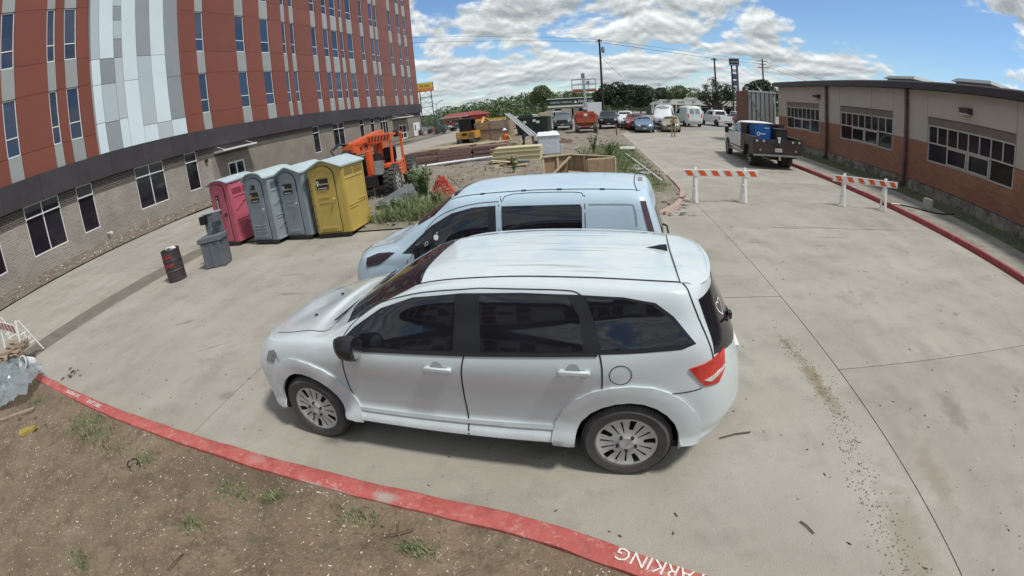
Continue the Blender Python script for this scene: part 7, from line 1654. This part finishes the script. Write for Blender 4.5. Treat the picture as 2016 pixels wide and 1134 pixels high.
# ------------------------------------------------------------------ trees and shrubs
BARK = mat('bark', (.085,.065,.05), rough=.95, scale=4, var=.3, stretch=(4, 4, .6))
BARKL = mat('pale_bark', (.20,.18,.15), rough=.95, scale=4, var=.3)
LD = mat('dark_oak_leaves', (.018,.036,.016), rough=.75, scale=.8, col2=(.05,.08,.034)); LM = mat('mid_green_leaves', (.055,.10,.032), rough=.75, scale=.30, col2=(.14,.19,.085)); LL = mat('light_green_leaves', (.06,.105,.03), rough=.75, scale=.4, col2=(.15,.19,.08)); LS = mat('weed_leaves', (.06,.115,.03), rough=.75, scale=3.5, col2=(.16,.22,.08))
def leafcloud(mb, blobs, n, s, aspect=.55, m=0):
    """n small leaf clumps spread through the volume of ellipsoid blobs (x, y, z, rx, ry, rz)"""
    wts = [b[3]*b[4]*b[5] for b in blobs]
    for _ in range(n):
        b = random.choices(blobs, wts)[0]
        while True:
            p = Vector((random.uniform(-1, 1), random.uniform(-1, 1), random.uniform(-1, 1)))
            if .30 < p.length < 1: break
        p = p.normalized()*(p.length**.45)
        c = Vector((b[0]+p.x*b[3], b[1]+p.y*b[4], b[2]+p.z*b[5])); r = s*random.uniform(.5, 1.25)
        u = Vector((random.gauss(0, 1), random.gauss(0, 1), random.gauss(0, .7))).normalized(); v = u.orthogonal().normalized(); v = Matrix.Rotation(random.uniform(0, 6.28), 3, u) @ v
        mb.add([c-u*r, c+v*r*aspect-u*r*.1, c+u*r, c-v*r*aspect+u*r*.1], [(0, 1, 2, 3)], m)
def tree(name, label, loc, blobs, n, s, lm, trunks=((0, 0, .25, 2.5),), bark=BARK, group=None, twigs=0, cat='tree'):
    t = thing(name, label, cat, loc, 0, group)
    for (x, y, r, h) in trunks:
        mb = MB(); mb.path([(x, y, -.1), (x+.05, y, h*.5), (x*1.15, y, h)], r, n=7)
        for k in range(4+twigs):
            b = random.choice(blobs); e = Vector((b[0]+random.uniform(-.6, .6)*b[3], b[1]+random.uniform(-.6, .6)*b[4], b[2]+random.uniform(-.2, .9)*b[5])); o = Vector((x*1.1, y, h*random.uniform(.6, 1))); mid_ = o.lerp(e, .5)+Vector((0, 0, -.15*(e-o).length))
            mb.tube(o, mid_, r*.5, r*.3, 5); mb.tube(mid_, e, r*.3, r*.08, 5)
        mb.build('trunk', bark, t)
    mb = MB(); leafcloud(mb, blobs, n, s); mb.build('crown', lm, t)
    return t
p = azel(4.55, 66)
random.seed(11)
bl = [(-3.3+6.6*i/11+random.uniform(-.3, .3), random.uniform(-1.6, 1.6), 3.3+random.uniform(-.3, .5)+j*1.25, 1.25, 1.5, .95) for i in range(12) for j in range(2)]; bl = [(x, y, min(z, 5.75-.17*x*x), a, b, c) for x, y, z, a, b, c in bl]
tree('oak_tree', 'broad dark oak whose dense crown shades the parked cars', p, bl, 13000, .17, LD, ((-1.8, 0, .15, 2.6), (.6, .5, .16, 2.6), (2.1, 0, .12, 2.5)), BARKL)
p = azel(15.6, 73); t = thing('sparse_tree', 'thin leaved tree with upright bare branches in front of the shops', 'tree', p)
mb = MB(); mb.path([(0, 0, 0), (.1, 0, 1.6), (.2, 0, 2.6)], .28, n=8); mb.build('trunk', BARK, t)
mb = MB(); tips = []
for k in range(26):
    a = R(-62+k*5.1+random.uniform(-3, 3)); L_ = random.uniform(3.6, 5.0)*(1-.25*abs(a)); o = Vector((.15, random.uniform(-.2, .2), 2.2+random.uniform(-.5, .3)))
    e = o+Vector((sin(a)*L_*.92, random.uniform(-1.2, 1.2), cos(a)*L_)); md_ = o.lerp(e, .5)+Vector((sin(a)*.5, 0, -.1)); mb.tube(o, md_, .14, .09, 5); mb.tube(md_, e, .09, .03, 4)
    for j in range(5): u = random.uniform(.4, 1); b_ = md_.lerp(e, u*.9); f_ = b_+Vector((random.uniform(-.6, .6), random.uniform(-.5, .5), random.uniform(.2, .8))); mb.tube(b_, f_, .035, .02, 3); tips.append(f_)
    tips += [e, md_.lerp(e, .7)]
mb.build('branches', BARK, t)
mb = MB(); leafcloud(mb, [(q_.x, q_.y, q_.z, .30, .30, .28) for q_ in tips if random.random() < .8], 2000, .12); leafcloud(mb, [(1.6, 0, 4.1, 1.9, 1.2, .8), (-1.0, 0, 3.5, 1.4, 1, .55), (2.6, 0, 5.0, 1.0, .8, .9)], 1500, .16); mb.build('crown', LD, t)
def blobline(n, x0, x1, zc, rz): return [(x0+(x1-x0)*(i+.5)/n+random.uniform(-.4, .4), random.uniform(-1, 1), zc+random.uniform(-.6, .6), (x1-x0)/n*.9, 1.5, rz*random.uniform(.7, 1.1)) for i in range(n)]
tree('tall_tree', 'rounded mid green tree rising above the tree line left of the lift', azel(-5.6, 128), [(0, 0, 6.6, 2.6, 2.5, 2.3), (-1.9, 0, 5.4, 2.0, 2, 1.9), (1.9, 0, 5.4, 2.0, 2, 1.8), (-3.2, 0, 4.2, 1.8, 2, 1.4), (.6, 0, 7.7, 1.4, 1.4, 1.2), (3.3, 0, 3.8, 1.7, 2, 1.3)], 4800, .26, LL, ((0, 0, .35, 4),))
tree('wide_tree', 'dark spreading tree behind the cream container', azel(21.3, 98), [(0, 0, 6.6, 2.6, 2, 1.6), (-2.2, 0, 5.8, 1.7, 2, 1.5), (2.3, 0, 5.4, 1.9, 2, 1.6), (3.8, 0, 4.2, 1.6, 2, 1.4), (-3.3, 0, 4.6, 1.1, 2, 1.0), (.9, 0, 7.4, 1.5, 1.5, 1.0)], 4200, .24, LD, ((0, 0, .3, 5),), twigs=6)
tree('far_tree', 'small dark tree just right of the great oak', azel(9.0, 105), [(0, 0, 4.8, 1.6, 1.5, 1.5), (-1.4, 0, 3.9, 1.4, 1.5, 1.2), (1.5, 0, 3.9, 1.4, 1.5, 1.1)], 2600, .2, LD)
tree('far_tree', 'green rounded tree left of the bare branched tree', azel(11.3, 110), [(0, 0, 5.3, 2.0, 1.5, 1.7), (-1.9, 0, 4.4, 1.7, 1.5, 1.4), (2.0, 0, 4.4, 1.6, 1.5, 1.4)], 3000, .22, LM)
tree('far_tree', 'tip of a green tree showing over the far end of the school roof', azel(25.6, 110), [(0, 0, 6.9, 1.7, 1.5, 1.2), (-1, 0, 5.6, 1.6, 1.5, 1.4), (1.4, 0, 5.8, 1.6, 1.5, 1.3)], 1500, .2, LM)
tree('far_tree', 'pale green tree just right of the tree line hump, behind the lift', azel(-1.1, 118), [(0, 0, 5.3, 1.8, 1.5, 1.5), (-2.2, 0, 4.6, 1.9, 1.5, 1.6), (2.2, 0, 4.3, 1.8, 1.5, 1.5)], 2800, .22, LL)
# the wood beyond the lot: one mass
mb = MB(); blobs = []
EL = [(-21, .1), (-19.6, .5), (-18, .95), (-17.3, 1.2), (-15, 1.25), (-13.5, 1.5), (-11.5, 1.35), (-9.9, 1.9), (-8.9, 1.65), (-7.5, 1.9), (-5, 1.6), (-3, 1.75), (-1, 1.5), (1, 1.5), (4, 1.3), (8, 1.75), (10, 2.0), (12.5, 2.0), (16, 1.3), (20, 1.2), (28, 1.2)]
a_ = -23.
while a_ < 27:
    e = lerp_tab(EL, a_); D_ = 150+random.uniform(-12, 14); zt = 2.8+D_*math.tan(R(max(e, .4))); pz = azel(a_, D_)
    w_ = random.uniform(2.2, 4.2); blobs.append((pz.x, pz.y, zt-1.8+random.uniform(-.5, .4), w_, 3, 1.8)); blobs.append((pz.x, pz.y-2, max(1.2, (zt-2)*.5), w_*1.2, 3, max(1.5, zt*.42))); a_ += random.uniform(.55, .95)
leafcloud(mb, blobs, 30000, .42); tag(stuff(mb.build('treeline', LM)), 'green wood closing the view beyond the lot and the red building', 'wood')
mb = MB(); bb = []
for i in range(26): pz = azel(-23.5+i*.42+random.uniform(-.2, .2), 118+random.uniform(-5, 5)); bb.append((pz.x, pz.y, .9+random.uniform(0, 1.3), 1.7, 2, 1.3))
leafcloud(mb, bb, 5200, .24); tag(stuff(mb.build('hedgerow', LM)), 'dark green hedge behind the red building and sign tower', 'hedge')
mb = MB(); mb.add([(-400, 172, -.5), (400, 172, -.5), (400, 176, 3.6), (-400, 176, 3.6)], [(0, 1, 2, 3)]); mb.add([(x, 176+random.uniform(0, 2), 3.0+random.uniform(0, 1.6)) for x in range(-400, 401, 8)]+[(400, 176, 0), (-400, 176, 0)], [tuple(range(103))]); tag(stuff(mb.build('far_wood', LM)), 'low distant wood along the horizon', 'wood')
# tall weeds near the van and netting
def weed(loc, h, n, label, lean=.3, s=.05):
    t = thing('weed_plant', label, 'weed', loc); mb = MB(); lf = MB(); random.seed(int(abs(loc[0]*100)))
    for k in range(n):
        a = random.uniform(0, 6.28); e = Vector((cos(a)*h*lean*random.uniform(.2, 1), sin(a)*h*lean*random.uniform(.2, 1), h*random.uniform(.65, 1))); m_ = e*.5+Vector((0, 0, .12*h)); mb.tube((0, 0, 0), m_, .012, .009, 4); mb.tube(m_, e, .009, .004, 4)
        for j in range(16):
            u = random.uniform(.2, 1); q_ = (m_*(u*2) if u < .5 else m_.lerp(e, u*2-1)); d = Vector((random.uniform(-1, 1), random.uniform(-1, 1), random.uniform(-.2, .8))).normalized()*s*random.uniform(1, 2.6); sd_ = d.cross(Vector((0, 0, 1))).normalized()*s*.45
            lf.add([q_, q_+d*.5+sd_, q_+d, q_+d*.5-sd_], [(0, 1, 2, 3)])
    mb.build('stems', LS, t); lf.build('leaves', LS, t); return t
weed((-5.75, 14.3, .06), 1.15, 20, 'leaning leafy weed between the telehandler and the steel beams', .55, .085)
weed((-5.25, 13.5, .08), 1.2, 18, 'tall leafy weed beside the orange netting, nearest the toilets', .35, .08)
weed((-5.9, 12.1, .06), .6, 14, 'low bushy weed at the near end of the steel beams', .6, .05)
weed((-4.5, 12.4, .08), .6, 14, 'green weed in front of the orange netting by the van bonnet', .5, .05)
weed((-3.1, 17.9, .2), .75, 9, 'small weed in the dirt in front of the offcut pile', .4, .06)
weed((.15, 24.5, .08), 1.15, 14, 'tall weed on the grass strip behind the plywood box', .4, .07)
weed((.9, 23.0, .06), .9, 14, 'broad weed on the grass strip right of the plywood box', .7, .07)
weed((-.4, 22.6, .06), .7, 10, 'low weed between the plywood box and the wrapped crate', .7, .06)

# ------------------------------------------------------------------ far buildings, signs, poles
def fac_windows(): pass
CREAMW = mat('cream_wall', (.42,.40,.33), rough=.85, scale=.5, var=.12); NAVY = mat('dark_green_fascia', (.018,.032,.032), rough=.5, var=.2); SHOPW = mat('white_shop_fascia', (.70,.70,.62), rough=.8, scale=.3, var=.12)
t = thing('pawn_shop', 'low cream shop with dark fascia and white lettering behind the orange lift', 'shop', (-2.6, 90, 0), R(3))
MB().box(-4.9, 4.9, 0, 10, 0, 2.9).build('wall', CREAMW, t); MB().box(-5.2, 5.2, -.4, 10.1, 2.78, 4.05).build('fascia', NAVY, t); MB().box(-5.3, 5.3, -.5, 10.2, 4.055, 4.2).build('roof_edge', SHOPW, t)
MB().box(-5.2, 5.2, -.9, -.41, 2.45, 2.75).build('awning', SHOPW, t)
for s_, x, z_ in (('CHECKS', -3.8, .48), ('CURRENCY', -1.5, .44), ('FIRST CASH', 2.6, .72)): text_mesh('fascia_lettering', s_, z_, WPAINT, t, frameM((x, -.42, 3.38), (1, 0, 0), (0, 0, 1)), extrude=.01)
MB().prism([(-.15, 3.15), (.55, 3.15), (.2, 3.65)], -.43, -.41, axis='Y').build('pin_mark', WPAINT, t)
for (a, b, z0, z1) in ((-4.0, -2.6, 0, 2.2), (-1.3, -.2, .6, 2.2), (.6, 2.2, .6, 2.2), (2.9, 4.4, .6, 2.2), (-4.7, -4.3, 1.9, 2.4), (.2, .6, 2.0, 2.5)): w_ = MB().box(a, b, -.05, -.01, z0, z1).build('window', WFRAME, t); MB().box(a+.08, b-.08, -.07, -.051, z0+.08, z1-.08).build('pane', GLASSG, w_)
t = thing('storage_shed', 'small beige sheds standing between pawn shop and dark grey pickup', 'shed', (-4.6, 74, 0), R(2))
MB().box(-2.3, -1.1, 0, 2, 0, 2.0).build('wall', CREAMW, t); MB().box(.4, 1.9, 0, 2, 0, 2.15).build('wall', CREAMW, t); MB().box(-1.09, .39, .2, 1.8, 0, 1.9).build('roller_door', SHOPW, t); MB().box(-1.0, .2, .12, .19, 0, 1.7).build('opening', GLASSG, t)
t = thing('strip_mall', 'long white fronted row of shops with dark openings, right of the oak', 'shops', (25.5, 104, 0), R(-2))
MB().box(-11.5, 11.5, 0, 12, 0, 2.2).build('wall', mat('shaded_shopfront', (.08,.075,.07), rough=.8), t); MB().box(-11.8, 11.8, -1.6, 12, 2.22, 3.55).build('fascia', SHOPW, t)
MB().box(-3.2, -.8, -1.7, 10, 3.56, 4.0).build('parapet', SHOPW, t); MB().box(4.0, 5.8, -1.7, 10, 3.56, 3.95).build('parapet', SHOPW, t); MB().box(-11.7, 11.7, -1.66, -1.61, 2.25, 2.42).build('fascia_shadow_board', CREAMW, t)
for i in range(9): MB().box(-11.4+i*2.75, -11.1+i*2.75, -1.5, -1.2, 0, 2.21).build('column', SHOPW, t)
for i in range(8): w_ = MB().box(-10.8+i*2.75, -8.9+i*2.75, -.06, -.01, .3, 1.9).build('window', WFRAME, t); MB().box(-10.7+i*2.75, -9.0+i*2.75, -.08, -.061, .4, 1.8).build('pane', GLASSG, w_)
for i, (x, w_) in enumerate([(-8.6, 1.8), (-5.2, 1.6), (-1.9, .7), (2.0, 2.0), (7.2, 1.7)]):
    for k in range(int(w_/.28)): MB().box(x+k*.3-.1, x+k*.3+.1, -1.64, -1.61, 2.75+.05*(k % 2), 3.12).build('shop_lettering', mat('sage_lettering', (.16,.22,.15), rough=.7), t)
RED = mat('red_wall_paint', (.46,.035,.035), rough=.6, var=.12, scale=.5); REDR = mat('red_roof', (.28,.05,.04), rough=.7, var=.15, scale=.6); REDB = mat('bright_red_canvas', (.62,.04,.03), rough=.6, var=.08)
a = Vector((-33.0, 103.0, 0)); b = Vector((-22.2, 86.3, 0)); dv = (b-a); Lr = dv.length; ang = math.atan2(dv.y, dv.x)
t = thing('red_building', 'low bright red building with red roof and yellow sign beyond the drive', 'building', a, ang)
MB().box(0, Lr, 0, 3.2, 0, 2.35).build('wall', RED, t)
mb = MB(); mb.add([(-.6, -.9, 2.35), (Lr+.6, -.9, 2.35), (Lr+.3, 1.5, 3.1), (-.3, 1.5, 3.1), (-.6, 4.0, 2.35), (Lr+.6, 4.0, 2.35)], [(0,1,2,3),(3,2,5,4),(0,3,4),(1,5,2)]); mb.build('roof', REDR, t)
MB().box(-.6, Lr+.6, -.98, -.91, 2.22, 2.40).build('eaves_board', WPAINT, t)
MB().box(Lr*.62, Lr*.72, -.3, -.1, 1.1, 2.2).build('yellow_sign', mat('sign_bright_yellow', (.65,.5,.05)), t); mb = MB(); mb.add([(Lr*.80, -.05, 2.15), (Lr, -.05, 2.15), (Lr, -1.5, 1.3), (Lr*.80, -1.5, 1.3)], [(0,1,2,3)]); mb.add([(Lr*.80, -1.5, 1.3), (Lr, -1.5, 1.3), (Lr, -1.5, 1.1), (Lr*.80, -1.5, 1.1)], [(0,1,2,3)]); mb.build('awning', REDB, t)
for x in (.12, .30, .44): w_ = MB().box(Lr*x, Lr*x+1.6, -.08, -.01, .9, 1.8).build('window', WFRAME, t); MB().box(Lr*x+.1, Lr*x+1.5, -.1, -.081, 1.0, 1.7).build('pane', GLASSG, w_)
MB().box(Lr*.24, Lr*.24+1.8, -.06, -.01, 1.25, 1.5).build('wall_lettering', WPAINT, t)
# yellow billboard on a lattice tower
t = thing('billboard_tower', 'tall lattice tower carrying a yellow and orange sign at the end of the tall building', 'sign', azel(-19.75, 88), R(18))
for x in (-1.15, 1.15):
    for y in (0, .9): MB().tube((x, y, 0), (x*.92, y, 8.0), .09, n=6).build('tower_leg', mat('steel_blue_grey', (.06,.075,.09), rough=.6), t)
mb = MB()
for k in range(4):
    z = 1.2+1.9*k; mb.tube((-1.1, 0, z), (1.1, 0, z), .06, n=5); mb.tube((-1.1, 0, z), (1.08, 0, z+1.9), .035, n=4); mb.tube((1.1, 0, z), (-1.08, 0, z+1.9), .035, n=4)
mb.build('bracing', MATS['steel_blue_grey'], t)
MB().box(-1.75, 1.5, -.25, .3, 8.0, 9.75).build('sign_panel', mat('billboard_yellow', (.66,.45,.07), rough=.5), t); MB().box(-1.70, 1.45, -.28, -.251, 8.05, 8.65).build('sign_band', mat('billboard_orange', (.62,.22,.06), rough=.5), t); MB().box(1.505, 1.62, -.2, .3, 8.0, 9.75).build('sign_edge', TRIM, t)
text_mesh('sign_lettering', 'A-mac', .75, TRIM, t, frameM((.05, -.26, 9.15), (1, 0, 0), (0, 0, 1)), extrude=.008)
DKP = mat('creosoted_wood', (.035,.028,.025), rough=.9, var=.2)
def pole(loc, h, r, label, arms=(), extra=None, lean=(0, 0)):
    t = thing('utility_pole', label, 'utility pole', loc); MB().tube((0, 0, 0), (lean[0], lean[1], h), r, r*.7, 8).build('pole', DKP, t)
    for z, w_ in arms: MB().box(lean[0]-w_, lean[0]+w_, -.06, .06, z-.06, z+.06).build('crossarm', DKP, t); [MB().lathe([(0, 0), (.05, .01), (.05, .14), (0, .16)], 7, c=(lean[0]+u*w_, 0, z+.06)).build('insulator', GREYM, t) for u in (-.92, -.4, .4, .92)]
    return t
D1 = azel(1.75, 60); p1 = pole(D1, 11.35, .17, 'tall dark utility pole rising behind the lift and the oak', ((11.1, .35),), lean=(.25, 0))
MB().lathe([(0, 0), (.20, 0), (.22, .3), (.22, .75), (0, .85)], 12, c=(.62, -.1, 9.5)).build('transformer', GREYM, p1); MB().box(.2, .45, -.12, 0, 9.8, 9.95).build('bracket', GREYM, p1)
D2 = azel(15.85, 75); pole(D2, 10.15, .19, 'utility pole standing inside the bare branched tree', ((9.85, .5),))
D3 = azel(21.75, 96); pole(D3, 12.4, .22, 'utility pole with two crossarms above the wide dark tree', ((11.9, 1.1), (10.6, 1.2), (11.3, .8)))
WIRE = mat('black_cable', (.03,.03,.035), rough=.6)
def wire(a, b, sag, r, label):
    a = Vector(a); b = Vector(b); n_k = 22; pts = [a.lerp(b, i/n_k)-Vector((0, 0, sag*4*(i/n_k)*(1-i/n_k))) for i in range(n_k+1)]
    cu = MB(); cu.path(pts, r, n=4); tag(cu.build('overhead_cable', WIRE), label, 'cable', 'overhead cables')
def pz(az_, el_, D_): v = azel(az_, D_); v.z = 2.8+D_*math.tan(R(el_)); return v
T1 = D1+Vector((.3, 0, 11.25)); T3 = D3+Vector((0, 0, 12.0))
wire(T1+Vector((-.3, 0, .1)), pz(-22.5, 10.6, 62), .25, .018, 'upper overhead cable running from the lift pole to the tall building')
wire(T1+Vector((-.3, 0, -.25)), pz(-22.5, 9.9, 62), .3, .022, 'lower overhead cable running from the lift pole to the tall building')
wire(T1, T3, .5, .022, 'upper overhead cable between the lift pole and the crossarm pole'); wire(T1+Vector((.2, 0, -.35)), T3+Vector((-.8, 0, -.6)), .6, .03, 'lower overhead cable between the lift pole and the crossarm pole')
wire(T3, pz(33, 3.0, 120), .4, .03, 'upper overhead cable leaving the crossarm pole to the right'); wire(T3+Vector((1, 0, -1.2)), pz(33, 2.3, 120), .5, .035, 'lower overhead cable leaving the crossarm pole to the right')
wire(D1+Vector((.2, 0, 9.0)), pz(4.4, 3.2, 66), .0, .02, 'guy cable slanting from the lift pole into the oak')
# plaza pylon sign
t = thing('pylon_sign', 'tall plaza pylon sign on two posts behind the bare branched tree', 'sign', azel(18.3, 86), R(-16))
PST = mat('pylon_green_grey', (.12,.15,.14), rough=.5)
MB().box(-.72, -.42, -.15, .15, 0, 9.95).build('post', TRIM, t); MB().box(.22, .62, -.15, .15, 0, 9.95).build('post', PST, t)
MB().box(-1.0, .85, -.25, .25, 9.96, 11.25).build('sign_box', mat('dark_blue_sign', (.02,.035,.06), rough=.4), t); MB().box(-.93, .78, -.27, -.251, 10.05, 10.12).build('sign_border', WPAINT, t)
text_mesh('sign_lettering', 'THE PLAZA', .40, WPAINT, t, frameM((-.08, -.26, 10.6), (1, 0, 0), (0, 0, 1)), extrude=.008, sx=.78)
for i, (z0, z1, c_) in enumerate([(8.7, 9.3, (.5, .52, .52)), (7.4, 8.4, (.08, .13, .25)), (6.2, 7.2, (.10, .13, .20)), (5.2, 6.0, (.55, .55, .53)), (4.4, 5.0, (.15, .2, .3))]): MB().box(-.41, .21, -.12, .12, z0, z1).build('tenant_panel', mat('tenant_panel_%d' % i, c_, rough=.4), t)
# lamp posts
def lamp(loc, h, label, double=False, m=BG):
    t = thing('street_lamp', label, 'lamp post', loc); MB().tube((0, 0, 0), (0, 0, h), .08, .05, 7).build('pole', m, t)
    for sg in ((-1, 1) if double else (1,)): mb = MB(); mb.path([(0, 0, h-.3), (sg*.5, 0, h+.05), (sg*.9, 0, h+.25)], .045, n=5); a_ = mb.build('arm', m, t); MB().box(min(sg*.8, sg*1.35), max(sg*.8, sg*1.35), -.12, .12, h+.2, h+.32).build('lamp_head', BG, a_)
lamp(azel(-18.6, 84), 5.4, 'double armed street lamp between the sign tower and the red building', True)
lamp(azel(8.05, 70), 5.2, 'slim pale lamp post right of the oak', False, SHOPW); lamp(azel(12.2, 90), 4.6, 'slim lamp post before the shop fronts', False, SHOPW)
for k, (a_, h) in enumerate([(-17.6, 4.6), (-16.9, 4.6), (-15.9, 4.9)]): MB_ = MB().tube((0, 0, 0), (0, 0, h), .06, n=6); o = tag(MB_.build('thin_pole', BG), ['thin grey pole left of the red roof', 'thin grey pole above the left end of the red roof', 'thin grey pole above the middle of the red roof'][k], 'pole'); o.location = azel(a_, 112)
# jumble beyond the end of the tall building
t = thing('scrap_heap', 'heap of green and grey machine parts beyond the end of the drive', 'scrap heap', azel(-17.9, 80)); random.seed(5)
for k in range(34):
    c_ = random.choice([mat('faded_teal_paint', (.07,.13,.12), rough=.6), GREYM, BLACKM, mat('pale_scrap', (.38,.36,.33), rough=.8), mat('rust_scrap', (.14,.07,.05), rough=.9)])
    mb = MB(); mb.cbox((random.uniform(-4.6, 4.6), random.uniform(-2, 2), .3+random.uniform(0, .8)*(1 if k % 3 else .4)), (random.uniform(.4, 1.5), random.uniform(.3, .9), random.uniform(.2, .9)), rz=random.uniform(0, 3), ry=random.uniform(-.3, .3)); mb.build('scrap_piece', c_, t, bevel=.03)
t = thing('mobile_crane_arm', 'small teal machine with raised arm in the scrap heap', 'machine', azel(-18.3, 76)); MB().box(-.8, .8, -.6, .6, .4, 1.3).build('body', MATS['faded_teal_paint'], t, bevel=.05); mb = MB(); mb.path([(.2, 0, 1.2), (-.6, 0, 2.1), (.7, 0, 2.3)], .07); mb.build('arm', MATS['faded_teal_paint'], t); [MB().lathe([(0, -.1), (.4, -.1), (.4, .1), (0, .1)], 14, axis='Y', c=(x, -.6, .4)).build('wheel', TYRE, t) for x in (-.6, .6)]
# far site clutter
for k, (x, y, w_, d_, h_, m_, lb) in enumerate([(-3.3, 30.5, .9, .6, .5, BLACKM, 'black folded tarpaulin beside the bending worker'), (-5.0, 32.5, 1.4, .5, .35, WOODL, 'low pile of pale timber behind the crouching worker'), (-2.0, 33.0, 1.2, .8, .3, MAH, 'low brown box behind the wrapped crate'), (-6.9, 33.5, 1.1, .8, .45, RUBBLE, 'mound of rubble in front of the plywood bin')]):
    tag(MB().cbox((x, y, h_/2), (w_, d_, h_), rz=.2*k).cbox((x+.3, y+.1, h_*.8), (w_*.6, d_*.7, h_*.5), rz=.5, ry=.2).build(lb.split()[1]+'_pile' if k != 2 else 'brown_box', m_, bevel=.04), lb, ['tarpaulin', 'timber pile', 'box', 'rubble mound'][k])
